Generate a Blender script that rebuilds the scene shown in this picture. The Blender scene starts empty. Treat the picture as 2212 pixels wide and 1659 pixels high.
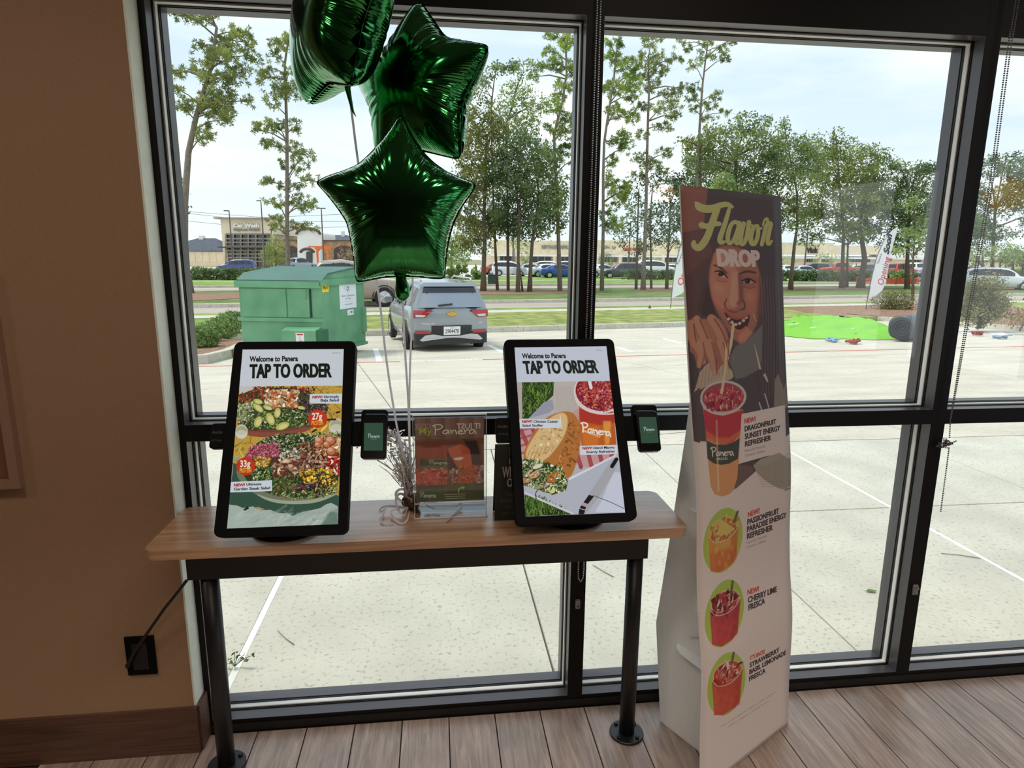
import bpy, bmesh, math, random
import numpy as np
from mathutils import Vector, Matrix

S = bpy.context.scene
COL = S.collection
rnd = random.Random(7)
RN = np.random.default_rng(11)

# ------------------------------------------------------------------ camera
F, YAW, PIT, ROL, CD, CZ = 1368.4, .1177, .1966, -.0086, 1.9416, 1.5584
CP = np.array([0, -CD, CZ])
_cy, _sy, _cp, _sp, _cr, _sr = math.cos(YAW), math.sin(YAW), math.cos(PIT), math.sin(PIT), math.cos(ROL), math.sin(ROL)
_r0 = np.array([_cy, -_sy, 0]); _d0 = np.array([_sy, _cy, 0]); _u0 = np.array([0, 0, 1.])
FW = _d0*_cp - _u0*_sp
_up = _d0*_sp + _u0*_cp
RT = _r0*_cr - _up*_sr
UP = _r0*_sr + _up*_cr
cam = bpy.data.cameras.new('camera'); cam.sensor_width = 36; cam.sensor_fit = 'HORIZONTAL'
cam.lens = 36*F/2212; cam.clip_start = .05; cam.clip_end = 1500
co = bpy.data.objects.new('camera', cam); COL.objects.link(co)
co.matrix_world = Matrix(((RT[0], UP[0], -FW[0], CP[0]), (RT[1], UP[1], -FW[1], CP[1]), (RT[2], UP[2], -FW[2], CP[2]), (0, 0, 0, 1)))
S.camera = co
S.view_settings.view_transform = 'Standard'; S.view_settings.look = 'None'
S.view_settings.exposure = 0; S.view_settings.gamma = 1; S.view_settings.use_curve_mapping = False

# ------------------------------------------------------------------ sky and sun
W = bpy.data.worlds.new('sky'); S.world = W; W.use_nodes = True
nt = W.node_tree; nt.nodes.clear()
def N(t, **k):
    n = nt.nodes.new(t)
    for a, b in k.items(): setattr(n, a, b)
    return n
out = N('ShaderNodeOutputWorld'); bg = N('ShaderNodeBackground'); bg.inputs[1].default_value = 1.33
tc = N('ShaderNodeTexCoord'); sep = N('ShaderNodeSeparateXYZ'); nt.links.new(tc.outputs['Generated'], sep.inputs[0])
gr = N('ShaderNodeValToRGB'); e = gr.color_ramp.elements
e[0].position = 0.0; e[0].color = (.72, .82, .90, 1); e[1].position = .75; e[1].color = (.44, .63, .88, 1)
nt.links.new(sep.outputs[2], gr.inputs[0])
mp = N('ShaderNodeMapping'); mp.inputs['Scale'].default_value = (1.0, 1.6, 5.0); mp.inputs['Rotation'].default_value = (0.25, .2, .5)
nt.links.new(tc.outputs['Generated'], mp.inputs[0])
nz = N('ShaderNodeTexNoise'); nz.inputs['Scale'].default_value = 2.2; nz.inputs['Detail'].default_value = 7; nz.inputs['Roughness'].default_value = .55
nt.links.new(mp.outputs[0], nz.inputs['Vector'])
cr = N('ShaderNodeValToRGB'); cr.color_ramp.elements[0].position = .36; cr.color_ramp.elements[1].position = .62
nt.links.new(nz.outputs[0], cr.inputs[0])
mx = N('ShaderNodeMixRGB'); mx.inputs[2].default_value = (.90, .94, .96, 1)
nt.links.new(cr.outputs[0], mx.inputs[0]); nt.links.new(gr.outputs[0], mx.inputs[1])
nt.links.new(mx.outputs[0], bg.inputs[0]); nt.links.new(bg.outputs[0], out.inputs[0])

sun = bpy.data.lights.new('sun', 'SUN'); sun.energy = 2.5; sun.angle = math.radians(14); sun.color = (1, .96, .88)
so = bpy.data.objects.new('sun', sun); COL.objects.link(so)
so.rotation_euler = Vector((-.55, .10, 1)).to_track_quat('Z', 'Y').to_euler()

ROOM_W = 1.0   # scale of the room lamps
def area(name, loc, size, power, col=(1, .86, .72), rot=(0, 0, 0)):
    l = bpy.data.lights.new(name, 'AREA'); l.shape = 'RECTANGLE'; l.size, l.size_y = size; l.energy = power*ROOM_W; l.color = col
    o = bpy.data.objects.new(name, l); COL.objects.link(o); o.location = loc; o.rotation_euler = rot
    return o
SPREAD = math.radians(104)          # narrow beam, set so the lamps are not mirrored in the window glass
for ax in (-2.6, 0, 2.6):
    for ay in (-2.6, -5.0): area('ceiling_lamp', (ax, ay, 2.97), (1.1, .55), 30).data.spread = SPREAD
for ax in (-2.9, -1.1, .9, 2.7): area('ceiling_lamp', (ax, -1.35, 2.97), (.5, .3), 9).data.spread = math.radians(150)

# ------------------------------------------------------------------ geometry of the view
def ray(px, py): return RT*(px-1106)/F - UP*(py-829.5)/F + FW
def at(px, py, x=None, y=None, z=None, d=None):
    v = ray(px, py)
    if x is not None: t = (x-CP[0])/v[0]
    elif y is not None: t = (y-CP[1])/v[1]
    elif z is not None: t = (z-CP[2])/v[2]
    else: t = d
    return CP+v*t
def onplane(px, py, P0, n):
    v = ray(px, py); return CP+v*(((P0-CP)@n)/(v@n))
def rect3(TL, TR, BR, BL):
    v = [ray(*q) for q in (TL, TR, BR, BL)]
    s = np.linalg.solve(np.c_[-v[1], v[2], -v[3]], -v[0])
    return [v[0], v[1]*s[0], v[2]*s[1], v[3]*s[2]]
AN = math.radians(11.6); CA, SA = math.cos(AN), math.sin(AN)
def uv2xy(u, v): return np.array([u*CA-v*SA, u*SA+v*CA])
def xy2uv(x, y): return np.array([x*CA+y*SA, -x*SA+y*CA])
def gz(x, y):
    v = -x*SA+y*CA
    t = min(1, max(0, (v-3.4)/11.6))
    return -.02-.53*t
def ground(px, py, up=0):
    v = ray(px, py); z = -.3
    for i in range(40):
        P = CP+v*((z-CP[2])/v[2]); z = .5*z+.5*(gz(P[0], P[1])+up)
    return P

# ------------------------------------------------------------------ materials
def mat(name, col, rough=.5, metal=0., var=0., vscale=20., bump=0., bscale=60., emit=None, spec=.5, stretch=None, trans=0., col2=None, coat=0., coord='Object', detail=4):
    m = bpy.data.materials.new(name); m.use_nodes = True
    t = m.node_tree; b = t.nodes['Principled BSDF']
    b.inputs['Base Color'].default_value = (*col, 1); b.inputs['Roughness'].default_value = rough; b.inputs['Metallic'].default_value = metal
    b.inputs['Specular IOR Level'].default_value = spec
    if coat: b.inputs['Coat Weight'].default_value = coat; b.inputs['Coat Roughness'].default_value = .05
    if emit: b.inputs['Emission Color'].default_value = (*col, 1); b.inputs['Emission Strength'].default_value = emit
    tcn = t.nodes.new('ShaderNodeTexCoord'); src = tcn.outputs[coord]
    if stretch:
        mpn = t.nodes.new('ShaderNodeMapping'); mpn.inputs['Scale'].default_value = stretch
        t.links.new(src, mpn.inputs[0]); src = mpn.outputs[0]
    if var or col2:
        n = t.nodes.new('ShaderNodeTexNoise'); n.inputs['Scale'].default_value = vscale; n.inputs['Detail'].default_value = detail
        t.links.new(src, n.inputs['Vector'])
        r = t.nodes.new('ShaderNodeValToRGB'); r.color_ramp.elements[0].position = .3; r.color_ramp.elements[1].position = .7
        c1 = tuple(c*(1-var) for c in col); c2 = col2 if col2 else tuple(min(1, c*(1+var)) for c in col)
        r.color_ramp.elements[0].color = (*c1, 1); r.color_ramp.elements[1].color = (*c2, 1)
        t.links.new(n.outputs[0], r.inputs[0]); t.links.new(r.outputs[0], b.inputs['Base Color'])
    if bump:
        n2 = t.nodes.new('ShaderNodeTexNoise'); n2.inputs['Scale'].default_value = bscale; n2.inputs['Detail'].default_value = 5
        t.links.new(src, n2.inputs['Vector'])
        bp = t.nodes.new('ShaderNodeBump'); bp.inputs['Strength'].default_value = bump; bp.inputs['Distance'].default_value = .01
        t.links.new(n2.outputs[0], bp.inputs['Height']); t.links.new(bp.outputs[0], b.inputs['Normal'])
    if trans:
        tr = t.nodes.new('ShaderNodeBsdfTranslucent'); ms = t.nodes.new('ShaderNodeMixShader'); ms.inputs[0].default_value = trans
        if var or col2: t.links.new(r.outputs[0], tr.inputs[0])
        else: tr.inputs[0].default_value = (*col, 1)
        o = t.nodes['Material Output']
        t.links.new(b.outputs[0], ms.inputs[1]); t.links.new(tr.outputs[0], ms.inputs[2]); t.links.new(ms.outputs[0], o.inputs[0])
    return m
def L(r, g, b):
    f = lambda c: (c/255/12.92) if c/255 <= .04045 else ((c/255+.055)/1.055)**2.4
    return (f(r), f(g), f(b))

def imgmat(name, arr, rough=.5, emit=0., spec=.3):
    """arr: h,w,3 sRGB 0-1 painted below in this script"""
    h, w = arr.shape[:2]
    im = bpy.data.images.new(name, w, h); a = np.ones((h, w, 4), np.float32); a[..., :3] = np.clip(arr[::-1], 0, 1)
    im.pixels.foreach_set(a.ravel()); im.update(); im.pack()
    m = bpy.data.materials.new(name); m.use_nodes = True; t = m.node_tree; b = t.nodes['Principled BSDF']
    n = t.nodes.new('ShaderNodeTexImage'); n.image = im; n.extension = 'EXTEND'
    b.inputs['Roughness'].default_value = rough; b.inputs['Specular IOR Level'].default_value = spec
    if emit:
        b.inputs['Base Color'].default_value = (.01, .01, .01, 1)
        t.links.new(n.outputs[0], b.inputs['Emission Color']); b.inputs['Emission Strength'].default_value = emit
    else: t.links.new(n.outputs[0], b.inputs['Base Color'])
    return m

# ------------------------------------------------------------------ object helpers
def tag(o, label=None, cat=None, group=None, kind=None):
    if label: o['label'] = label
    if cat: o['category'] = cat
    if group: o['group'] = group
    if kind: o['kind'] = kind
    return o
def empty(name, loc=(0, 0, 0), label=None, cat=None, group=None, rz=0., kind=None):
    o = bpy.data.objects.new(name, None); o.empty_display_size = .05; COL.objects.link(o); o.location = loc; o.rotation_euler = (0, 0, rz)
    return tag(o, label, cat, group, kind)
def link(name, me, m, parent=None, smooth=False):
    o = bpy.data.objects.new(name, me); COL.objects.link(o)
    if m is not None:
        for q in (m if isinstance(m, (list, tuple)) else [m]): me.materials.append(q)
    if smooth: me.polygons.foreach_set('use_smooth', [True]*len(me.polygons))
    if parent: o.parent = parent
    return o
class MB:
    def __init__(s): s.v = []; s.f = []; s.mi = []
    def add(s, vs, fs, mi=0):
        b = len(s.v); s.v += [tuple(map(float, p)) for p in vs]; s.f += [tuple(i+b for i in f) for f in fs]; s.mi += [mi]*len(fs); return s
    def box(s, x0, x1, y0, y1, z0, z1, mi=0, M=None):
        v = [(x, y, z) for z in (z0, z1) for y in (y0, y1) for x in (x0, x1)]
        if M is not None: v = [tuple(M @ Vector(p)) for p in v]
        return s.add(v, [(0, 2, 3, 1), (4, 5, 7, 6), (0, 1, 5, 4), (2, 6, 7, 3), (0, 4, 6, 2), (1, 3, 7, 5)], mi)
    def bar(s, a, b, w, h=None, mi=0, up=(0, 0, 1)):
        a, b = Vector(a), Vector(b); d = (b-a).normalized(); h = h or w
        u = Vector(up)
        if abs(u.dot(d)) > .95: u = Vector((1, 0, 0))
        r = d.cross(u).normalized(); u = r.cross(d)
        v = [tuple(p+r*i*w/2+u*j*h/2) for p in (a, b) for i, j in ((-1, -1), (1, -1), (1, 1), (-1, 1))]
        return s.add(v, [(0, 1, 2, 3), (7, 6, 5, 4), (0, 4, 5, 1), (1, 5, 6, 2), (2, 6, 7, 3), (3, 7, 4, 0)], mi)
    def tube(s, pts, rs, n=8, mi=0, cap=True):
        pts = [Vector(p) for p in pts]
        if not hasattr(rs, '__len__'): rs = [rs]*len(pts)
        b = len(s.v); pr = None
        for i, p in enumerate(pts):
            d = (pts[min(i+1, len(pts)-1)]-pts[max(i-1, 0)]).normalized()
            if pr is None: r = d.cross(Vector((0, 0, 1)) if abs(d.z) < .9 else Vector((1, 0, 0))).normalized()
            else: r = (pr-d*pr.dot(d)).normalized()
            pr = r; u = r.cross(d)
            for k in range(n):
                a = 2*math.pi*k/n; s.v.append(tuple(p+(r*math.cos(a)+u*math.sin(a))*rs[i]))
        fs = []
        for i in range(len(pts)-1):
            for k in range(n):
                k2 = (k+1) % n; fs.append((b+i*n+k, b+i*n+k2, b+(i+1)*n+k2, b+(i+1)*n+k))
        if cap: fs.append(tuple(b+k for k in range(n))[::-1]); fs.append(tuple(b+(len(pts)-1)*n+k for k in range(n)))
        s.f += fs; s.mi += [mi]*len(fs); return s
    def lathe(s, prof, c=(0, 0, 0), n=24, mi=0, axis='z'):
        b = len(s.v); c = Vector(c)
        for r, z in prof:
            for k in range(n):
                a = 2*math.pi*k/n; x, y = r*math.cos(a), r*math.sin(a)
                s.v.append(tuple(c+(Vector((x, y, z)) if axis == 'z' else Vector((z, x, y)) if axis == 'x' else Vector((x, z, y)))))
        fs = []
        for i in range(len(prof)-1):
            for k in range(n):
                k2 = (k+1) % n; fs.append((b+i*n+k, b+i*n+k2, b+(i+1)*n+k2, b+(i+1)*n+k))
        s.f += fs+[tuple(b+k for k in range(n))[::-1], tuple(b+(len(prof)-1)*n+k for k in range(n))]
        s.mi += [mi]*(len(fs)+2); return s
    def prism(s, poly, z0, z1, mi=0, M=None, bev=0):
        n = len(poly)
        if bev:
            pl = np.array(poly, float); c = pl.mean(0); q = pl+(c-pl)/np.maximum(np.linalg.norm(pl-c, axis=1, keepdims=True), 1e-6)*bev
            rings = [(poly, z0), (poly, z1-bev), (q.tolist(), z1)]
        else: rings = [(poly, z0), (poly, z1)]
        v = [Vector((p[0], p[1], z)) for pl, z in rings for p in pl]
        if M is not None: v = [M @ p for p in v]
        fs = [tuple(range(n))[::-1], tuple(range((len(rings)-1)*n, len(rings)*n))]
        for r in range(len(rings)-1):
            fs += [(r*n+i, r*n+(i+1) % n, (r+1)*n+(i+1) % n, (r+1)*n+i) for i in range(n)]
        return s.add([tuple(p) for p in v], fs, mi)
    def build(s, name, m, parent=None, smooth=False, fix=True):
        me = bpy.data.meshes.new(name); me.from_pydata(s.v, [], s.f)
        if any(s.mi): me.polygons.foreach_set('material_index', s.mi)
        if fix:
            bm = bmesh.new(); bm.from_mesh(me); bmesh.ops.recalc_face_normals(bm, faces=bm.faces); bm.to_mesh(me); bm.free()
        me.update()
        o = link(name, me, m, parent, smooth)
        return o
def rrect(w, h, r, n=5, cx=0, cy=0):
    p = []
    for (sx, sy, a0) in ((1, 1, 0), (-1, 1, 90), (-1, -1, 180), (1, -1, 270)):
        for k in range(n+1):
            a = math.radians(a0+90*k/n); p.append((cx+sx*(w/2-r)+r*math.cos(a), cy+sy*(h/2-r)+r*math.sin(a)))
    return p
def basis(o, x, y, z):
    return Matrix(((x[0], y[0], z[0], o[0]), (x[1], y[1], z[1], o[1]), (x[2], y[2], z[2], o[2]), (0, 0, 0, 1)))
def fastmesh(name, V, nper, m, parent=None, smooth=False):
    """V: (k*nper,3) separate polygons of nper corners"""
    k = len(V)//nper; me = bpy.data.meshes.new(name)
    me.vertices.add(len(V)); me.vertices.foreach_set('co', np.ascontiguousarray(V, np.float32).ravel())
    me.loops.add(len(V)); me.loops.foreach_set('vertex_index', np.arange(len(V), dtype=np.int32))
    me.polygons.add(k); me.polygons.foreach_set('loop_start', np.arange(0, len(V), nper, dtype=np.int32))
    me.update(calc_edges=True); me.validate()
    return link(name, me, m, parent, smooth)
def quadplate(name, P, m, parent=None, thick=.001, n=None):
    """flat plate through TL,TR,BR,BL with uv on its front"""
    P = [np.array(p, float) for p in P]
    nn = np.cross(P[1]-P[0], P[3]-P[0]); nn = nn/np.linalg.norm(nn)
    if nn @ (CP-P[0]) < 0: nn = -nn
    if n is not None: nn = n
    v = [tuple(p) for p in P]+[tuple(p-nn*thick) for p in P]
    me = bpy.data.meshes.new(name); me.from_pydata(v, [], [(0, 1, 2, 3), (7, 6, 5, 4), (0, 4, 5, 1), (1, 5, 6, 2), (2, 6, 7, 3), (3, 7, 4, 0)])
    ul = me.uv_layers.new(name='UVMap'); uv = [(0, 1), (1, 1), (1, 0), (0, 0)]
    for i in range(4): ul.data[i].uv = uv[i]
    me.update(); return link(name, me, m, parent)

# ------------------------------------------------------------------ glyph outlines (Blender's own font, as triangles)
_gc = {}
def glyphs(txt, bold=0.):
    k = (txt, bold)
    if k in _gc: return _gc[k]
    c = bpy.data.curves.new('t', 'FONT'); c.body = txt; c.size = 1; c.offset = bold; c.resolution_u = 3
    o = bpy.data.objects.new('t', c); COL.objects.link(o)
    dg = bpy.context.evaluated_depsgraph_get(); ev = o.evaluated_get(dg); me = ev.to_mesh(); me.calc_loop_triangles()
    co_ = np.zeros(len(me.vertices)*3); me.vertices.foreach_get('co', co_); co_ = co_.reshape(-1, 3)[:, :2]
    ti = np.zeros(len(me.loop_triangles)*3, np.int32); me.loop_triangles.foreach_get('vertices', ti)
    T = co_[ti].reshape(-1, 3, 2); ev.to_mesh_clear(); bpy.data.objects.remove(o); bpy.data.curves.remove(c)
    lo, hi = T.reshape(-1, 2).min(0), T.reshape(-1, 2).max(0)
    T = T.copy(); T[..., 0] = (T[..., 0]-lo[0])/(hi[0]-lo[0])      # x 0..1, y in cap heights
    T[..., 1] /= .70
    _gc[k] = T
    return T
def sign_letters(name, txt, o, x, y, depth, m, parent=None, bold=.02):
    """raised letters on a wall: o lower-left corner, x full width vector, y cap-height vector"""
    T = glyphs(txt, bold); o, x, y = map(np.array, (o, x, y)); n = np.cross(x, y); n = n/np.linalg.norm(n)
    P = o+T[..., :1]*x+T[..., 1:]*y
    k = len(P); A = P+n*depth
    q = []
    for a, b in ((0, 1), (1, 2), (2, 0)):
        q.append(np.stack([P[:, a], P[:, b], A[:, b], A[:, a]], 1))
    tri = A.reshape(-1, 3)
    mb = MB(); mb.v = [tuple(p) for p in tri]+[tuple(p) for p in np.concatenate(q).reshape(-1, 3)]
    mb.f = [(3*i, 3*i+1, 3*i+2) for i in range(k)]+[(3*k+4*i, 3*k+4*i+1, 3*k+4*i+2, 3*k+4*i+3) for i in range(3*k)]
    mb.mi = [0]*len(mb.f)
    return mb.build(name, m, parent, fix=False)

# ------------------------------------------------------------------ a small painter for printed faces and screens
def homog(src, dst):
    A = []
    for (x, y), (X, Y) in zip(src, dst):
        A += [[x, y, 1, 0, 0, 0, -X*x, -X*y], [0, 0, 0, x, y, 1, -Y*x, -Y*y]]
    h = np.linalg.solve(np.array(A), np.array(dst).reshape(-1)); return np.append(h, 1).reshape(3, 3)
def blur(a, s):
    if s < .4: return a
    r = int(3*s)+1; k = np.exp(-.5*(np.arange(-r, r+1)/s)**2); k /= k.sum()
    a = np.pad(a, r, mode='edge')
    a = sum(w*a[i:a.shape[0]-2*r+i, :] for i, w in enumerate(k))
    return sum(w*a[:, i:a.shape[1]-2*r+i] for i, w in enumerate(k))
class Paint:
    def __init__(s, w, h, quad=None, bg=(255, 255, 255)):
        s.w, s.h = w, h; s.a = np.ones((h, w, 3), np.float32)*(np.array(bg)/255.)
        s.H = homog(quad, [(0, 0), (w, 0), (w, h), (0, h)]) if quad else np.eye(3)
        s.fx = lambda x, y: (x, y)
    def c(s, p):
        p = np.array(p, float).reshape(-1, 2); q = np.array([s.fx(*r) for r in p]); q = np.c_[q, np.ones(len(q))] @ s.H.T
        return q[:, :2]/q[:, 2:]
    def _mask(s, P, pad=0):
        x0, y0 = np.floor(P.min(0)-pad-1).astype(int); x1, y1 = np.ceil(P.max(0)+pad+1).astype(int)
        x0, y0 = max(x0, 0), max(y0, 0); x1, y1 = min(x1, s.w), min(y1, s.h)
        if x1 <= x0 or y1 <= y0: return None
        k = 2; ys = (np.arange(y0*k, y1*k)+.5)/k; xs = (np.arange(x0*k, x1*k)+.5)/k
        m = np.zeros((len(ys), len(xs)), bool)
        for i in range(len(P)):
            (ax, ay), (bx, by) = P[i], P[(i+1) % len(P)]
            if ay == by: continue
            sel = (ys >= min(ay, by)) & (ys < max(ay, by))
            xi = ax+(ys[sel]-ay)/(by-ay)*(bx-ax)
            m[sel] ^= xs[None, :] < xi[:, None]
        m = m.reshape(len(ys)//k, k, len(xs)//k, k).mean((1, 3))
        return x0, y0, x1, y1, m
    def fill(s, P, col, al=1., soft=0.):
        r = s._mask(P, 3*soft)
        if r is None: return
        x0, y0, x1, y1, m = r
        if soft: m = blur(m, soft)
        m = (m*al)[..., None]; s.a[y0:y1, x0:x1] = s.a[y0:y1, x0:x1]*(1-m)+m*(np.array(col)/255.)
    def poly(s, pts, col, al=1., soft=0., smooth=0):
        P = s.c(pts)
        for _ in range(smooth):
            Q = np.roll(P, -1, 0); P = np.stack([P*.75+Q*.25, P*.25+Q*.75], 1).reshape(-1, 2)
        s.fill(P, col, al, soft)
    def ell(s, cx, cy, rx, ry, col, al=1., soft=0., rot=0, n=28, a0=0, a1=360):
        t = np.radians(np.linspace(a0, a1, n, endpoint=(a1-a0 < 360))); x, y = rx*np.cos(t), ry*np.sin(t); r = math.radians(rot)
        s.poly(np.c_[cx+x*math.cos(r)-y*math.sin(r), cy+x*math.sin(r)+y*math.cos(r)], col, al, soft)
    def line(s, pts, w, col, al=1., soft=0., smooth=0):
        P = np.array(pts, float)
        for _ in range(smooth):
            Q = P[:-1]*.75+P[1:]*.25; R_ = P[:-1]*.25+P[1:]*.75; P = np.concatenate([P[:1], np.stack([Q, R_], 1).reshape(-1, 2), P[-1:]])
        ws = np.interp(np.linspace(0, 1, len(P)), np.linspace(0, 1, len(w)), w) if hasattr(w, '__len__') else np.full(len(P), float(w))
        d = np.gradient(P, axis=0); d /= np.maximum(np.linalg.norm(d, axis=1, keepdims=True), 1e-6); n = np.c_[-d[:, 1], d[:, 0]]*ws[:, None]/2
        s.fill(s.c(np.r_[P+n, (P-n)[::-1]]), col, al, soft)
        for i in (0, -1):
            if ws[i] > 1.5: s.ell(P[i][0], P[i][1], ws[i]/2, ws[i]/2, col, al, soft, n=12)
    def fat(s, txt, pl, pr, pt, col, bold=.0, w=1.):
        for k in (-1, -.5, 0, .5, 1): s.text(txt, (pl[0]+k*w, pl[1]), (pr[0]+k*w, pr[1]), (pt[0]+k*w, pt[1]), col, bold)
    def text(s, txt, pl, pr, pt, col, bold=.0, al=1., flip=False):
        """baseline from pl to pr, cap top above pl at pt"""
        o, r, t = s.c([pl])[0], s.c([pr])[0], s.c([pt])[0]; T = glyphs(txt, bold)
        tx = 1-T[..., :1] if flip else T[..., :1]
        P = o+tx*(r-o)+T[..., 1:]*(t-o)
        lo, hi = P.reshape(-1, 2).min(0), P.reshape(-1, 2).max(0)
        x0, y0 = max(int(lo[0])-1, 0), max(int(lo[1])-1, 0); x1, y1 = min(int(hi[0])+2, s.w), min(int(hi[1])+2, s.h)
        if x1 <= x0 or y1 <= y0: return
        k = 3; m = np.zeros(((y1-y0)*k, (x1-x0)*k), bool); Q = (P-[x0, y0])*k
        for tr in Q:
            a0, b0 = np.maximum(np.floor(tr.min(0)).astype(int), 0); a1, b1 = np.ceil(tr.max(0)).astype(int)+1
            b1, a1 = min(b1, m.shape[0]), min(a1, m.shape[1])
            if b1 <= b0 or a1 <= a0: continue
            yy, xx = np.mgrid[b0:b1, a0:a1]
            xx = xx+.5; yy = yy+.5
            e0 = (tr[1, 0]-tr[0, 0])*(yy-tr[0, 1])-(tr[1, 1]-tr[0, 1])*(xx-tr[0, 0])
            e1 = (tr[2, 0]-tr[1, 0])*(yy-tr[1, 1])-(tr[2, 1]-tr[1, 1])*(xx-tr[1, 0])
            e2 = (tr[0, 0]-tr[2, 0])*(yy-tr[2, 1])-(tr[0, 1]-tr[2, 1])*(xx-tr[2, 0])
            m[b0:b1, a0:a1] |= ((e0 >= -.3) & (e1 >= -.3) & (e2 >= -.3)) | ((e0 <= .3) & (e1 <= .3) & (e2 <= .3))
        m = m.reshape(y1-y0, k, x1-x0, k).mean((1, 3))[..., None]*al
        s.a[y0:y1, x0:x1] = s.a[y0:y1, x0:x1]*(1-m)+m*(np.array(col)/255.)
    def scatter(s, pts, cols, n, size, seed=1, elong=1.6, dk=.35):
        """chopped leaves, slices and crumbs thrown over a region"""
        g = np.random.default_rng(seed); R_ = s.c(pts); lo, hi = R_.min(0), R_.max(0)
        cols = np.array(cols, float); n = int(n*.7); size = size*1.3
        r = s._mask(R_); 
        if r is None: return
        x0, y0, x1, y1, m = r
        k = 0
        while k < n:
            x, y = g.uniform(lo, hi); k += 1
            ix, iy = int(x)-x0, int(y)-y0
            if not (0 <= ix < m.shape[1] and 0 <= iy < m.shape[0]) or m[iy, ix] < .5: continue
            nv = g.integers(5, 8); a = np.sort(g.uniform(0, 2*np.pi, nv)); rr = g.uniform(.5, 1, nv)*g.uniform(size*.45, size)
            th = g.uniform(0, np.pi); el = g.uniform(1, elong); px, py = rr*np.cos(a)*el, rr*np.sin(a)/el
            P = np.c_[x+px*np.cos(th)-py*np.sin(th), y+px*np.sin(th)+py*np.cos(th)]
            c = cols[g.integers(len(cols))]*g.uniform(.7, 1.2)
            s.fill(P+[.8, 1.2], np.clip(c*dk, 0, 255), .6); s.fill(P, np.clip(c, 0, 255))
            s.fill(P*.5+np.array([x, y])*.5-[.6, .8], np.clip(c*1.25, 0, 255), .6)
    def speckle(s, amp, seed=3):
        g = np.random.default_rng(seed); s.a += g.normal(0, amp, s.a.shape[:2])[..., None]
# handwritten wordmark as pen strokes in a unit box (x 0..1, y 0 top..1 base)
PEN_WORD = [  # Panera
    [(.045, .06), (.075, .5), (.06, .98)], [(.0, .16), (.08, .02), (.19, .04), (.24, .2), (.2, .42), (.07, .55)],
    [(.36, .55), (.27, .55), (.23, .8), (.27, .95), (.34, .85), (.37, .55), (.38, .92)],
    [(.42, .52), (.44, .95), (.45, .68), (.51, .52), (.54, .68), (.55, .95)],
    [(.60, .76), (.68, .68), (.68, .55), (.62, .54), (.58, .76), (.62, .97), (.71, .88)],
    [(.73, .52), (.745, .95), (.75, .68), (.8, .52), (.84, .56)],
    [(.95, .52), (.88, .52), (.84, .78), (.87, .95), (.94, .84), (.97, .52), (1.0, .95)]]
def wordmark(p, o, x, y, wpx, col, al=1.):
    """o: top-left photo point, x: to top-right, y: to bottom-left"""
    o, x, y = map(lambda q: np.array(q, float), (o, x, y))
    for st in PEN_WORD: p.line([o+(x-o)*a+(y-o)*b for a, b in st], wpx, col, al, smooth=3)

# ================================================================== materials used in the room
M_frame = mat('black_anodised_aluminium', L(15, 12, 13), .5, .0, spec=.25)
M_reveal = mat('daylit_frame_grey', L(84, 82, 86), .36, .3, spec=.6)  # lighter grey puts daylight on the frame's inner sides into the colour
M_gasket = mat('grey_glazing_spacer', L(238, 238, 234), .5)
M_wall = mat('brown_wall_paint', L(158, 126, 97), .8, var=.05, vscale=140, bump=.12, bscale=350)
M_white = mat('white_drywall_edge', L(236, 240, 228), .7, var=.04, vscale=30, bump=.2, bscale=200)
M_base = mat('dark_wood_baseboard', L(88, 60, 46), .45, var=.35, vscale=9, stretch=(.6, 12, 12), bump=.1)
M_room = mat('beige_room_paint', L(120, 92, 72), .85)
M_ceil = mat('ceiling_tiles', L(125, 112, 100), .9)
M_black = mat('matte_black_plastic', L(12, 12, 13), .6, spec=.10)
M_steel = mat('black_powder_coated_steel', L(24, 24, 25), .38, bump=.08, bscale=250)
M_bolt = mat('black_bolt', L(30, 30, 32), .3, .6)
M_glassy = mat('black_bezel_glass', L(5, 5, 6), .2, spec=.25)
M_card = mat('white_corrugated_card', L(240, 242, 240), .75, var=.03, vscale=6, stretch=(60, 60, 1))
def glass_mat(name, tint=(1, 1, 1), refl=1.0, haze=0.):
    m = bpy.data.materials.new(name); m.use_nodes = True; t = m.node_tree; t.nodes.clear()
    o = t.nodes.new('ShaderNodeOutputMaterial'); a = t.nodes.new('ShaderNodeBsdfTransparent'); g = t.nodes.new('ShaderNodeBsdfGlossy')
    a.inputs[0].default_value = (*tint, 1); g.inputs['Roughness'].default_value = .0
    fr = t.nodes.new('ShaderNodeFresnel'); ge = t.nodes.new('ShaderNodeNewGeometry'); io = t.nodes.new('ShaderNodeMapRange')
    io.inputs['To Min'].default_value = 1.45; io.inputs['To Max'].default_value = 1/1.45     # same reflectance on the way out
    t.links.new(ge.outputs['Backfacing'], io.inputs['Value']); t.links.new(io.outputs[0], fr.inputs[0])
    mu = t.nodes.new('ShaderNodeMath'); mu.operation = 'MULTIPLY'; mu.inputs[1].default_value = refl
    t.links.new(fr.outputs[0], mu.inputs[0]); ms = t.nodes.new('ShaderNodeMixShader')
    t.links.new(mu.outputs[0], ms.inputs[0]); t.links.new(a.outputs[0], ms.inputs[1]); t.links.new(g.outputs[0], ms.inputs[2])
    t.links.new(ms.outputs[0], o.inputs[0]); return m
M_pane = glass_mat('window_glass', (.97, .985, .975), 1.0)
M_acrylic = glass_mat('clear_acrylic', (.96, .97, .97), 1.6)

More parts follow.
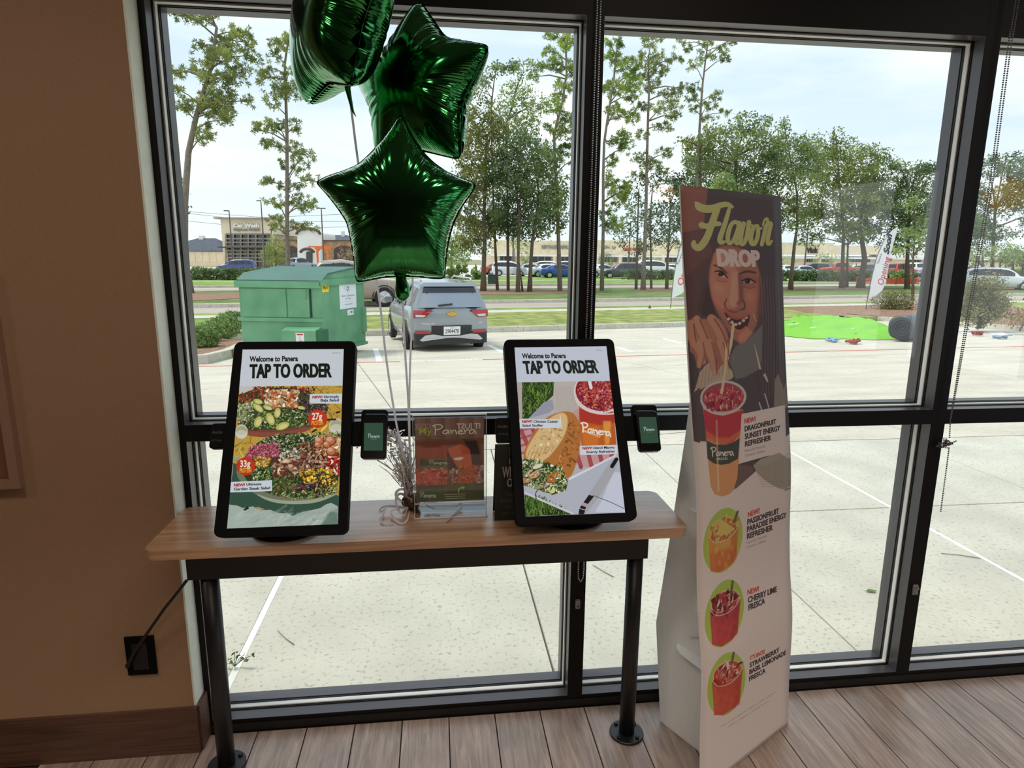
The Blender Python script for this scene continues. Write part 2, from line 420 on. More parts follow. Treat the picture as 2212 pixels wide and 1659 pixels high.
# ================================================================== floor of separate wood-look planks
floor = MB().box(-5, 6, -8, .13, -.06, -.006).build('floor', mat('dark_floor_joint', L(38, 28, 24), .8)); tag(floor, kind='structure')
m_pl = bpy.data.materials.new('wood_look_plank'); m_pl.use_nodes = True
t = m_pl.node_tree; b = t.nodes['Principled BSDF']; b.inputs['Roughness'].default_value = .36; b.inputs['Specular IOR Level'].default_value = .6; b.inputs['Coat Weight'].default_value = .25; b.inputs['Coat Roughness'].default_value = .3
oi = t.nodes.new('ShaderNodeObjectInfo'); tcn = t.nodes.new('ShaderNodeTexCoord'); ad = t.nodes.new('ShaderNodeVectorMath'); ad.operation = 'ADD'
sc_ = t.nodes.new('ShaderNodeVectorMath'); sc_.operation = 'SCALE'; sc_.inputs['Scale'].default_value = 37.
t.links.new(oi.outputs['Random'], sc_.inputs[0]); t.links.new(tcn.outputs['Object'], ad.inputs[0]); t.links.new(sc_.outputs[0], ad.inputs[1])
mpn = t.nodes.new('ShaderNodeMapping'); mpn.inputs['Scale'].default_value = (42, 3.2, 42); t.links.new(ad.outputs[0], mpn.inputs[0])
n1 = t.nodes.new('ShaderNodeTexNoise'); n1.inputs['Scale'].default_value = 1.6; n1.inputs['Detail'].default_value = 8; n1.inputs['Roughness'].default_value = .65; n1.inputs['Distortion'].default_value = .6
t.links.new(mpn.outputs[0], n1.inputs['Vector'])
n2 = t.nodes.new('ShaderNodeTexNoise'); n2.inputs['Scale'].default_value = 5; t.links.new(ad.outputs[0], n2.inputs['Vector'])
r1 = t.nodes.new('ShaderNodeValToRGB'); e = r1.color_ramp.elements; e[0].position = .30; e[0].color = (*L(120, 102, 92), 1); e[1].position = .72; e[1].color = (*L(184, 166, 154), 1)
t.links.new(n1.outputs[0], r1.inputs[0])
mxx = t.nodes.new('ShaderNodeMixRGB'); mxx.blend_type = 'MULTIPLY'; mxx.inputs[0].default_value = .6
r2 = t.nodes.new('ShaderNodeValToRGB'); r2.color_ramp.elements[0].color = (.62, .6, .6, 1); r2.color_ramp.elements[0].position = .3; r2.color_ramp.elements[1].color = (1.1, 1.05, 1, 1); r2.color_ramp.elements[1].position = .75
t.links.new(n2.outputs[0], r2.inputs[0]); t.links.new(r1.outputs[0], mxx.inputs[1]); t.links.new(r2.outputs[0], mxx.inputs[2]); t.links.new(mxx.outputs[0], b.inputs['Base Color'])
bp = t.nodes.new('ShaderNodeBump'); bp.inputs['Strength'].default_value = .25; bp.inputs['Distance'].default_value = .002
t.links.new(n1.outputs[0], bp.inputs['Height']); t.links.new(bp.outputs[0], b.inputs['Normal'])
PW = .1585
def plank_mesh(ln):
    q = .0014; mb = MB(); w = PW/2-.0019
    mb.prism([(-w, 0), (w, 0), (w, ln), (-w, ln)], -.0065, 0.0, bev=.0012)
    o = mb.build('plank', m_pl, floor); return o
pl0 = {}
for k in range(-8, 20):
    xc = .0192+(k+.5)*PW
    if xc < -1.5 or xc > 3: continue
    y = -.006; off = (.5, .9, .2, 1.1)[k % 4]; first = True
    while y > -2.6:
        ln = off if first else 1.18; first = False
        if k < 12 and k % 2 == 0 and y > -.1: ln = 1.18
        key = round(ln, 2)
        if key not in pl0: o = plank_mesh(key-.003); pl0[key] = o
        else:
            o = pl0[key].copy(); COL.objects.link(o)
        o.location = (xc, y-key, 0); y -= key
# ================================================================== walls, ceiling
WX = float(at(365, 1000, y=-.073)[0])
def struct(name, mb, m, parent=None):
    o = mb.build(name, m, parent)
    return tag(o, kind='structure') if parent is None else o
wl = struct('wall_front', MB().box(-4.2, WX, -.073, .09, 0, 3), M_wall)
struct('wall_edge', MB().box(WX, WX+.006, -.071, .10, .16, 3), M_white, wl)
bb = struct('baseboard_front', MB().box(-4.2, WX+.011, -.085, -.073, 0, .155).box(-4.2, WX+.011, -.0845, -.0725, .155, .160), M_base)
bb2 = struct('baseboard_side', MB().box(WX+.006, WX+.017, -.073, -.002, 0, .16), M_base)
struct('wall_left', MB().box(-4.3, -4.2, -7.6, .09, 0, 3), M_room)
struct('wall_back', MB().box(-4.3, 5.3, -7.6, -7.5, 0, 3), M_room)
struct('ceiling', MB().box(-4.3, 5.3, -7.6, .3, 3, 3.1), M_ceil)
# right wall with three tall windows: daylight that the foil balloons mirror
wr = MB(); wr.box(5.2, 5.3, -7.6, .13, 0, .5); wr.box(5.2, 5.3, -7.6, .13, 2.5, 3)
for y0, y1 in ((-7.6, -6.4), (-4.9, -4.5), (-3.0, -2.6), (-1.1, .13)): wr.box(5.2, 5.3, y0, y1, .5, 2.5)
struct('wall_right', wr, M_room)
wf = struct('wall_right_front', MB().box(4.25, 5.3, 0, .12, 0, 3), M_room)

# ================================================================== storefront windows
FD = .122; GY = .062; ZT = 2.241
XL, XM, XR, X4 = -.76, .4368, 1.6933, 2.95
MW = .0508
# frame faces towards the room; every member has a shallow inner pocket and glazing stop
def member(mb, x0, x1, z0, z1): mb.box(x0, x1, 0, FD, z0, z1)
def window(idx, x0, x1, z0, z1, parent):
    """glass pane, pale spacer line and dark glazing stops of one light"""
    s = .0070
    g = MB().box(x0+.004, x1-.004, GY-.003, GY+.003, z0+.004, z1-.004).build('pane', M_pane, parent)
    sp = MB()
    for a0, a1, c0, c1 in ((x0, x1, z0, z0+s), (x0, x1, z1-s, z1), (x0, x0+s, z0+s, z1-s), (x1-s, x1, z0+s, z1-s)):
        sp.box(a0, a1, GY-.0098, GY+.0078, c0, c1)
    sp.build('glazing_spacer', M_gasket, parent)
    st = MB(); q = .0035
    for yy0, yy1, h in ((GY-.018, GY-.0100, q), (GY+.008, GY+.016, .010)):
        for a0, a1, c0, c1 in ((x0, x1, z0, z0+h), (x0, x1, z1-h, z1), (x0, x0+h, z0+h, z1-h), (x1-h, x1, z0+h, z1-h)):
            st.box(a0, a1, yy0, yy1, c0, c1)
    st.build('glazing_stop', M_frame, parent)
panes = [(XL, XM), (XM+MW, XR), (XR+MW, X4), (X4+MW, 4.2)]
names = ['window_1', 'window_2', 'window_3', 'window_4']
for i, (a, c) in enumerate(panes):
    w = empty(names[i], (0, 0, 0), kind='structure')
    window(i, a, c, .043, 1.0063, w); window(i, a, c, 1.0563, ZT, w); window(i, a, c, 2.36, 2.9, w)
def reveal(mb, x, sx, z0, z1): mb.box(min(x, x+sx*.0012), max(x, x+sx*.0012), .001, GY-.018, z0, z1)
fr = MB()
for x in (XM, XR, X4): fr.box(x, x+MW, 0, FD, 0, 3)
fr.box(XL-.062, XL, 0, FD, 0, 3); fr.box(4.2, 4.25, 0, FD, 0, 3)
fo = fr.build('trim_1', M_frame); tag(fo, kind='structure')
rl = MB()
for z0, z1 in ((0, .043), (1.0063, 1.0563), (ZT, 2.36), (2.9, 3)):
    for a, c in panes: rl.box(a, c, 0.0004, FD, z0, z1)
tag(rl.build('trim_2', M_frame), kind='structure')
rv = MB()
for a, c in panes:
    for z0, z1 in ((.043, 1.0063), (1.0563, ZT)):
        reveal(rv, a, 1, z0, z1); reveal(rv, c, -1, z0, z1)
        for q, sg in ((z0, 1), (z1, -1)): rv.box(a, c, .001, GY-.018, min(q, q+sg*.0012), max(q, q+sg*.0012))
        for y0, y1 in ((GY+.016, FD),):
            rv.box(a, a+.012, y0, y1, z0, z1); rv.box(c-.012, c, y0, y1, z0, z1); rv.box(a, c, y0, y1, z0, z0+.012); rv.box(a, c, y0, y1, z1-.012, z1)
tag(rv.build('trim_3', M_reveal), kind='structure')
kk = MB()
kk.box(XL-.06, 4.25, -.004, 0, 0, .030)
tag(kk.build('trim_4', mat('black_kick_plate', L(14, 12, 13), .5)), kind='structure')

# ================================================================== narrow wooden table on two floor-bolted pipe legs
m_top = bpy.data.materials.new('oak_laminate'); m_top.use_nodes = True; t = m_top.node_tree; b = t.nodes['Principled BSDF']
b.inputs['Roughness'].default_value = .30; b.inputs['Specular IOR Level'].default_value = .8; b.inputs['Coat Weight'].default_value = .8; b.inputs['Coat Roughness'].default_value = .22
tcn = t.nodes.new('ShaderNodeTexCoord'); mpn = t.nodes.new('ShaderNodeMapping'); mpn.inputs['Scale'].default_value = (1.3, 26, 26); t.links.new(tcn.outputs['Object'], mpn.inputs[0])
n1 = t.nodes.new('ShaderNodeTexNoise'); n1.inputs['Scale'].default_value = 2.2; n1.inputs['Detail'].default_value = 7; n1.inputs['Distortion'].default_value = .5; t.links.new(mpn.outputs[0], n1.inputs['Vector'])
r1 = t.nodes.new('ShaderNodeValToRGB'); e = r1.color_ramp.elements; e[0].position = .33; e[0].color = (*L(150, 110, 80), 1); e[1].position = .66; e[1].color = (*L(192, 152, 118), 1)
t.links.new(n1.outputs[0], r1.inputs[0]); t.links.new(r1.outputs[0], b.inputs['Base Color'])
TZ = .81
tx0, tx1, ty0, ty1 = -.769, .704, -.326, -.030
table = empty('table', (0, -.15, 0), 'long narrow oak-topped counter table on two black pipe legs along the window', 'table')
tp = MB(); cx, cy = (tx0+tx1)/2, (ty0+ty1)/2
tp.prism(rrect(tx1-tx0, ty1-ty0, .03, 6, cx, cy), TZ-.029, TZ, bev=.0025)
o = tp.build('tabletop', m_top, table); o.matrix_parent_inverse = Matrix.Translation((0, .15, 0))
def keep(o, root): o.parent = root; o.matrix_parent_inverse = Matrix.Translation(root.location).inverted() if not any(root.rotation_euler) else root.matrix_basis.inverted(); return o
keep(MB().box(-.722, .638, -.178, -.118, .645, .781).build('apron_beam', M_steel), table)
for lx in (-.672, .608):
    lg = keep(MB().lathe([(.0255, .008), (.0255, .648)], (lx, -.148, 0), 28).build('leg', M_steel, smooth=False), table)
    for p in lg.data.polygons: p.use_smooth = len(p.vertices) == 4
    fl = MB().lathe([(.056, 0.0003), (.056, .007), (.0545, .0085), (.027, .0085)], (lx, -.148, 0), 36).build('foot_flange', M_steel, lg)
    for k in range(4):
        a = math.radians(38+90*k); MB().lathe([(.0068, .0085), (.0068, .013), (.0045, .0145)], (lx+.043*math.cos(a), -.148+.043*math.sin(a), 0), 6).build('bolt', M_bolt, lg)

# outlet with cable
ob = MB(); c0 = at(306, 1414, y=-.073)
ob.box(c0[0]-.042, c0[0]+.042, -.0735-.007, -.0735, c0[2]-.064, c0[2]+.064)
ot = ob.build('power_outlet', M_black); ot = tag(ot, 'black square power outlet plate low on the brown wall', 'outlet')
MB().box(c0[0]-.022, c0[0]+.022, -.0835, -.0805, c0[2]-.045, c0[2]+.045).build('socket_face', mat('outlet_face', L(12, 12, 13), .3), ot)
pa = at(275, 1437, y=-.092)
cb = MB(); p3 = at(403, 1254, y=-.15)
cb.tube([(pa[0]-.004, -.084, pa[2]-.004), (pa[0]+.004, -.100, pa[2]), (pa[0]+.03, -.106, pa[2]+.05), tuple(at(322, 1362, y=-.112)), tuple(at(355, 1315, y=-.125)), tuple(at(385, 1278, y=-.138)), tuple(p3)], [.006, .006, .0048, .0046, .0046, .0046, .0046], 8)
tag(cb.build('power_cable', mat('black_cable_rubber', L(34, 30, 30), .55), smooth=True), 'black power cable running from the wall outlet up to the table', 'cable')

# picture frame at the left edge
px1 = float(at(55, 1050, y=-.073)[0]); pz0 = float(at(55, 1050, y=-.073)[2])
pf = empty('picture_frame', (px1-.3, -.073, pz0), 'plain brown wooden picture frame cut off at the left of the wall', 'picture frame')
q = MB(); fw_ = .026
q.box(px1-.62, px1, -.095, -.0735, pz0, pz0+fw_).box(px1-fw_, px1, -.095, -.0735, pz0+fw_, 1.49).box(px1-.62, px1-.62+fw_, -.095, -.0735, pz0+fw_, 1.49).box(px1-.62, px1, -.095, -.0735, 1.49, 1.49+fw_)
keep(q.build('frame', mat('light_brown_frame', L(150, 118, 96), .4)), pf)
keep(MB().box(px1-.62+fw_, px1-fw_, -.082, -.0735, pz0+fw_, 1.49).build('panel', mat('brown_panel', L(120, 84, 60), .7, var=.08, vscale=4)), pf)

# bead chains of the roller blinds and their small clips
m_bead = mat('steel_beads', (.6, .6, .6), .25, 1.)
def beads(path, r=.0028, pitch=.0066):
    P = [np.array(p) for p in path]; out_ = []; acc = 0
    for a, b_ in zip(P[:-1], P[1:]):
        Ln = np.linalg.norm(b_-a); k = acc
        while k < Ln: out_.append(a+(b_-a)*k/Ln); k += pitch
        acc = k-Ln
    return out_
_ico = None
def bead_object(name, pts, m, label, r=.0029):
    bm = bmesh.new(); bmesh.ops.create_icosphere(bm, subdivisions=1, radius=r); vs = np.array([v.co[:] for v in bm.verts]); fs = np.array([[v.index for v in f.verts] for f in bm.faces]); bm.free()
    pts = np.array(pts); V = (pts[:, None, None]+vs[fs][None]).reshape(-1, 3)
    mb = fastmesh(name, V, 3, m)
    return tag(mb, label, 'chain')
xa, xb = at(1294, 0, y=-.014), at(1300, 0, y=-.014)
top = np.array([.4660, -.014, 2.42]); 
loop = [top+[-.004, 0, 0], np.array([.4575, -.014, .52]), np.array([.459, -.014, .50]), np.array([.4665, -.014, .487]), np.array([.4745, -.014, .50]), np.array([.476, -.014, .53]), np.array([.474, -.014, .7]), top+[.005, 0, 0]]
bead_object('bead_chain', beads(loop), m_bead, 'steel bead chain hanging in a loop down the middle window post')
cr_ = [at(2197, -20, y=-.03), at(2176, 110, y=-.03), at(2138, 395, y=-.03), at(2086, 700, y=-.03), at(2053, 905, y=-.03)]
cr2 = [p+np.array([.010, 0, 0])*f_ for p, f_ in zip(cr_, (1, 1, 1, .8, .2))]
cr3 = [at(2053, 905, y=-.03), at(2051, 948, y=-.028)]
g_ = np.random.default_rng(4); kn = at(2042, 957, y=-.022)
knot = [kn+g_.normal(0, 1, 3)*[.013, .006, .009] for _ in range(26)]+[at(2026, 962, y=-.01), at(2022, 964, y=-.01), at(2050, 968, y=-.025)]
cr4 = [at(2050, 968, y=-.025), at(2046, 1000, y=-.028), at(2038, 1060, y=-.028), at(2032, 1106, y=-.028)]
bead_object('bead_chain', beads(cr_)+beads(cr2)+beads(cr3)+beads(knot)+beads(cr4), mat('dark_steel_beads', (.30, .30, .32), .3, .8), 'long bead chain knotted round a hook beside the right window post')
m_clip = mat('clear_grey_plastic', L(150, 148, 144), .3)
c = at(1247, 1303, y=0)
o = MB().prism(rrect(.016, .032, .004, 3), 0, .010, M=Matrix.Translation((c[0], -.0005, c[2])) @ Matrix.Rotation(math.pi/2, 4, 'X'), bev=.001).build('chain_clip', m_clip)
MB().lathe([(.0028, 0), (.0028, -.002)], (c[0]+.001, -.0105, c[2]-.006), 10, axis='y').build('screw', M_bolt, o)
tag(o, 'small grey plastic chain clip screwed low on the middle window post', 'clip')
c = at(1975, 1273, y=0)
o = MB().tube([(c[0]-.004, -.006, c[2]+.012), (c[0]+.004, -.010, c[2]+.016), (c[0]+.007, -.012, c[2]+.008), (c[0]+.001, -.012, c[2]), (c[0]-.003, -.012, c[2]-.010), (c[0]+.004, -.010, c[2]-.016), (c[0]+.008, -.006, c[2]-.008)], .0024, 6).build('chain_clip', m_clip, smooth=True)
MB().box(c[0]-.008, c[0]+.009, -.006, -.0005, c[2]-.019, c[2]+.019).build('back_plate', m_clip, o)
tag(o, 'small curled plastic chain clip low on the right window post', 'clip')

# ceiling pendants behind the camera (the orange glow mirrored in the right-hand glass)
m_shade = mat('amber_shade', (.9, .42, .12), .4, emit=1.6)
def pendant(x, y, z, label):
    r = empty('pendant_lamp', (x, y, z), label, 'lamp', 'amber pendant lamps in the room')
    keep(MB().lathe([(.02, z+.12), (.10, z+.08), (.15, z), (.10, z-.08), (.02, z-.12)], (x, y, 0), 28).build('lamp_shade', m_shade, smooth=True), r)
    keep(MB().tube([(x, y, z+.12), (x, y, 2.99)], .004, 6).build('cord', M_black), r)
def refl(px, py, dist):  # mirrored line of sight
    v = ray(px, py); t0 = (0-CP[1])/v[1]; Q = CP+v*t0; d_ = v*[1, -1, 1]; return Q+d_*dist
a = refl(2205, 418, 2.4); pendant(a[0], a[1], a[2], 'amber glowing pendant lamp mirrored in the right-hand pane')
a = refl(1440, 415, 5.6); pendant(a[0], a[1], a[2], 'distant amber pendant lamp mirrored beside the standee')

# ================================================================== order kiosks
def kiosk(corners, active, art, label, wide, modq, term, basec):
    P = rect3(*corners); s = wide/np.linalg.norm(P[1]-P[0]); P = [CP+p*s for p in P]
    x = (P[1]-P[0]); w = np.linalg.norm(x); x = x/w; h = np.linalg.norm(P[3]-P[0]); dn = (P[3]-P[0])/h
    n = np.cross(x, -dn); n = n/np.linalg.norm(n)
    if n[1] > 0: n = -n
    up_ = np.cross(n, x); c = (P[0]+P[1]+P[2]+P[3])/4
    bx, by = basec
    root = empty('order_kiosk', (bx, by, TZ), label, 'kiosk', 'order kiosks on the table')
    M = basis(c, x, up_, n)
    keep(MB().prism(rrect(w, h, .018, 6), -.032, 0, M=M, bev=.002).build('housing', M_black), root)
    A = [onplane(*q, c+n*.0008, n) for q in active]
    scr = keep(quadplate('screen', A, imgmat('kiosk_screen', art, .4, emit=.84, spec=.04)), root)
    # audio module on the left
    Am = [onplane(*q, c-n*.006, n) for q in modq]; mc = sum(Am)/4; mw = np.linalg.norm(Am[1]-Am[0]); mh = np.linalg.norm(Am[3]-Am[0])
    mo = keep(MB().prism(rrect(mw, mh, .008, 4), -.02, 0, M=basis(mc, x, up_, n), bev=.002).build('audio_module', M_black), root)
    tm = mat('faint_grey_print', L(92, 84, 82), .6)
    o_ = mc-x*mw*.40+up_*mh*.08+n*.0003
    sign_letters('lettering', 'Audio', o_, x*mw*.52, up_*.0085, .0003, tm, mo, .0)
    sign_letters('lettering', '<*>o', o_-up_*.022, x*mw*.52, up_*.006, .0003, tm, mo, .0)
    # card terminal on the right
    To, Ts, back, arm = term
    T4 = [onplane(*q, c+n*.012, n) for q in To]; tcx = sum(T4)/4; tx = T4[1]-T4[0]; tw = np.linalg.norm(tx); tx = tx/tw; th = np.linalg.norm(T4[3]-T4[0])
    tu = np.cross(n, tx); Mt = basis(tcx, tx, tu, n)
    te = keep(MB().prism(rrect(tw, th, .010, 5), -.018, 0, M=Mt, bev=.003).build('card_terminal', M_glassy), root)
    B4 = [onplane(*q, c-n*.010, n) for q in back]; bc = sum(B4)/4
    MB().prism(rrect(np.linalg.norm(B4[1]-B4[0]), np.linalg.norm(B4[3]-B4[0]), .008, 5), -.014, .003, M=basis(bc, tx, tu, n), bev=.002).build('holder', M_black, te)
    S4 = [onplane(*q, c+n*.0128, n) for q in Ts]
    lp = Paint(120, 170, [(0, 0), (120, 0), (120, 170), (0, 170)], (54, 84, 66)); wordmark(lp, (25, 66), (98, 66), (25, 92), 3, (200, 210, 205)); lp.line([(45, 99), (80, 99)], 2.2, (150, 165, 158))
    quadplate('terminal_screen', S4, imgmat('terminal_screen', lp.a, .4, emit=.75, spec=.05), te)
    ah = MB(); R4 = [onplane(*q, c-n*.008, n) for q in arm]; rc = sum(R4)/4
    ah.prism(rrect(np.linalg.norm(R4[1]-R4[0]), np.linalg.norm(R4[3]-R4[0]), .004, 2), -.012, 0, M=basis(rc, x, up_, n)); keep(ah.build('side_arm', M_black), root)
    hk = onplane(*arm[2], c-n*.004, n); 
    keep(MB().tube([hk-x*.02, hk-x*.004, hk-x*.012-up_*.007], .0022, 6).build('cable_hook', M_black), root)
    # stand
    keep(MB().lathe([(.098, 0.0004), (.098, .008), (.094, .012), (.03, .014)], (bx, by, TZ), 40).build('base_disc', M_black), root)
    nk = c-n*.032-up_*h*.18; low = np.array([bx, by+.01, TZ+.012])
    keep(MB().tube([low, low*.6+nk*.4+np.array([0, .03, 0]), nk], [.026, .022, .03], 14).build('neck', M_black, smooth=True), root)
    return root

# ------------------------------------------------------------------ art for kiosk 1
def K(x, y): return (x/5.267+440, y/5.267+710)
def K2(x, y): return (x/5.267+440, y/5.267+900)
act1 = (K(443, 238), K(1593, 232), K2(1527, 1223), K2(264, 1273))
def KP(f, pts): return [f(*p) for p in pts]
p = Paint(460, 800, list(act1), (203, 210, 216)); p.fx = lambda x, y: (x, y)
GR = [(60, 92, 40), (96, 130, 60), (40, 62, 34), (140, 160, 92), (185, 190, 140), (34, 44, 26)]
PU = [(92, 38, 52), (120, 50, 60), (70, 34, 44), (60, 45, 35)]
p.poly([K(405, 655), K(1580, 648), K2(1527, 1223), K2(264, 1273)], (192, 156, 66))
p.scatter([K(405, 655), K(1580, 648), K(1540, 1900), K(330, 1900)], [(188, 150, 60), (200, 166, 78)], 260, 16, 5, 3)
for a, b_ in (((1270, 655), (1600, 960)), ((1180, 655), (1450, 930)), ((350, 1640), (600, 1570))): p.line([K(*a), K(*b_)], 1.2, (90, 66, 30), .8)
p.poly(KP(K, [(405, 655), (720, 655), (520, 700), (405, 770)]), (200, 196, 190))
# upper bowl
p.poly(KP(K, [(385, 1030), (390, 1150), (480, 1215), (700, 1240), (1000, 1225), (1240, 1140), (1400, 1000), (1420, 850), (1200, 800)]), (118, 66, 50), smooth=2)
p.poly(KP(K, [(480, 1160), (700, 1185), (1000, 1170), (1230, 1100), (1230, 1150), (1000, 1225), (700, 1235), (480, 1215)]), (140, 76, 58), soft=.6, smooth=2)
p.poly(KP(K, [(395, 760), (560, 690), (1000, 660), (1250, 730), (1420, 860), (1390, 980), (1180, 1090), (900, 1150), (650, 1150), (480, 1140), (380, 1020)]), (60, 70, 44), smooth=2)
p.scatter(KP(K, [(560, 662), (1250, 662), (1260, 750), (900, 740), (560, 740)]), PU+[(150, 160, 80), (200, 60, 40)], 500, 7, 2)
p.scatter(KP(K, [(400, 740), (700, 690), (760, 800), (420, 880)]), [(178, 58, 36), (200, 90, 60), (90, 34, 30), (60, 80, 40)], 420, 7, 3)
p.scatter(KP(K, [(1050, 780), (1420, 830), (1380, 990), (1100, 1000), (1000, 900)]), [(54, 34, 40), (92, 66, 74), (150, 130, 120), (40, 30, 30)], 800, 6, 4, 2.6)
p.scatter(KP(K, [(380, 860), (560, 830), (560, 1080), (380, 1060)]), [(160, 170, 110), (110, 130, 70), (200, 205, 170)], 500, 8, 5)
p.scatter(KP(K, [(780, 880), (1200, 960), (1200, 1110), (500, 1150), (430, 1060)]), GR, 1100, 7, 6, 2)
p.scatter(KP(K, [(700, 700), (1080, 700), (1060, 890), (700, 900)]), [(200, 120, 70), (214, 160, 110), (226, 196, 160), (170, 84, 46), (234, 216, 180)], 420, 12, 7)
for cx_, cy_, rx_, ry_, ro in ((620, 900, 80, 42, 40), (620, 1060, 46, 80, 25), (760, 1030, 48, 90, -25), (900, 1110, 90, 48, -20), (840, 960, 40, 70, 10), (730, 900, 60, 30, 20), (1110, 900, 50, 22, 10), (620, 830, 60, 34, 15)):
    X, Y = K(cx_, cy_); p.ell(X, Y, rx_/5.27, ry_/5.27, (80, 96, 40), rot=ro); p.ell(X, Y, rx_/5.9, ry_/6.4, (190, 186, 100), rot=ro); p.ell(X+1, Y+1, rx_/9, ry_/11, (214, 208, 140), rot=ro)
for cx_, cy_, r_ in ((430, 1170, 70), (1510, 1110, 80)):
    X, Y = K(cx_, cy_); p.ell(X, Y, r_/5, r_/4.4, (196, 198, 182)); p.ell(X, Y-2, r_/6, r_/7, (170, 168, 130)); p.ell(X, Y+5, r_/6, r_/8, (222, 222, 210), .6, 1)
# lower bowl on teal table
p.poly([K2(320, 520), K2(1540, 900), K2(1527, 1223), K2(264, 1273)], (52, 82, 66))
p.poly(KP(K2, [(310, 560), (440, 440), (340, 470), (330, 640), (310, 760)]), (150, 160, 140))
p.poly(KP(K2, [(370, 560), (380, 700), (520, 840), (740, 970), (1000, 1005), (1300, 980), (1530, 880), (1540, 500), (1400, 250), (900, 200), (600, 320)]), (112, 120, 98), smooth=2)
p.poly(KP(K2, [(560, 860), (760, 935), (1000, 965), (1300, 940), (1530, 850), (1530, 880), (1300, 985), (1000, 1003), (740, 970)]), (160, 166, 140), smooth=2, soft=.5)
p.poly(KP(K2, [(420, 540), (540, 350), (700, 240), (900, 190), (1250, 190), (1545, 330), (1540, 820), (1300, 900), (1000, 925), (700, 870), (480, 740)]), (54, 58, 36), smooth=2)
p.scatter(KP(K2, [(650, 260), (900, 190), (1560, 170), (1560, 300), (1100, 420), (600, 370)]), GR+[(210, 212, 190)], 1400, 6, 8, 2.2)
p.scatter(KP(K2, [(470, 450), (560, 330), (840, 300), (880, 440), (600, 500)]), [(176, 70, 92), (200, 96, 116), (140, 50, 72), (220, 140, 150)], 900, 7, 9, 3.5)
p.scatter(KP(K2, [(900, 430), (1130, 310), (1420, 330), (1420, 560), (1100, 620), (800, 640)]), [(96, 54, 38), (130, 80, 60), (170, 118, 94), (60, 32, 24), (196, 160, 136)], 800, 11, 10, 2)
p.scatter(KP(K2, [(1250, 240), (1540, 230), (1550, 440), (1300, 420)]), [(190, 120, 70), (214, 160, 120), (170, 84, 50), (230, 210, 180)], 200, 14, 11)
p.scatter(KP(K2, [(1420, 450), (1550, 420), (1545, 660), (1400, 620)]), [(180, 34, 26), (210, 60, 40), (230, 200, 180), (120, 24, 20)], 220, 10, 12)
p.scatter(KP(K2, [(580, 450), (760, 480), (740, 570), (600, 560)]), [(206, 156, 60), (226, 190, 110), (150, 100, 40)], 260, 8, 13)
p.scatter(KP(K2, [(850, 400), (1120, 360), (1100, 470), (880, 480)]), [(220, 218, 200), (180, 180, 160), (80, 90, 60)], 160, 9, 14)
p.scatter(KP(K2, [(540, 640), (600, 570), (780, 590), (760, 720), (580, 720)]), GR, 500, 8, 15, 2)
p.scatter(KP(K2, [(800, 640), (1080, 600), (1100, 900), (900, 900), (760, 850)]), GR[:3]+[(80, 54, 40), (130, 90, 70)], 800, 10, 16, 2)
p.scatter(KP(K2, [(1080, 600), (1480, 600), (1520, 760), (1400, 870), (1120, 740)]), [(214, 164, 50), (232, 190, 80), (186, 132, 40)], 420, 8, 17, 1.2)
p.scatter(KP(K2, [(1080, 760), (1350, 760), (1380, 880), (1080, 900)]), [(60, 34, 38), (150, 130, 140), (90, 60, 50), (40, 26, 26)], 420, 9, 18, 2)
p.scatter(KP(K2, [(760, 870), (1080, 860), (1520, 780), (1500, 870), (1240, 925), (1000, 930)]), GR+[(180, 150, 90)], 700, 7, 19, 2)
p.scatter(KP(K2, [(800, 500), (1050, 480), (1080, 620), (820, 650)]), [(90, 52, 38), (170, 120, 90), (206, 170, 140)], 110, 18, 20)
for fx_, fy_, r_ in ((1310, 275, 52), (1440, 270, 60), (1400, 320, 40), (1450, 390, 55), (1300, 325, 36)):
    X, Y = K2(fx_, fy_); p.ell(X, Y+1, r_/5, r_/5.6, (84, 40, 24)); p.ell(X, Y, r_/5.6, r_/6.4, (190, 112, 74)); p.ell(X-2, Y-3, r_/9, r_/12, (224, 180, 150), .8, .6)
p.poly(KP(K2, [(290, 1000), (380, 1010), (450, 1040), (560, 1020), (650, 1065), (760, 1060), (850, 1095), (960, 1095), (1010, 1130), (1130, 1085), (1250, 1060), (1330, 1040), (1390, 1000), (1450, 980), (1527, 1020), (1527, 1230), (264, 1280)]), (168, 182, 172))
g_ = np.random.default_rng(8)
for k in range(90):
    x_, y_ = g_.uniform(290, 1500), g_.uniform(1090, 1260); c_ = g_.uniform(120, 215)
    p.line(KP(K2, [(x_, y_), (x_+g_.uniform(40, 160), y_-g_.uniform(10, 90))]), g_.uniform(1.5, 6), (c_, c_*1.06, c_), .28, 2)
p.poly(KP(K2, [(1330, 1235), (1440, 1080), (1527, 1090), (1527, 1235)]), (74, 108, 88), .7, 4)
p.poly(KP(K2, [(450, 1060), (500, 1020), (520, 1045), (470, 1070)]), (30, 44, 36)); p.poly(KP(K2, [(590, 1025), (700, 1050), (640, 1062)]), (196, 150, 90)); p.poly(KP(K2, [(870, 1085), (950, 1095), (900, 1100)]), (36, 60, 44))
for a_ in (((1410, 1035), (1500, 1030)), ((1240, 1175), (1280, 1150)), ((1510, 955), (1545, 945))): p.line(KP(K, a_), 4, (60, 36, 20))
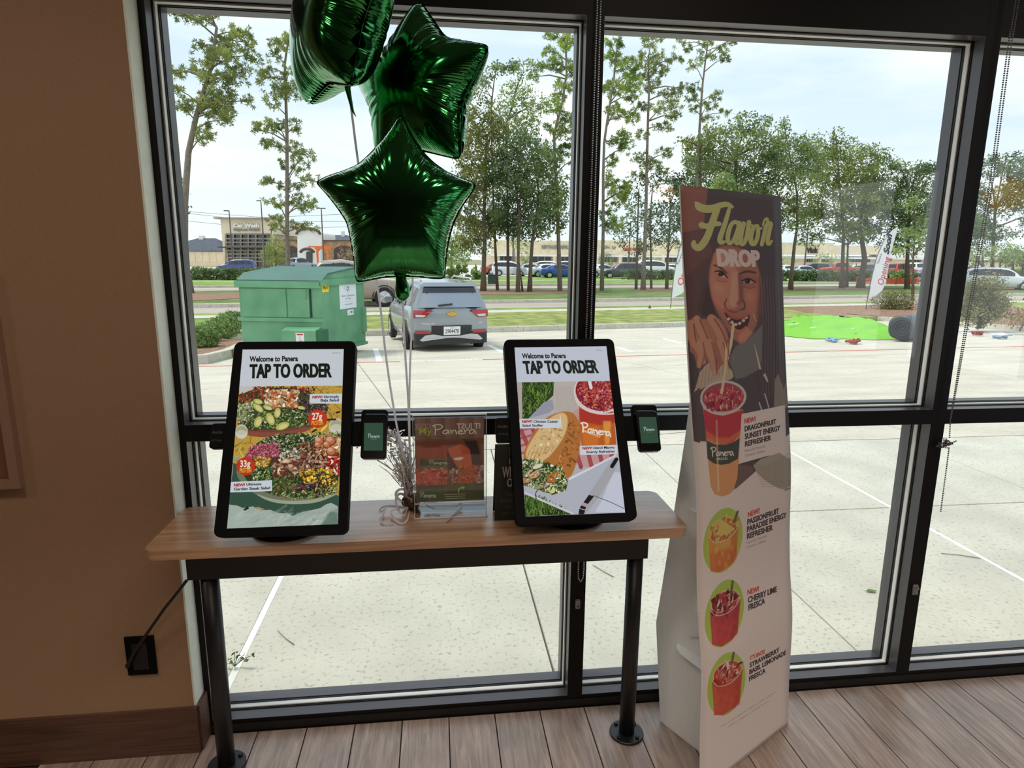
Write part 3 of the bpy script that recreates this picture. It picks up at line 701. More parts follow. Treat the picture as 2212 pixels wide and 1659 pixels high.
# labels
def box(p_, f_, x0, y0, x1, y1, x2, y2, x3, y3): p_.poly([f_(x0, y0), f_(x1, y1), f_(x2, y2), f_(x3, y3)], (206, 214, 222))
box(p, K, 1210, 742, 1576, 738, 1570, 852, 1205, 852)
DK = (34, 30, 32); RE = (170, 40, 30)
p.text('NEW!', K(1238, 793), K(1352, 789), K(1240, 765), RE, .045); p.text('Shrimply', K(1368, 789), K(1540, 785), K(1369, 761), DK, .02); p.text('Baja Salad', K(1332, 828), K(1538, 824), K(1333, 800), DK, .02)
for (cx_, cy_, f_, t_) in ((1298, 1025, K, '27g'), (480, 563, K2, '33g')):
    X, Y = f_(cx_, cy_); p.ell(X, Y, 20.6, 19.6, (190, 56, 28), n=48)
    p.text(t_, (X-12.5, Y+1.5), (X+10, Y+1), (X-12.5, Y-12.5), (236, 232, 226), .03); p.text('PROTEIN', (X-13.2, Y+14), (X+11.8, Y+13.3), (X-13.2, Y+4.2), (238, 196, 60), .02)
box(p, K2, 310, 742, 780, 722, 782, 848, 300, 862)
p.text('NEW!', K2(343, 793), K2(468, 788), K2(345, 763), RE, .045); p.text('Ultimate', K2(486, 784), K2(658, 779), K2(487, 756), DK, .02); p.text('Garden Steak Salad', K2(342, 838), K2(758, 824), K2(343, 808), DK, .02)
p.poly([K(440, 236), K(1598, 228), K(1582, 648), K(404, 656)], (203, 210, 216))
p.text('Welcome to Panera', K(520, 375), K(1075, 368), K(523, 315), (18, 26, 18), .035); p.fat('TAP TO ORDER', K(524, 560), K(1457, 547), K(527, 408), (14, 24, 14), .03, .75)
p.text('Kiosk 2', K(1464, 284), K(1552, 282), K(1465, 268), (120, 124, 128), 0)
art1 = p.a
# ------------------------------------------------------------------ art for kiosk 2
def J(x, y): return (x/5.53+1060, y/5.53+710)
def J2(x, y): return (x/4.608+1040, y/4.608+900)
act2 = (J(285, 225), J(1382, 210), J2(1430, 955), J2(440, 994))
p = Paint(460, 800, list(act2), (196, 202, 216))
p.poly([J(312, 645), J(1425, 630), J2(1430, 955), J2(440, 994)], (176, 176, 182))
p.poly(KP(J, [(312, 645), (760, 640), (750, 800), (450, 1080), (340, 1080)]), (44, 66, 24))
def grass_fill(pp, f_, quad, n, seed):
    g = np.random.default_rng(seed); q = np.array(quad, float)
    for _ in range(n):
        a, b_ = g.uniform(0, 1, 2); P_ = (q[0]*(1-a)+q[1]*a)*(1-b_)+(q[3]*(1-a)+q[2]*a)*b_
        c_ = np.array([(52, 84, 26), (88, 122, 46), (30, 48, 18), (120, 146, 70), (24, 34, 14)][g.integers(5)])
        pp.line([f_(P_[0], P_[1]), f_(P_[0]+g.uniform(-30, 40), P_[1]-g.uniform(20, 80))], g.uniform(.7, 1.8), c_)
grass_fill(p, J, [(370, 700), (750, 700), (600, 960), (370, 1080)], 900, 1)
p.poly(KP(J, [(312, 645), (375, 645), (378, 1080), (345, 1080)]), (178, 168, 166))
p.poly(KP(J, [(755, 640), (1060, 635), (1010, 760), (1070, 960), (700, 1010), (640, 950), (750, 800)]), (186, 178, 170))   # knitted sleeve
for k in range(14): p.line(KP(J, [(770+k*18, 700), (790+k*18, 990)]), .8, (160, 152, 142), .6)
p.poly(KP(J, [(640, 880), (740, 850), (760, 960), (700, 1010), (450, 1080)]), (150, 152, 166))
# striped napkin
p.poly(KP(J, [(345, 1240), (560, 1180), (1060, 960), (1540, 1440), (1540, 1500), (1180, 1659), (340, 1500)]), (196, 150, 152))
for k in range(9): p.line(KP(J, [(330+k*150, 1150), (560+k*130, 1659)]), 9, (150, 52, 58), .75)
for k in range(5): p.line(KP(J, [(350, 1230+k*90), (700, 1130+k*90)]), 5, (150, 60, 66), .6)
# cup
cl = lambda pts, c_, **k_: p.poly(KP(J, pts), c_, **k_)
cl([(1055, 930), (1062, 1200), (1090, 1400), (1300, 1450), (1505, 1440), (1470, 1000)], (190, 92, 36))
cl([(1062, 960), (1070, 1110), (1300, 1160), (1485, 1130), (1470, 1010), (1250, 1010)], (170, 52, 40), soft=3)
cl([(1090, 1180), (1110, 1400), (1280, 1430), (1300, 1180)], (204, 112, 40), soft=4)
cl([(1340, 1110), (1440, 1110), (1420, 1380), (1370, 1400)], (222, 160, 70), soft=3, al=.8)
X, Y = J(1300, 770); p.ell(X, Y, 56, 45, (214, 204, 206), rot=8); p.ell(X+1, Y-2.5, 53, 42, (140, 36, 44), rot=8)
p.scatter(KP(J, [(1040, 700), (1100, 640), (1420, 640), (1460, 900), (1400, 1000), (1200, 960), (1060, 860)]), [(160, 40, 50), (190, 60, 50), (120, 24, 40), (206, 96, 60), (200, 120, 130)], 900, 9, 30)
p.line(KP(J, [(1005, 760), (1020, 880), (1110, 970), (1250, 1020), (1400, 1030), (1475, 1020)]), 3.2, (226, 196, 194), smooth=2)
p.line(KP(J, [(1180, 640), (1200, 710)]), 7, (224, 220, 224))
wordmark(p, J(1078, 1118), J(1430, 1180), J(1082, 1240), 3.0, (236, 226, 216))
p.text('BREAD', J(1110, 1235), J(1310, 1310), J(1112, 1215), (232, 220, 206), .02)
# baguette
cl([(880, 985), (1000, 1010), (1070, 1140), (1080, 1400), (1000, 1700), (930, 1810), (720, 1760), (470, 1640), (385, 1600), (400, 1440), (560, 1170), (700, 1040)], (176, 112, 54), smooth=2)
cl([(860, 990), (930, 1060), (910, 1240), (800, 1420), (640, 1600), (430, 1590), (410, 1470), (560, 1220), (700, 1070)], (214, 182, 128), smooth=2, soft=2)
p.scatter(KP(J, [(850, 1030), (900, 1100), (870, 1260), (640, 1550), (460, 1560), (480, 1380), (650, 1130)]), [(206, 172, 116), (224, 196, 150), (186, 150, 94)], 200, 8, 31, 2.5, .85)
p.scatter(KP(J, [(960, 1050), (1060, 1180), (1060, 1420), (980, 1650), (760, 1640), (900, 1400)]), [(170, 104, 48), (186, 120, 60), (150, 86, 36)], 220, 10, 32, 2, .85)
for k in range(7): p.line(KP(J, [(770-k*50, 1400+k*10), (720-k*50, 1470+k*20)]), 1.6, (150, 96, 46), .5)
cl([(380, 1580), (470, 1570), (720, 1620), (860, 1700), (880, 1760), (700, 1700), (380, 1640)], (92, 64, 34), soft=1)
p.poly(KP(J2, [(405, 440), (520, 430), (660, 470), (800, 520), (850, 640), (840, 740), (700, 780), (560, 730), (420, 690)]), (96, 104, 62), smooth=2)
p.scatter(KP(J2, [(405, 440), (520, 430), (660, 470), (800, 520), (850, 640), (840, 740), (700, 780), (560, 730), (420, 690)]), GR+[(200, 205, 160), (220, 220, 190)], 1500, 9, 33, 2.4)
for (x_, y_, w_, h_, c_) in ((520, 570, 70, 55, (206, 160, 126)), (720, 610, 85, 58, (190, 104, 48)), (760, 600, 40, 30, (216, 160, 90)), (450, 630, 50, 40, (186, 130, 70)), (610, 690, 70, 32, (186, 150, 120)), (700, 730, 40, 44, (206, 206, 140)), (560, 500, 60, 24, (214, 216, 190))):
    X, Y = J2(x_, y_); p.ell(X+1, Y+2, w_/4.6, h_/4.6, (60, 40, 20), .7, rot=-20, n=9); p.ell(X, Y, w_/5, h_/5.2, c_, rot=-20, n=9)
p.scatter(KP(J2, [(430, 520), (800, 560), (830, 700), (560, 720), (430, 640)]), GR[1:4]+[(230, 230, 205)], 300, 7, 34, 4)
# tray paper
p.poly(KP(J2, [(870, 620), (1345, 385), (1400, 640), (1430, 955), (900, 970), (430, 770), (420, 690), (560, 730), (700, 785), (840, 740)]), (178, 182, 194))
p.poly(KP(J2, [(870, 612), (1345, 378), (1347, 396), (872, 640)]), (214, 216, 224))
p.poly(KP(J2, [(1310, 560), (1395, 560), (1430, 955), (1130, 950), (1200, 830)]), (200, 204, 220), soft=2)
p.poly(KP(J2, [(440, 990), (430, 780), (520, 800), (900, 972)]), (40, 58, 24)); grass_fill(p, J2, [(445, 850), (560, 850), (850, 985), (445, 995)], 500, 3)
p.line(KP(J2, [(430, 760), (900, 962)]), 5, (200, 202, 210)); p.line(KP(J2, [(560, 730), (535, 770), (545, 820)]), 1.6, (30, 28, 26), smooth=2)
p.line(KP(J2, [(1330, 440), (1270, 560), (1150, 740), (1000, 960)]), [10, 20, 22, 12], (168, 168, 172), smooth=2)
p.line(KP(J2, [(1345, 430), (1300, 500)]), 8, (22, 20, 24)); p.poly(KP(J2, [(1070, 780), (1120, 795), (1060, 870), (1015, 855)]), (24, 22, 26)); p.poly(KP(J2, [(1010, 858), (1055, 872), (1040, 895), (995, 880)]), (190, 150, 150)); p.poly(KP(J2, [(990, 885), (1040, 900), (1020, 970), (965, 972), (970, 930)]), (24, 26, 30)); p.line(KP(J2, [(980, 915), (1030, 930)]), 1.5, (200, 200, 205))
p.line(KP(J2, [(1110, 785), (1280, 850), (1420, 915)]), 1.4, (90, 92, 100))
box(p, J, 345, 1090, 845, 1085, 850, 1190, 350, 1200); box(p, J, 1065, 1405, 1510, 1393, 1525, 1503, 1072, 1515)
p.text('NEW!', J(373, 1133), J(496, 1129), J(374, 1103), RE, .045); p.text('Chicken Caesar', J(512, 1131), J(808, 1127), J(512, 1101), DK, .02); p.text('Salad Stuffer', J(376, 1178), J(628, 1175), J(377, 1150), DK, .02)
p.text('NEW!', J(1098, 1448), J(1216, 1444), J(1099, 1419), RE, .045); p.text('Island Mango', J(1230, 1443), J(1480, 1438), J(1230, 1414), DK, .02); p.text('Energy Refresher', J(1148, 1492), J(1486, 1485), J(1149, 1464), DK, .02)
p.poly([J(280, 220), J(1390, 205), J(1425, 630), J(308, 645)], (196, 202, 216))
p.text('Welcome to Panera', J(375, 355), J(898, 350), J(370, 298), (28, 36, 30), .035); p.fat('TAP TO ORDER', J(407, 539), J(1291, 527), J(383, 390), (24, 34, 28), .03, .75)
p.text('Kiosk 1', J(1262, 264), J(1345, 262), J(1262, 249), (130, 132, 140), 0)
art2 = p.a

T1 = ([K(1800, 965), K(2085, 965), K(2085, 1478), K(1780, 1480)], [K(1828, 1072), K(2042, 1072), K(2036, 1386), K(1820, 1386)], [K(1790, 925), K(2088, 925), K(2088, 1330), K(1782, 1330)], [K(1690, 1060), K(1800, 1060), K(1790, 1330), K(1680, 1330)])
kiosk(((503, 738), (765, 736), (753, 1153), (464, 1161)), act1, art1, 'black order kiosk at the left of the table, screen showing two salads', .34,
      [(455, 914), (497, 914), (497, 968), (450, 968)], T1, (-.425, -.207))
T2 = ([J(1742, 975), J(2000, 975), J(2048, 1455), J(1745, 1460)], [J(1770, 1057), J(1975, 1055), J(2010, 1362), J(1800, 1368)], [J(1690, 912), J(1985, 912), J(2010, 1300), J(1720, 1300)], [J(1590, 1050), J(1760, 1050), J(1790, 1325), J(1620, 1330)])
kiosk(((1091, 733), (1328, 731), (1375, 1123), (1112, 1136)), act2, art2, 'black order kiosk at the right of the table, screen showing a sandwich', .34,
      [(1071, 902), (1112, 902), (1112, 954), (1073, 954)], T2, (.382, -.207))

# ================================================================== acrylic sign holder with flyer
y0_ = -.145
A = [at(892, 898, y=y0_+.0), at(1050, 899, y=y0_), at(1047, 1098, y=y0_), at(913, 1096, y=y0_)]
zt, zb = A[0][2], TZ+.03; xl, xr = A[0][0], A[1][0]
quadf = [(900, 900), (1046, 901), (1047, 1097), (900, 1096)]
p = Paint(380, 500, quadf, (120, 96, 90))
def G(x, y): return (x/5.924+780, y/5.925+870)
for k in range(16): p.line([G(640+k*60, 170), G(640+k*60, 560)], 6+k % 3*3, [(134, 108, 100), (104, 84, 78), (150, 124, 112)][k % 3], .5, 2)
p.poly([G(700, 480), G(1590, 470), G(1590, 1110), G(700, 1150)], (112, 64, 46), soft=6)
p.poly([G(1120, 600), G(1290, 540), G(1420, 640), G(1430, 860), G(1230, 860), G(1120, 700)], (176, 92, 62), soft=3)
p.poly([G(1300, 480), G(1480, 500), G(1560, 860), G(1430, 840), G(1400, 620)], (34, 26, 26), soft=2); p.poly([G(1110, 620), G(1250, 900), G(1270, 1080), G(1110, 880)], (30, 22, 24), soft=2)
p.poly([G(1180, 735), G(1330, 720), G(1290, 770), G(1210, 765)], (232, 214, 200), smooth=1)
p.poly([G(720, 560), G(1110, 560), G(1110, 740), G(740, 740)], (140, 62, 40), soft=2)
p.poly([G(760, 730), G(1110, 735), G(1110, 880), G(780, 880)], (82, 104, 58)); p.poly([G(770, 735), G(1110, 760), G(1110, 830), G(775, 830)], (48, 60, 40))
p.poly([G(690, 880), G(1110, 880), G(1100, 1150), G(740, 1140)], (184, 72, 60)); p.scatter([G(690, 880), G(1110, 880), G(1100, 1140), G(740, 1140)], [(190, 80, 70), (214, 120, 110), (150, 44, 40)], 260, 12, 41, 2)
p.poly([G(1250, 850), G(1500, 850), G(1500, 1090), G(1250, 1090)], (178, 84, 40)); p.scatter([G(1250, 850), G(1500, 850), G(1500, 1090), G(1250, 1090)], [(196, 110, 60), (150, 60, 30)], 160, 10, 42, 3)
p.scatter([G(1100, 890), G(1260, 900), G(1260, 1090), G(1110, 1090)], [(196, 170, 160), (150, 110, 100), (110, 60, 56)], 100, 14, 43, 2)
p.scatter([G(1500, 850), G(1590, 850), G(1590, 1090), G(1500, 1090)], [(196, 170, 160), (150, 110, 100)], 60, 14, 44, 2)
p.poly([G(640, 1110), G(1600, 1100), G(1600, 1345), G(640, 1345)], (62, 86, 62))
p.poly([G(640, 1150), G(1100, 1150), G(1100, 1345), G(640, 1345)], (72, 98, 74))
p.text('IT JUST', G(1232, 335), G(1530, 338), G(1232, 262), (206, 196, 190), .02, .9, flip=True); p.text('GOOD', G(690, 325), G(905, 325), G(690, 250), (190, 178, 182), .02, .5, flip=True)
p.text('My', G(765, 395), G(925, 395), G(765, 300), (150, 168, 60), .01)
wordmark(p, G(930, 265), G(1475, 280), G(930, 405), 2.3, (222, 200, 184))
wordmark(p, G(880, 750), G(1110, 760), G(880, 815), 1.3, (206, 206, 190)); wordmark(p, G(760, 1195), G(960, 1205), G(760, 1275), 1.6, (226, 222, 214))
for k in range(3): p.line([G(740+k*20, 435+k*32), G(1480-k*10, 435+k*32)], 1.4, (96, 76, 70), .8)
for k in range(3): p.line([G(1100+k*10-20, 1246+k*30), G(1335, 1246+k*30)], 1.8, (206, 206, 196), .75)
p.line([G(1255, 1218), G(1250, 1175), G(1285, 1155), G(1325, 1155)], 3, (150, 180, 90), smooth=2); p.poly([G(1300, 1130), G(1335, 1155), G(1305, 1182)], (150, 180, 90))
holder = empty('acrylic_sign_holder', ((xl+xr)/2, y0_, TZ), 'clear acrylic stand holding a printed drinks flyer between the two kiosks', 'sign holder')
FP = [np.array([xl+.004, y0_, zt-.008]), np.array([xr-.006, y0_, zt-.008]), np.array([xr-.006, y0_, zb+.004]), np.array([xl+.004, y0_, zb+.004])]
m_fly = imgmat('flyer_print', np.clip((p.a*.72+.28*np.array([.50, .42, .38], np.float32))*1.4+.05, 0, 1), .35); t = m_fly.node_tree; tr_ = t.nodes.new('ShaderNodeBsdfTranslucent'); ms_ = t.nodes.new('ShaderNodeMixShader'); ms_.inputs[0].default_value = .5
t.links.new(t.nodes['Image Texture'].outputs[0], tr_.inputs[0]); t.links.new(t.nodes['Principled BSDF'].outputs[0], ms_.inputs[1]); t.links.new(tr_.outputs[0], ms_.inputs[2]); t.links.new(ms_.outputs[0], t.nodes['Material Output'].inputs[0])
fl = quadplate('flyer', FP, m_fly, thick=.0006); keep(fl, holder)
sh = MB().box(xl, xr, y0_-.0035, y0_-.001, TZ+.001, zt).box(xl, xr, y0_+.0012, y0_+.0037, TZ+.001, zt).box(xl, xr, y0_-.045, y0_+.045, TZ+.0005, TZ+.0032)
keep(sh.build('acrylic_sheet', M_acrylic), holder)
eg = MB(); ew = .0016
for a0, a1, b0, b1 in ((xl, xr, zt, zt+ew), (xl, xr, TZ+.028, TZ+.028+ew)): eg.box(a0, a1, y0_-.0038, y0_+.0038, b0, b1)
for xx in (xl-ew, xr): eg.box(xx, xx+ew, y0_-.0038, y0_+.0038, TZ+.001, zt+ew)
for yy in (y0_-.045-ew, y0_+.045): eg.box(xl, xr, yy, yy+ew, TZ+.0005, TZ+.0035)
for xx in (xl-ew, xr): eg.box(xx, xx+ew, y0_-.045, y0_+.045, TZ+.0005, TZ+.0035)
keep(eg.build('polished_edge', mat('bright_acrylic_edge', L(225, 226, 228), .2)), holder)

# dark table tent behind the right kiosk
ty_ = -.222; q0 = at(1069, 1125, z=TZ); q1 = at(1072, 960, y=q0[1])
yy = q0[1]; zz = q1[2]
tq = [(q0[0]+.001, yy, zz), (q0[0]+.205, yy, zz), (q0[0]+.205, yy, TZ), (q0[0]-.001, yy, TZ)]
pq = [at(*c_, y=yy) for c_ in ((1072, 960),)]
def W2P(P):
    q_ = np.array(P)-CP; d_ = q_@FW; return (1106+F*(q_@RT)/d_, 829.5-F*(q_@UP)/d_)
p = Paint(600, 700, [W2P(c_) for c_ in tq], (44, 44, 38)); p.speckle(.004)
p.text('WITH', (1085, 1031), (1122, 1030), (1085, 1008), (186, 182, 172), .02); p.text('OR', (1095, 1051), (1118, 1050), (1095, 1033), (176, 172, 162), .02)
for k, s_ in enumerate(('Head to', 'pick up', 'to get', 'your order')):
    p.text(s_, (1092-(k % 2)*10, 1071+k*13.2), (1128-(k % 2)*3, 1071+k*13.2), (1092-(k % 2)*10, 1063+k*13.2), (82, 78, 70), .0)
p.line([(1101, 990), (1101, 1003)], 1.5, (180, 176, 168)); p.line([(1101, 965), (1101, 985)], 1.2, (110, 106, 98))
tent = quadplate('table_tent', tq, imgmat('tent_print', p.a, .6), thick=.001); 
me = tent.data
MB().add([(q0[0], yy+.001, zz), (q0[0]+.205, yy+.001, zz), (q0[0]+.205, yy+.07, TZ+.001), (q0[0], yy+.07, TZ+.001), (q0[0], yy+.002, zz), (q0[0]+.205, yy+.002, zz), (q0[0]+.205, yy+.071, TZ+.001), (q0[0], yy+.071, TZ+.001)], [(0, 1, 2, 3), (7, 6, 5, 4), (0, 4, 5, 1), (2, 6, 7, 3), (0, 3, 7, 4), (1, 5, 6, 2)]).build('back_leaf', mat('dark_card', L(46, 46, 40), .7), tent)
tag(tent, 'dark printed table tent card half hidden behind the right kiosk', 'sign')

# ================================================================== cardboard standee
c4 = ((1469, 400), (1686, 424), (1702.5, 1563.6), (1514, 1715))
P = rect3(*c4); BL_ = at(1514, 1715, z=0); s_ = np.linalg.norm(BL_-CP)/np.linalg.norm(P[3]); P = [CP+p_*s_ for p_ in P]
TLp, TRp, BRp, BLp = P
BRp = np.array([BRp[0], BRp[1], 0.]); BLp = np.array([BLp[0], BLp[1], 0.])
nb = np.cross([0, 0, 1], BRp-BLp); nb = nb/np.linalg.norm(nb)      # points away from viewer
if nb[1] < 0: nb = -nb
# wave profile read from the visible left edge
nl = np.cross(nb, TLp-BLp)
prof = []
for (px_, py_) in ((1469, 400), (1478, 600), (1488, 800), (1497, 930), (1506, 1050), (1508, 1130), (1506.6, 1230), (1510, 1346), (1519, 1440), (1516.5, 1530), (1513.5, 1600), (1514, 1715)):
    Q = onplane(px_, py_, BLp, nl); hv = (TLp-BLp); tt = np.linalg.solve(np.array([[hv@hv, hv@nb], [hv@nb, 1]]), np.array([(Q-BLp)@hv, (Q-BLp)@nb]))
    prof.append((1-tt[0], tt[1]))
prof = sorted(prof); pt_ = np.array([a for a, _ in prof]); po_ = np.clip(np.array([b_ for _, b_ in prof]), -.12, .12)
NRW, NCL = 90, 10
def front_pt(u, v_, off=0.):
    o_ = float(np.interp(v_, pt_, po_sm)); base = (TLp*(1-u)+TRp*u)*(1-v_)+(BLp*(1-u)+BRp*u)*v_
    return base+nb*(o_+off)
vv = np.linspace(0, 1, 181); ps = np.interp(vv, pt_, po_); kf = np.exp(-.5*(np.arange(-12, 13)/5)**2); kf /= kf.sum(); ps = np.convolve(np.pad(ps, 12, mode='edge'), kf, 'valid')
pt_, po_sm = vv, ps
print('standee profile', np.round(po_, 3), 'h', np.linalg.norm(TLp-BLp), TLp, TRp)
# print
def Sa(x, y): return (x/4.147+1440, y/4.147+380)     # crop A
def Sb(x, y): return (x/4.147+1440, y/4.147+740)     # crop B
def Sc(x, y): return (x/3.19+1480, y/3.19+1080)      # crop C
c4p = ((1465, 397), (1693, 421), (1714, 1570), (1511, 1722))
p = Paint(620, 2260, list(c4p), (222, 200, 190))
a = lambda pts: [Sa(*q_) for q_ in pts]; b2 = lambda pts: [Sb(*q_) for q_ in pts]; c2_ = lambda pts: [Sc(*q_) for q_ in pts]
p.poly(a([(100, 60), (1040, 150), (1100, 1700)])+b2([(1110, 800), (780, 1170), (620, 1310), (600, 900), (235, 880), (190, 0)])+a([(190, 1300)]), (64, 58, 62))
p.poly(a([(100, 60), (370, 100), (330, 480), (140, 510)]), (112, 76, 70)); p.poly(a([(140, 510), (330, 480), (420, 700), (330, 900), (180, 1000)]), (86, 62, 62), soft=4)
p.poly(a([(420, 690), (380, 760), (340, 900), (280, 1240), (190, 1400), (170, 900)]), (74, 54, 54), soft=5)   # hair, left
p.poly(a([(380, 960), (330, 1000), (270, 1200), (340, 1260), (440, 1250)]), (58, 44, 46), soft=4)
# face
SK = (160, 106, 88)
p.poly(a([(450, 610), (700, 640), (860, 820), (880, 1100), (840, 1300), (700, 1480), (620, 1500), (520, 1330), (440, 1200), (390, 1050), (375, 900), (400, 760)]), (132, 86, 74), smooth=2, soft=3)
p.poly(a([(450, 640), (620, 700), (640, 1000), (560, 1240), (450, 1180), (395, 1020), (385, 880), (420, 740)]), SK, smooth=2, soft=6)
p.poly(a([(680, 900), (840, 900), (850, 1120), (760, 1260), (700, 1180)]), (146, 92, 76), .85, soft=8, smooth=1)
p.poly(a([(400, 1050), (470, 1060), (490, 1150), (440, 1160)]), (176, 100, 82), .8, soft=7)
p.poly(a([(590, 860), (640, 860), (650, 1150), (600, 1190), (560, 1150)]), (178, 122, 102), .9, soft=4)
p.poly(a([(640, 880), (680, 900), (690, 1120), (650, 1150)]), (96, 60, 56), .8, soft=5)
p.poly(a([(700, 1350), (640, 1440), (650, 1510), (700, 1500), (780, 1400)]), (170, 112, 92), .8, soft=4)
p.poly(a([(470, 700), (600, 700), (620, 820), (500, 820)]), (176, 118, 98), .6, 9, smooth=2); p.poly(a([(420, 960), (500, 980), (520, 1060), (430, 1050)]), (184, 124, 104), .6, 8, smooth=2)
p.poly(a([(700, 1040), (780, 1040), (790, 1120), (720, 1130)]), (172, 110, 90), .6, 8, smooth=2); p.poly(a([(840, 820), (900, 900), (880, 1280), (800, 1400), (820, 1100)]), (70, 52, 54), .8, 9, smooth=2)
p.poly(a([(430, 830), (560, 840), (560, 930), (450, 930)]), (112, 72, 62), .45, 6, smooth=2); p.poly(a([(660, 890), (820, 890), (810, 990), (670, 990)]), (104, 66, 60), .5, 6, smooth=2)
for k in range(22): p.line(a([(430+k*2, 640), (372-k*4, 820), (350-k*6, 1040), (300-k*5, 1240)]), 1.1, [(96, 72, 68), (52, 40, 44), (70, 52, 52)][k % 3], .5, .8, 2)
# brows, eyes
p.line(a([(420, 800), (470, 810), (540, 870)]), [2, 5, 2], (62, 42, 42), .9, 1.2, 2); p.line(a([(650, 880), (720, 850), (800, 870)]), [3, 6, 3], (60, 42, 44), .9, 1.5, 2)
for (pts, ix, iy) in (([(436, 858), (500, 858), (540, 915), (516, 922), (470, 900)], 486, 880), ([(678, 940), (730, 922), (790, 950), (740, 968), (694, 958)], 724, 945)):
    p.poly(a(pts), (156, 124, 114), smooth=2, soft=.8); X, Y = Sa(ix, iy); p.ell(X, Y, 6, 4.6, (30, 20, 22), soft=.8); p.ell(X-1.4, Y-1.2, .9, .8, (190, 170, 160), .8)
p.line(a([(430, 856), (498, 850), (545, 915)]), [2, 4, 2], (38, 26, 28), 1, .5, 2); p.line(a([(672, 942), (730, 916), (800, 952)]), [2, 4, 2], (38, 26, 28), 1, .5, 2)
p.line(a([(450, 930), (490, 950), (540, 945)]), 2, (108, 66, 58), .8, 1, 2); p.line(a([(690, 990), (740, 1010), (790, 995)]), 2, (92, 56, 52), .8, 1, 2)
# nose
p.line(a([(540, 1100), (515, 1150), (540, 1200), (600, 1225), (640, 1215)]), [2, 4, 3, 4, 2], (96, 52, 48), .85, 1.2, 2); p.line(a([(655, 1200), (700, 1190), (700, 1140), (680, 1110)]), [2, 4, 3, 2], (72, 42, 42), .8, 1.2, 2)
p.ell(*Sa(640, 1140), 4, 5, (92, 54, 50), .6, 2)
# mouth
p.poly(a([(505, 1195), (600, 1290), (700, 1270), (745, 1230), (740, 1320), (690, 1390), (620, 1380), (560, 1320)]), (60, 30, 32), smooth=1, soft=1)
for k, (x_, y_) in enumerate(((555, 1285), (585, 1315), (620, 1335), (655, 1325), (688, 1300), (712, 1272))): p.ell(*Sa(x_, y_-4), 4.0, 3.5, (188, 162, 148), soft=.5, rot=-20, n=10)
p.line(a([(505, 1190), (600, 1282), (700, 1268), (748, 1228)]), [2, 6, 5, 2], (136, 72, 64), 1, .6, 2); p.line(a([(600, 1360), (640, 1395), (690, 1380), (712, 1345)]), [2, 6, 6, 2], (152, 88, 78), 1, .6, 2)
p.line(a([(780, 1240), (800, 1300)]), 3, (186, 150, 130), .5, 2)
# hair on the right, grey jacket, sweater
p.poly(a([(690, 640), (1050, 640), (1090, 1700)])+b2([(1050, 560), (840, 560), (800, 300)])+a([(780, 1600), (860, 1300), (880, 1000), (800, 760)]), (62, 55, 60), soft=3)
for k in range(26):
    p.line(a([(820+k*9, 900), (850+k*8, 1300), (830+k*9, 1659)])+b2([(850+k*8, 500)]), 1.1, [(92, 82, 84), (44, 40, 44), (110, 96, 92)][k % 3], .45, 1, 2)
p.poly(a([(620, 1520), (700, 1500), (860, 1330), (850, 1659)])+b2([(830, 240), (700, 310), (620, 330), (560, 150)]), (92, 92, 92), soft=2)
p.poly(b2([(780, 0), (830, 240), (850, 240), (800, 60)]), (196, 180, 160), .7, 1); p.line(b2([(880, 280), (900, 330)]), 3, (180, 170, 160), .8, 1)
p.poly(b2([(230, 480), (270, 370), (300, 240), (470, 110), (580, 230), (610, 330), (440, 350), (300, 420)]), (150, 134, 118), smooth=1)
for k in range(11): p.line(b2([(275+k*32, 420-k*18), (300+k*30, 220-k*10)]), 1.2, (110, 98, 88), .7)
p.poly(b2([(215, 470), (300, 400), (300, 900), (235, 880)])+[], (70, 62, 66))
# hand
HN = (166, 112, 92)
p.poly(a([(205, 1300), (250, 1255), (330, 1290), (420, 1250), (500, 1300), (560, 1440), (575, 1659), (210, 1659)]), (140, 92, 76), smooth=1, soft=1.5)
p.poly(b2([(210, 0), (560, 0), (545, 180), (500, 190), (440, 280), (400, 260), (380, 150), (290, 240), (272, 200), (240, 100)]), (132, 84, 72), smooth=1)
for pts, w_ in (([(215, 1320), (230, 1480), (300, 1560), (330, 1659)], [16, 19, 17, 15]), ([(270, 1280), (330, 1420), (380, 1540), (420, 1659)], [15, 19, 18, 15]), ([(400, 1275), (470, 1380), (510, 1500), (540, 1640)], [18, 20, 17, 13])):
    p.line(a(pts), w_, HN, .95, 1.2, 2); p.line([(q_[0]+7, q_[1]+2) for q_ in a(pts)], 3.5, (84, 50, 46), .7, 1.4, 2)
for pts, w_ in (([(300, 0), (320, 90), (290, 210)], [16, 15, 10]), ([(380, 0), (410, 120), (428, 280)], [17, 14, 9]), ([(480, 0), (515, 110), (538, 230)], [15, 13, 7])):
    p.line(b2(pts), w_, HN, .95, 1.2, 2); p.line([(q_[0]+6, q_[1]) for q_ in b2(pts)], 3, (88, 52, 46), .6, 1.2, 2)
p.ell(*Sa(552, 1490), 4, 8, (130, 70, 66), .9, 1, 10); p.ell(*Sb(425, 268), 3, 5, (176, 120, 110), .9, .6)
# straw
p.line(a([(598, 1330), (575, 1520), (548, 1659)])+b2([(540, 0), (530, 250), (520, 290), (492, 450)]), 6, (206, 176, 132), 1, .4); p.line(b2([(546, 0), (536, 250), (526, 300), (500, 450)]), 1.4, (160, 128, 90), .8, .4)
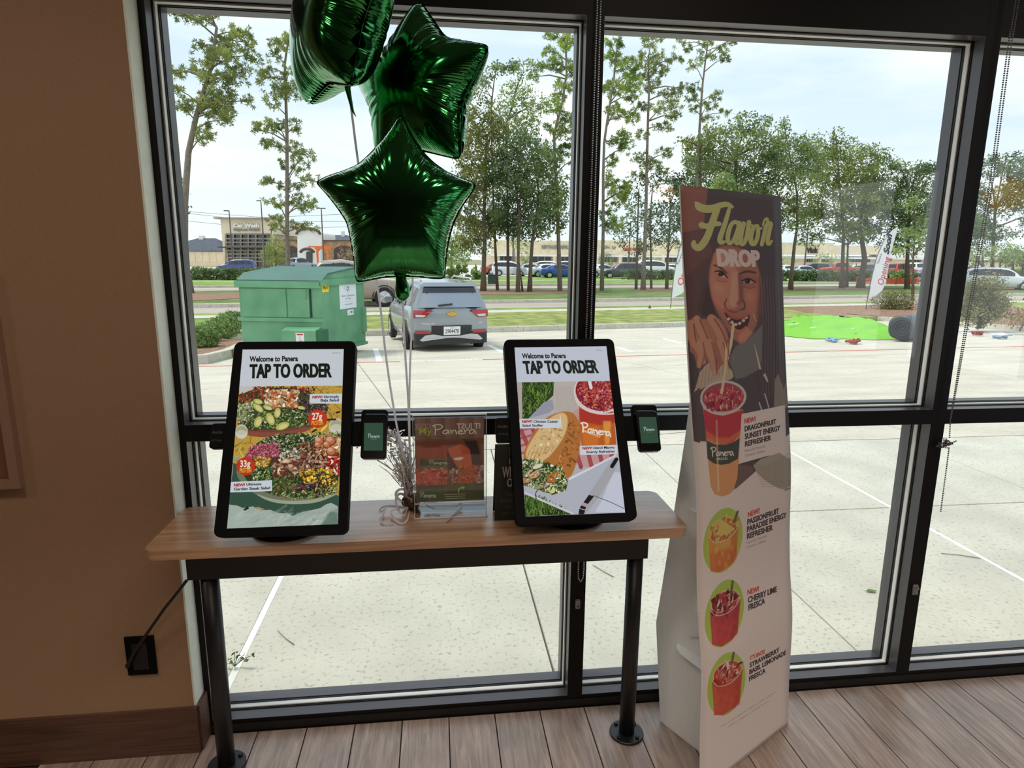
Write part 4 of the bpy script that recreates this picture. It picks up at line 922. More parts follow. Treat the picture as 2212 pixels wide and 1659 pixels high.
# cup
p.poly(b2([(320, 560), (345, 720), (360, 900), (375, 1100), (395, 1290), (430, 1360), (500, 1380), (560, 1360), (620, 1300), (640, 1150), (660, 860), (690, 600)]), (204, 124, 84), smooth=0)
p.poly(b2([(330, 600), (350, 840), (500, 915), (600, 890), (660, 800), (690, 600), (500, 660)]), (150, 44, 52), soft=1)
p.poly(b2([(350, 780), (355, 880), (500, 930), (650, 850), (664, 780), (560, 850), (450, 850)]), (196, 92, 60), .8, 3)
p.poly(b2([(356, 878), (430, 912), (520, 915), (600, 893), (655, 855), (640, 1040), (560, 1085), (490, 1096), (420, 1082), (366, 1040)]), (52, 58, 48))
wordmark(p, Sb(393, 935), Sb(593, 930), Sb(400, 1022), 2.1, (226, 212, 196)); p.text('BREAD', Sb(448, 1055), Sb(548, 1048), Sb(447, 1033), (196, 186, 172), .02)
p.ell(*Sb(508, 488), 50, 36, (170, 150, 148), rot=-4); p.ell(*Sb(506, 490), 45, 31, (120, 66, 70), rot=-4); p.ell(*Sb(506, 500), 43, 26, (148, 46, 60), rot=-4)
p.scatter(b2([(340, 500), (400, 430), (560, 400), (670, 450), (680, 520), (600, 590), (440, 610), (350, 570)]), [(150, 44, 60), (176, 70, 76), (110, 26, 44), (206, 120, 110)], 420, 12, 51)
p.line(b2([(306, 520), (330, 580), (400, 632), (500, 648), (610, 620), (680, 560), (708, 480)]), 3.2, (206, 178, 170), .85, .6, 2); p.line(b2([(306, 500), (340, 420), (430, 360), (530, 338), (640, 372), (700, 440), (706, 490)]), 2, (196, 176, 172), .7, .6, 2)
p.line(b2([(448, 700), (455, 1000), (465, 1330)]), 4, (236, 190, 160), .45, 1.5); p.poly(b2([(600, 1320), (700, 1240), (780, 1170), (770, 1110), (640, 1090), (636, 1200)]), (92, 72, 70))
p.line(b2([(492, 450), (508, 360)]), 6, (206, 176, 132))
# tabletop side right: knitted cuff
p.poly(b2([(760, 1070), (1090, 960), (1110, 1280), (1060, 1320), (980, 1300), (820, 1190)]), (136, 130, 120), smooth=1)
for k in range(14): p.line(b2([(770+k*6, 1080+k*16), (900+k*8, 1120+k*13), (1100, 990+k*22)]), 1.2, (106, 100, 92), .6, smooth=2)
p.line(b2([(1060, 1322), (1115, 1300)]), 3, (84, 66, 60), .8, 1)
p.poly(b2([(970, 330), (1000, 280), (1050, 420), (1080, 300), (1100, 580), (960, 600)]), (118, 112, 104), .9, 1.5)
for pts in ([(880, 460), (915, 580)], [(870, 290), (905, 350)], [(830, 540), (850, 600)]): p.line(b2(pts), 3, (170, 164, 156), .8, .8)
# label card
p.poly(b2([(672, 640), (1060, 560), (1072, 968), (645, 1088)]), (222, 202, 194))
TB = (52, 44, 48); TR_ = (176, 66, 58)
def T3(f_, s, x0, y0, x1, y1, hgt, col=TB, bold=.035, skew=0):
    if hgt > 26: p.fat(s, f_(x0+3, y0), f_(x1-3, y1), f_(x0+3+skew, y0-hgt), col, .02, .42 if hgt > 30 else .25)
    else: p.text(s, f_(x0, y0), f_(x1, y1), f_(x0+skew, y0-hgt), col, bold)
T3(Sb, 'NEW!', 695, 726, 800, 704, 44, TR_); T3(Sb, 'DRAGONFRUIT', 697, 796, 982, 728, 46); T3(Sb, 'SUNSET ENERGY', 699, 866, 1020, 786, 48); T3(Sb, 'REFRESHER', 700, 932, 938, 872, 46)
T3(Sb, 'Naturally Flavored', 700, 982, 880, 938, 24, (92, 80, 80), 0); T3(Sb, 'Contains Caffeine', 702, 1024, 880, 980, 24, (92, 80, 80), 0)
# three ovals
def oval(cx_, cy_, rx_, ry_, top_, bot_, bits, seed, straw):
    X, Y = Sc(cx_, cy_); p.ell(X, Y, rx_/3.19, ry_/3.19, (134, 166, 66), rot=12, n=60)
    g = lambda pts: [Sc(cx_+x_, cy_+y_) for x_, y_ in pts]
    p.poly(g([(-98, -20), (-84, 215), (-20, ry_-8), (50, ry_-55), (92, 130), (112, -110), (60, -60)]), bot_)
    p.poly(g([(-98, -20), (-90, 90), (96, 40), (112, -110), (0, -40)]), top_, .8, 6)
    X, Y = Sc(cx_+4, cy_-85); p.ell(X, Y, 34, 21, (190, 160, 130), rot=-32); p.ell(X, Y, 31.5, 18.5, top_, rot=-32)
    p.scatter(g([(-88, -30), (-58, -112), (20, -150), (96, -142), (98, -90), (20, -14), (-56, 14)]), bits, 110, 17, seed, 2.2)
    p.poly(g([(60, -60), (104, -100), (88, 140), (46, ry_-50)]), tuple(c_*.72 for c_ in bot_), .5, 5); p.poly(g([(-88, 10), (-60, 30), (-50, ry_-20), (-80, 200)]), tuple(min(255, c_*1.18) for c_ in bot_), .6, 5)
    for k_ in range(14): xx_, yy_ = -70+k_*11, 30+(k_*37) % 130; p.poly(g([(xx_, yy_), (xx_+22, yy_-16), (xx_+26, yy_+22), (xx_+4, yy_+34)]), tuple(min(255, c_*(1.2 if k_ % 2 else .85)) for c_ in top_), .35, 2.5)
    X, Y = Sc(cx_+4, cy_-60); p.line([Sc(cx_-96, cy_-22), Sc(cx_-60, cy_+22), Sc(cx_+20, cy_+2), Sc(cx_+84, cy_-52), Sc(cx_+110, cy_-112)], 1.8, (214, 190, 172), .8, .5, 2)
    p.line([Sc(*straw[0]), Sc(*straw[1])], 5, (84, 76, 56))
oval(260, 278, 130, 228, (200, 140, 64), (184, 88, 50), [(206, 150, 74), (190, 116, 54), (220, 180, 110), (150, 80, 40)], 61, ((362, 80), (340, 150)))
p.poly(c2_([(245, 130), (345, 200), (290, 240), (220, 245)]), (206, 160, 84), soft=.6)
oval(270, 782, 128, 238, (140, 50, 54), (160, 56, 56), [(96, 26, 34), (150, 60, 64), (70, 18, 26), (196, 130, 120)], 62, ((328, 560), (316, 640)))
oval(284, 1268, 126, 222, (166, 60, 46), (172, 66, 50), [(180, 60, 50), (214, 130, 110), (120, 30, 26), (190, 170, 150)], 63, ((335, 1052), (322, 1120)))
T3(Sc, 'NEW!', 430, 120, 514, 88, 35, TR_); T3(Sc, 'PASSIONFRUIT', 426, 172, 648, 92, 38); T3(Sc, 'PARADISE ENERGY', 424, 222, 700, 120, 38); T3(Sc, 'REFRESHER', 424, 270, 606, 206, 38)
T3(Sc, 'Naturally Flavored', 422, 306, 558, 256, 20, (110, 96, 96), 0); T3(Sc, 'Contains Caffeine', 422, 336, 556, 288, 20, (110, 96, 96), 0)
T3(Sc, 'NEW!', 427, 655, 510, 628, 36, TR_); T3(Sc, 'CHERRY LIME', 430, 710, 634, 632, 40); T3(Sc, 'FRESCA', 434, 762, 552, 712, 40)
T3(Sc, "IT'S BACK!", 446, 1104, 552, 1056, 28, TR_, .01); T3(Sc, 'STRAWBERRY', 442, 1156, 652, 1046, 32); T3(Sc, 'BASIL LEMONADE', 440, 1203, 698, 1064, 32); T3(Sc, 'FRESCA', 438, 1250, 556, 1188, 32)
T3(Sc, '*Not recommended for children, people sensitive to', 242, 1572, 628, 1324, 14, (120, 104, 104), 0); T3(Sc, 'caffeine, pregnant or nursing women', 298, 1568, 574, 1390, 14, (120, 104, 104), 0)
# big brush lettering
LG = (150, 154, 98)
for pts, w_ in (([(262, 240), (300, 290), (400, 300), (480, 262), (540, 250), (590, 280)], [6, 17, 17, 13, 11, 6]), ([(455, 290), (400, 440), (370, 540), (320, 620), (280, 650), (240, 620), (245, 590)], [14, 15, 15, 16, 15, 12, 8]),
                ([(315, 440), (360, 455), (430, 425), (475, 430)], [14, 12, 12, 9]),
                ([(560, 300), (520, 440), (475, 560), (480, 600), (520, 590)], [8, 10, 12, 10, 6]),
                ([(650, 435), (618, 408), (582, 425), (556, 490), (545, 560), (556, 605), (586, 600), (612, 550), (634, 480)], [8, 9, 9, 10, 10, 9, 8, 8, 7]), ([(652, 420), (632, 510), (618, 580), (628, 610), (652, 590)], [9, 9, 10, 9, 5]),
                ([(690, 428), (672, 500), (662, 570), (670, 615), (694, 606), (716, 550), (730, 480), (738, 415)], [10, 10, 10, 10, 9, 9, 10, 10]), ([(735, 425), (752, 446), (768, 440)], [6, 5, 4]),
                ([(812, 450), (782, 455), (758, 510), (750, 570), (766, 614), (794, 606), (816, 550), (822, 490), (812, 450)], [9, 9, 10, 11, 10, 9, 9, 9, 9]), ([(815, 455), (838, 476), (852, 466)], [6, 5, 4]),
                ([(866, 440), (880, 402), (896, 386), (902, 400), (884, 480), (866, 560), (852, 616)], [5, 7, 9, 9, 9, 9, 8]), ([(884, 470), (906, 430), (930, 420), (938, 440)], [6, 8, 9, 8]), ([(934, 440), (918, 510), (902, 580), (912, 618), (944, 580)], [8, 9, 9, 8, 4])):
    p.line(a(pts), w_, LG, 1, .4, 3)
p.fat('DROP', Sa(462, 803), Sa(838, 808), Sa(448, 657), (204, 172, 164), .04, 1.3)
p.a = np.minimum(p.a*1.25, .5*p.a+.44); p.a = p.a*.95+np.array([.035, .03, .032], np.float32); p.speckle(.008); SPR = p.a  # the small grey lift puts a milky glare into the print colours

standee = empty('promotional_standee', (float(BLp[0]), float(BLp[1]), 0), 'tall white cardboard promotional standee with a woman and iced drinks printed on its curved front', 'standee')
me = bpy.data.meshes.new('front_panel'); vs = []; fs = []
for side in (0, 1):
    for r in range(NRW+1):
        for c_ in range(NCL+1): vs.append(tuple(front_pt(c_/NCL, r/NRW, .004*side)))
st = (NRW+1)*(NCL+1); uvs = {}
idx = lambda s_, r, c_: s_*st+r*(NCL+1)+c_
for r in range(NRW):
    for c_ in range(NCL):
        fs.append((idx(0, r, c_), idx(0, r+1, c_), idx(0, r+1, c_+1), idx(0, r, c_+1)))
nfront = len(fs)
for r in range(NRW):
    for c_ in range(NCL): fs.append((idx(1, r, c_), idx(1, r, c_+1), idx(1, r+1, c_+1), idx(1, r+1, c_)))
for r in range(NRW):
    fs.append((idx(0, r, 0), idx(1, r, 0), idx(1, r+1, 0), idx(0, r+1, 0))); fs.append((idx(0, r, NCL), idx(0, r+1, NCL), idx(1, r+1, NCL), idx(1, r, NCL)))
for c_ in range(NCL):
    fs.append((idx(0, 0, c_), idx(0, 0, c_+1), idx(1, 0, c_+1), idx(1, 0, c_))); fs.append((idx(0, NRW, c_), idx(1, NRW, c_), idx(1, NRW, c_+1), idx(0, NRW, c_+1)))
me.from_pydata(vs, [], fs); ul = me.uv_layers.new(name='UVMap')
PUV = []
for v_ in vs[:st]: q_ = p.c([W2P(v_)])[0]; PUV.append((float(q_[0])/620, 1-float(q_[1])/2260))
# the print is laid out flat on the board, measured along the straight quad
for pg in me.polygons:
    pg.material_index = 0 if pg.index < nfront else 1; pg.use_smooth = pg.index < 2*nfront
    for li in pg.loop_indices:
        vi = me.loops[li].vertex_index % st; ul.data[li].uv = PUV[vi]
keep(link('front_panel', me, [imgmat('standee_print', SPR, .55), M_card]), standee)
# side wings
A0 = at(1427, 1558, z=0); dirw = np.array(at(1514, 1626, z=0))-A0; dirw[2] = 0; wn = np.cross(dirw, [0, 0, 1]); wn /= np.linalg.norm(wn)
wd = dirw/np.linalg.norm(dirw)
back = [onplane(*q_, A0, wn) for q_ in ((1427, 1558), (1418, 1345), (1450, 1150), (1480, 950), (1493, 850), (1500, 740))]
back[0][2] = 0.001
# front edge of the wing: hidden just behind the front panel
def wing(shift, label=None):
    poly = []
    for q_ in back: poly.append(q_+shift)
    fr_ = []
    for k in range(12):
        zf = back[-1][2]+.05-(back[-1][2]+.04)*k/11
        v_ = 1-zf/TLp[2]; 
        # intersection of wing plane with the panel at this height
        e0, e1 = front_pt(0, v_, .006), front_pt(1, v_, .006); n_ = wn; s0, s1 = (e0-A0-shift)@n_, (e1-A0-shift)@n_
        u_ = s0/(s0-s1) if abs(s0-s1) > 1e-6 else .3
        fr_.append(e0+(e1-e0)*min(max(u_, .02), .98))
    ring = [x_ for x_ in poly]+fr_
    ring[-1][2] = 0.001
    n = len(ring); th = wn*.002
    mb = MB(); mb.add([tuple(r_-th) for r_ in ring]+[tuple(r_+th) for r_ in ring], [tuple(range(n)), tuple(range(n, 2*n))[::-1]]+[(i, (i+1) % n, n+(i+1) % n, n+i) for i in range(n)])
    o_ = mb.build('side_wing', M_card); keep(o_, standee)
    return fr_
fr_l = wing(np.zeros(3))
right_shift = (BRp-BLp)*.52
wing(right_shift)
# locking shelves between the wings, tabs poking out on the left
M_cardw = mat('white_card', L(238, 240, 240), .6)
def shelf(px_pts, th=.002):
    z_ = onplane(*px_pts[0], A0, wn)[2]
    Q = [at(*q_, z=z_) for q_ in px_pts]
    n = len(Q); mb = MB(); mb.add([tuple(q_) for q_ in Q]+[tuple(q_-[0, 0, th]) for q_ in Q], [tuple(range(n)), tuple(range(n, 2*n))[::-1]]+[(i, (i+1) % n, n+(i+1) % n, n+i) for i in range(n)])
    keep(mb.build('locking_tab', M_cardw), standee)
def flap(pts, off):
    Q = [onplane(*q_, A0-wn*off*0+wd*0, wn)+(-wn if wn[0] > 0 else wn)*off for q_ in pts]
    n = len(Q); th = wn*.0015; mb = MB(); mb.add([tuple(q_-th) for q_ in Q]+[tuple(q_+th) for q_ in Q], [tuple(range(n)), tuple(range(n, 2*n))[::-1]]+[(i, (i+1) % n, n+(i+1) % n, n+i) for i in range(n)])
    keep(mb.build('locking_tab', M_cardw), standee)
z1_ = onplane(1500, 1412, A0, wn)[2]
def flatp(pts, z_, name='locking_tab'):
    Q = [at(*q_, z=z_) for q_ in pts]; n = len(Q); mb = MB()
    mb.add([tuple(q_) for q_ in Q]+[tuple(q_-[0, 0, .002]) for q_ in Q], [tuple(range(n)), tuple(range(n, 2*n))[::-1]]+[(i, (i+1) % n, n+(i+1) % n, n+i) for i in range(n)])
    keep(mb.build(name, M_cardw), standee)
flatp([(1461, 1398), (1464, 1390), (1474, 1383), (1492, 1374), (1512, 1356), (1560, 1350), (1575, 1440), (1521, 1450), (1512, 1444), (1470, 1413)], z1_)
flap([(1494, 1374), (1494, 1330), (1497, 1320), (1506, 1314), (1512, 1316), (1520, 1350), (1516, 1372)], .012)
z2_ = onplane(1500, 1098, A0, wn)[2]
flatp([(1492, 1098), (1495, 1093), (1504, 1091), (1530, 1091), (1530, 1110), (1508, 1109), (1496, 1104)], z2_)

# ================================================================== balloons
def foil_mat(name):
    m = bpy.data.materials.new(name); m.use_nodes = True; t = m.node_tree; b = t.nodes['Principled BSDF']
    b.inputs['Base Color'].default_value = (*L(30, 135, 62), 1); b.inputs['Metallic'].default_value = 1; b.inputs['Roughness'].default_value = .13; b.inputs['Coat Weight'].default_value = .7; b.inputs['Coat Roughness'].default_value = .1
    n = t.nodes.new('ShaderNodeTexNoise'); n.inputs['Scale'].default_value = 9; n.inputs['Detail'].default_value = 3; tcn = t.nodes.new('ShaderNodeTexCoord')
    t.links.new(tcn.outputs['Object'], n.inputs['Vector']); bp = t.nodes.new('ShaderNodeBump'); bp.inputs['Strength'].default_value = .10; bp.inputs['Distance'].default_value = .01
    t.links.new(n.outputs[0], bp.inputs['Height']); t.links.new(bp.outputs[0], b.inputs['Normal']); return m
M_foil = foil_mat('green_metallic_foil')
def star_outline(R, inner=.60, rot=0., sharp=.06, N_=240):
    pts = []
    for k in range(5):
        a0 = math.radians(90+72*k)+rot; a1 = a0+math.radians(36)
        for (A_, r_) in ((a0, R), (a1, R*inner)): pts.append((r_*math.cos(A_), r_*math.sin(A_)))
    P = np.array(pts); out_ = []
    for i in range(10):
        a_, b_ = P[i], P[(i+1) % 10]
        for s_ in np.linspace(0, 1, 24, endpoint=False): out_.append(a_*(1-s_)+b_*s_)
    Q = np.array(out_)
    for _ in range(14): Q = (np.roll(Q, 1, 0)+2*Q+np.roll(Q, -1, 0))/4
    return Q
def foil_star(name, label, outline, M, T, seed, wr=1.0, tail=None):
    Q = np.array(outline); G_ = 150; lo, hi = Q.min(0)-.014, Q.max(0)+.014; stp = max(hi-lo)/G_
    nx, ny = int((hi[0]-lo[0])/stp)+2, int((hi[1]-lo[1])/stp)+2
    xs = lo[0]+np.arange(nx)*stp; ys = lo[1]+np.arange(ny)*stp; m = np.zeros((ny, nx), bool)
    for i in range(len(Q)):
        (ax, ay), (bx, by) = Q[i], Q[(i+1) % len(Q)]
        if ay == by: continue
        sel = (ys >= min(ay, by)) & (ys < max(ay, by)); xi = ax+(ys[sel]-ay)/(by-ay)*(bx-ax); m[sel] ^= xs[None, :] < xi[:, None]
    h = np.zeros((ny, nx))
    for it in range(1500):
        h[1:-1, 1:-1] = .25*(h[2:, 1:-1]+h[:-2, 1:-1]+h[1:-1, 2:]+h[1:-1, :-2])+1
        h[~m] = 0
    h = np.sqrt(h/h.max())*T
    hb = blur(h, 1.2); h = np.where(h > .35*T, hb, h)
    def cw(t_): return [((-t_+2)*t_-1)*t_*.5, ((3*t_-5)*t_*t_+2)*.5, ((-3*t_+4)*t_+1)*t_*.5, (t_-1)*t_*t_*.5]
    def hs(p_):
        fx = np.clip((p_[:, 0]-lo[0])/stp, 1, nx-2.001); fy = np.clip((p_[:, 1]-lo[1])/stp, 1, ny-2.001); ix, iy = np.minimum(fx.astype(int), nx-3), np.minimum(fy.astype(int), ny-3); wx_, wy_ = cw(fx-ix), cw(fy-iy)
        return np.maximum(sum(wy_[j]*sum(wx_[i]*h[iy+j-1, ix+i-1] for i in range(4)) for j in range(4)), 0)
    # dense outline for the seam creases
    NB = 720; seg = np.r_[0, np.cumsum(np.linalg.norm(np.diff(np.r_[Q, Q[:1]], axis=0), axis=1))]; Lp = seg[-1]
    ss = np.linspace(0, Lp, NB, endpoint=False); Bx = np.interp(ss, seg, np.r_[Q[:, 0], Q[0, 0]]); By = np.interp(ss, seg, np.r_[Q[:, 1], Q[0, 1]]); B = np.c_[Bx, By]
    rr = np.linspace(1, 0, 42)[:-1]**.8; g = np.random.default_rng(seed)
    curv = np.linalg.norm(np.roll(B, 20, 0)+np.roll(B, -20, 0)-2*B, axis=1)
    rad = np.linalg.norm(B, axis=1); notch = np.clip(1-(rad-rad.min())/(rad.max()-rad.min())*1.7, 0, 1)
    ph = np.cumsum(g.uniform(.6, 1.5, NB)); ph = ph/ph[-1]*2*np.pi*170
    amp = np.interp(np.arange(NB), np.linspace(0, NB, 40), g.uniform(.25, 1, 40))
    V = []; 
    for sgn in (1, -1):
        for r_ in rr:
            p_ = B*r_; hh = hs(p_); d_ = (1-r_)*rad
            w_ = wr*.0026*np.sin(ph)*amp*(np.exp(-(d_/.035)**2)*(.2+notch))*np.clip(d_/.004, 0, 1)
            w2 = wr*.004*np.sin(ph/5.+seed)*np.exp(-(d_/.05)**2)*notch*np.clip(d_/.01, 0, 1)
            V.append(np.c_[p_, sgn*(hh+w_+w2)])
        V.append(np.array([[0, 0, sgn*float(hs(np.zeros((1, 2)))[0])]]))
    V = np.concatenate(V); V[:, 2] += 0; nr = len(rr); fs = []; half = nr*NB+1
    for s_ in (0, 1):
        o_ = s_*half
        for r_ in range(nr-1):
            a_ = o_+r_*NB+np.arange(NB); b_ = o_+r_*NB+(np.arange(NB)+1) % NB; f_ = np.c_[a_, b_, b_+NB, a_+NB]
            fs += [tuple(q_) if s_ == 0 else tuple(q_[::-1]) for q_ in f_.tolist()]
        c_ = o_+nr*NB; l_ = o_+(nr-1)*NB
        for k in range(NB):
            q_ = (l_+k, l_+(k+1) % NB, c_); fs.append(q_ if s_ == 0 else q_[::-1])
    Wv = (np.array(M)[:3, :3] @ V.T).T+np.array(M)[:3, 3]
    me = bpy.data.meshes.new('foil_body'); me.from_pydata(Wv.tolist(), [], fs); me.update()
    root = empty(name, tuple(np.array(M)[:3, 3]), label, 'balloon', 'green foil star balloons above the table')
    o_ = link('foil_body', me, M_foil, smooth=True); keep(o_, root)
    # flat welded seam
    Bn = B*(1+.004/np.maximum(rad, .01))[:, None]; sv = np.r_[np.c_[B*.995, np.full(NB, .0004)], np.c_[Bn, np.full(NB, .0004)], np.c_[Bn, np.full(NB, -.0004)], np.c_[B*.995, np.full(NB, -.0004)]]
    sv = (np.array(M)[:3, :3] @ sv.T).T+np.array(M)[:3, 3]; k = np.arange(NB); k2 = (k+1) % NB
    sf = [tuple(q_) for j in range(4) for q_ in np.c_[j*NB+k, j*NB+k2, ((j+1) % 4)*NB+k2, ((j+1) % 4)*NB+k].tolist()]
    me = bpy.data.meshes.new('seam'); me.from_pydata(sv.tolist(), [], sf); me.update(); keep(link('seam', me, M_foil), root)
    return root
def nb_basis(c, yaw, pitch=0., roll=0.):
    """balloon facing the camera side: yaw turns its face to the viewer's left"""
    return Matrix.Translation(c) @ Matrix.Rotation(yaw, 4, 'Z') @ Matrix.Rotation(math.pi/2-pitch, 4, 'X') @ Matrix.Rotation(roll, 4, 'Z')
# front star, outline read from its silhouette at its own distance
yF = -.30
sil = [(866, 250), (874, 262), (888, 292), (912, 330), (936, 354), (962, 372), (990, 384), (1028, 398), (1012, 424), (992, 452), (976, 486), (966, 526), (962, 562), (960, 600), (935, 600), (905, 596), (868, 594), (830, 597), (800, 603), (772, 608), (768, 590), (766, 556), (760, 520), (752, 480), (732, 450), (708, 420), (683, 394), (712, 380), (745, 370), (775, 358), (800, 335), (826, 306), (846, 278), (858, 258)]
cF = at(863, 445, y=yF); WF = [at(*q_, y=yF)-cF for q_ in sil]
sil2 = np.array([(q_[0], q_[2]) for q_ in WF])
# dense + slight rounding
dn_ = []
for i in range(len(sil2)):
    a_, b_ = sil2[i], sil2[(i+1) % len(sil2)]
    for s_ in np.linspace(0, 1, 7, endpoint=False): dn_.append(a_*(1-s_)+b_*s_)
dn_ = np.array(dn_)
for _ in range(5): dn_ = (np.roll(dn_, 1, 0)+2*dn_+np.roll(dn_, -1, 0))/4
b1 = foil_star('star_balloon', 'front green foil star balloon, lowest of the three and facing the room', dn_, basis(cF, (1, 0, 0), (0, 0, 1), (0, -1, 0)), .088, 2)
cM = at(905, 200, y=-.13)
b2_ = foil_star('star_balloon', 'middle green foil star balloon, turned sideways behind the front one', star_outline(.235, .62, math.radians(3)), nb_basis(cM, math.radians(-38), math.radians(6)), .088, 5)
cT = at(733, 42, y=-.24)
b3 = foil_star('star_balloon', 'topmost green foil star balloon, seen edge-on and cut by the top of the picture', star_outline(.225, .66, math.radians(0)), nb_basis(cT, math.radians(-58), math.radians(12)), .095, 9, .6)
# filling necks (tails)
def neck(root, pts, rs):
    keep(MB().tube(pts, rs, 12).build('filling_neck', M_foil, smooth=True), root)
yn = yF-.0
neck(b1, [at(866, 588, y=yn), at(866, 604, y=yn), at(869, 622, y=yn), at(870, 640, y=yn), at(871, 650, y=yn)], [.012, .014, .0195, .0185, .008])
nT = at(748, 180, y=-.24); neck(b3, [at(750, 172, y=-.24), at(751, 192, y=-.24), at(756, 215, y=-.24), at(762, 240, y=-.24), at(769, 252, y=-.24)], [.009, .007, .005, .003, .0008])
# ribbons
M_rib = mat('silver_ribbon', L(238, 236, 240), .4, .05, trans=.55)
WT = at(888, 1098, z=TZ)           # weight position
wx, wy = float(WT[0]), float(WT[1])
def ribbon(pts, w_, label, seed):
    P_ = np.array(pts, float)
    for _ in range(3):
        Q_ = P_[:-1]*.75+P_[1:]*.25; R_ = P_[:-1]*.25+P_[1:]*.75; P_ = np.concatenate([P_[:1], np.stack([Q_, R_], 1).reshape(-1, 3), P_[-1:]])
    mb = MB(); n = len(P_); g = np.random.default_rng(seed); tw = np.cumsum(g.normal(0, .10, n))
    for i, q_ in enumerate(P_):
        d_ = P_[min(i+1, n-1)]-P_[max(i-1, 0)]; d_ = d_/np.linalg.norm(d_)
        s_ = np.cross(d_, [0, 1, 0]); s_ = s_/max(np.linalg.norm(s_), 1e-6); t_ = np.cross(d_, s_); e_ = s_*math.cos(tw[i])+t_*math.sin(tw[i])
        nn_ = np.cross(d_, e_)*.00015
        mb.v += [tuple(q_-e_*w_/2+nn_), tuple(q_+e_*w_/2+nn_), tuple(q_+e_*w_/2-nn_), tuple(q_-e_*w_/2-nn_)]
    for i in range(n-1):
        for k in range(4): mb.f.append((i*4+k, i*4+(k+1) % 4, i*4+4+(k+1) % 4, i*4+4+k)); mb.mi.append(0)
    o_ = mb.build('ribbon', M_rib, smooth=False, fix=False); return tag(o_, label, 'ribbon')
top_w = np.array([wx, wy, TZ+.10])
ribbon([at(755, 205, y=-.24), at(762, 260, y=-.23), at(768, 310, y=-.21), at(775, 360, y=-.17), at(805, 560, y=-.15), at(822, 660, y=-.15), at(832, 760, y=-.16), at(845, 850, y=-.17), at(862, 950, y=-.175), top_w], .006, 'thin silver ribbon from the topmost balloon, hanging left of the others', 1)
ribbon([at(870, 645, y=-.295), at(872, 700, y=-.28), at(876, 780, y=-.26), at(882, 860, y=-.23), at(884, 940, y=-.20), top_w], .0058, 'silver ribbon tied to the front balloon neck', 2)
ribbon([at(888, 420, y=-.10), at(892, 600, y=-.11), at(890, 700, y=-.12), at(885, 800, y=-.14), at(884, 900, y=-.17), top_w], .0055, 'silver ribbon from the middle balloon, passing behind the front balloon', 3)
# foil weight with tinsel plume and curled ribbon
wt = empty('balloon_weight', (wx, wy, TZ), 'silver foil balloon weight with a tinsel plume and curled ribbons', 'balloon weight')
M_sil = mat('silver_foil', (.90, .88, .88), .3, .65)
M_gold = mat('dull_bronze_foil', L(120, 98, 78), .3, .9)
bm = bmesh.new(); bmesh.ops.create_icosphere(bm, subdivisions=4, radius=.026)
for v_ in bm.verts:
    c_ = v_.co; a_ = math.atan2(c_.y, c_.x); k = 1+.10*math.sin(7*a_+c_.z*120)+.06*math.sin(13*a_)
    c_.x *= k; c_.y *= k; c_.z = max(-.021, c_.z*1.05)
bm.transform(Matrix.Translation((wx, wy, TZ+.0225))); me = bpy.data.meshes.new('weight_body'); bm.to_mesh(me); bm.free()
keep(link('weight_body', me, M_gold), wt)
tv = []; g = np.random.default_rng(5)
for k in range(150):
    # strands fan out of the neck, up and to the left
    a_ = g.normal(-.38, .30); b_ = g.normal(0, .25); ln = g.uniform(.05, .21); pts = []
    c0_ = np.array([wx-.002, wy, TZ+.040]); d_ = np.array([math.sin(a_*.25), b_*.2, 1.]); d_ /= np.linalg.norm(d_)
    w_ = g.uniform(.0008, .0022); side = g.normal(0, 1, 3); 
    n_ = 7; q_ = c0_+g.normal(0, 1, 3)*[.006, .006, .01]; prev = None
    for i in range(n_):
        s_ = np.cross(d_, side); s_ /= max(np.linalg.norm(s_), 1e-6)
        cur = (q_-s_*w_, q_+s_*w_)
        if prev is not None: tv += [prev[0], prev[1], cur[1], cur[0]]
        prev = cur; q_ = q_+d_*ln/n_; d_ = d_+np.array([a_*.085, b_*.06, -.02])+g.normal(0, .11, 3); d_ /= np.linalg.norm(d_); side = side+g.normal(0, .5, 3)
tin = fastmesh('tinsel', np.array(tv), 4, M_sil); tag(tin, kind='stuff'); keep(tin, wt)
# crumpled leaf bits in the plume
tv = []
for k in range(520):
    h_ = g.uniform(0.02, 1); q_ = np.array([wx, wy, TZ+.05])+np.array([-.055*h_**1.6, 0, .20*h_])+g.normal(0, 1, 3)*[.010+.008*h_, .010, .01]
    u_ = g.normal(0, 1, 3); u_ /= np.linalg.norm(u_); v_ = np.cross(u_, g.normal(0, 1, 3)); v_ /= np.linalg.norm(v_); s_ = g.uniform(.002, .0095)
    tv += [q_-u_*s_-v_*s_*.4, q_+u_*s_-v_*s_*.3, q_+u_*s_*.8+v_*s_*.4, q_-u_*s_+v_*s_*.5]
o_ = fastmesh('foil_flakes', np.array(tv), 4, M_sil); tag(o_, kind='stuff'); keep(o_, wt)
def curl(pts): 
    o_ = ribbon(pts, .0085, None, 7); o_.name = 'curled_ribbon'; del o_['category']; keep(o_, wt)
def tz(px_, py_, h_): 
    return at(px_, py_, z=TZ+h_)
curl([tz(885, 1078, .04), tz(862, 1062, .05), tz(852, 1085, .03), tz(870, 1120, .004), tz(882, 1098, .02), tz(850, 1100, .02), tz(842, 1108, .012), tz(855, 1125, .004), tz(868, 1133, .003), tz(880, 1125, .004), tz(884, 1105, .012)])
curl([tz(882, 1098, .02), tz(838, 1092, .02), tz(820, 1098, .016), tz(822, 1108, .006), tz(836, 1096, .02), tz(828, 1110, .004), tz(822, 1128, .003), tz(832, 1133, .003), tz(850, 1130, .003)])
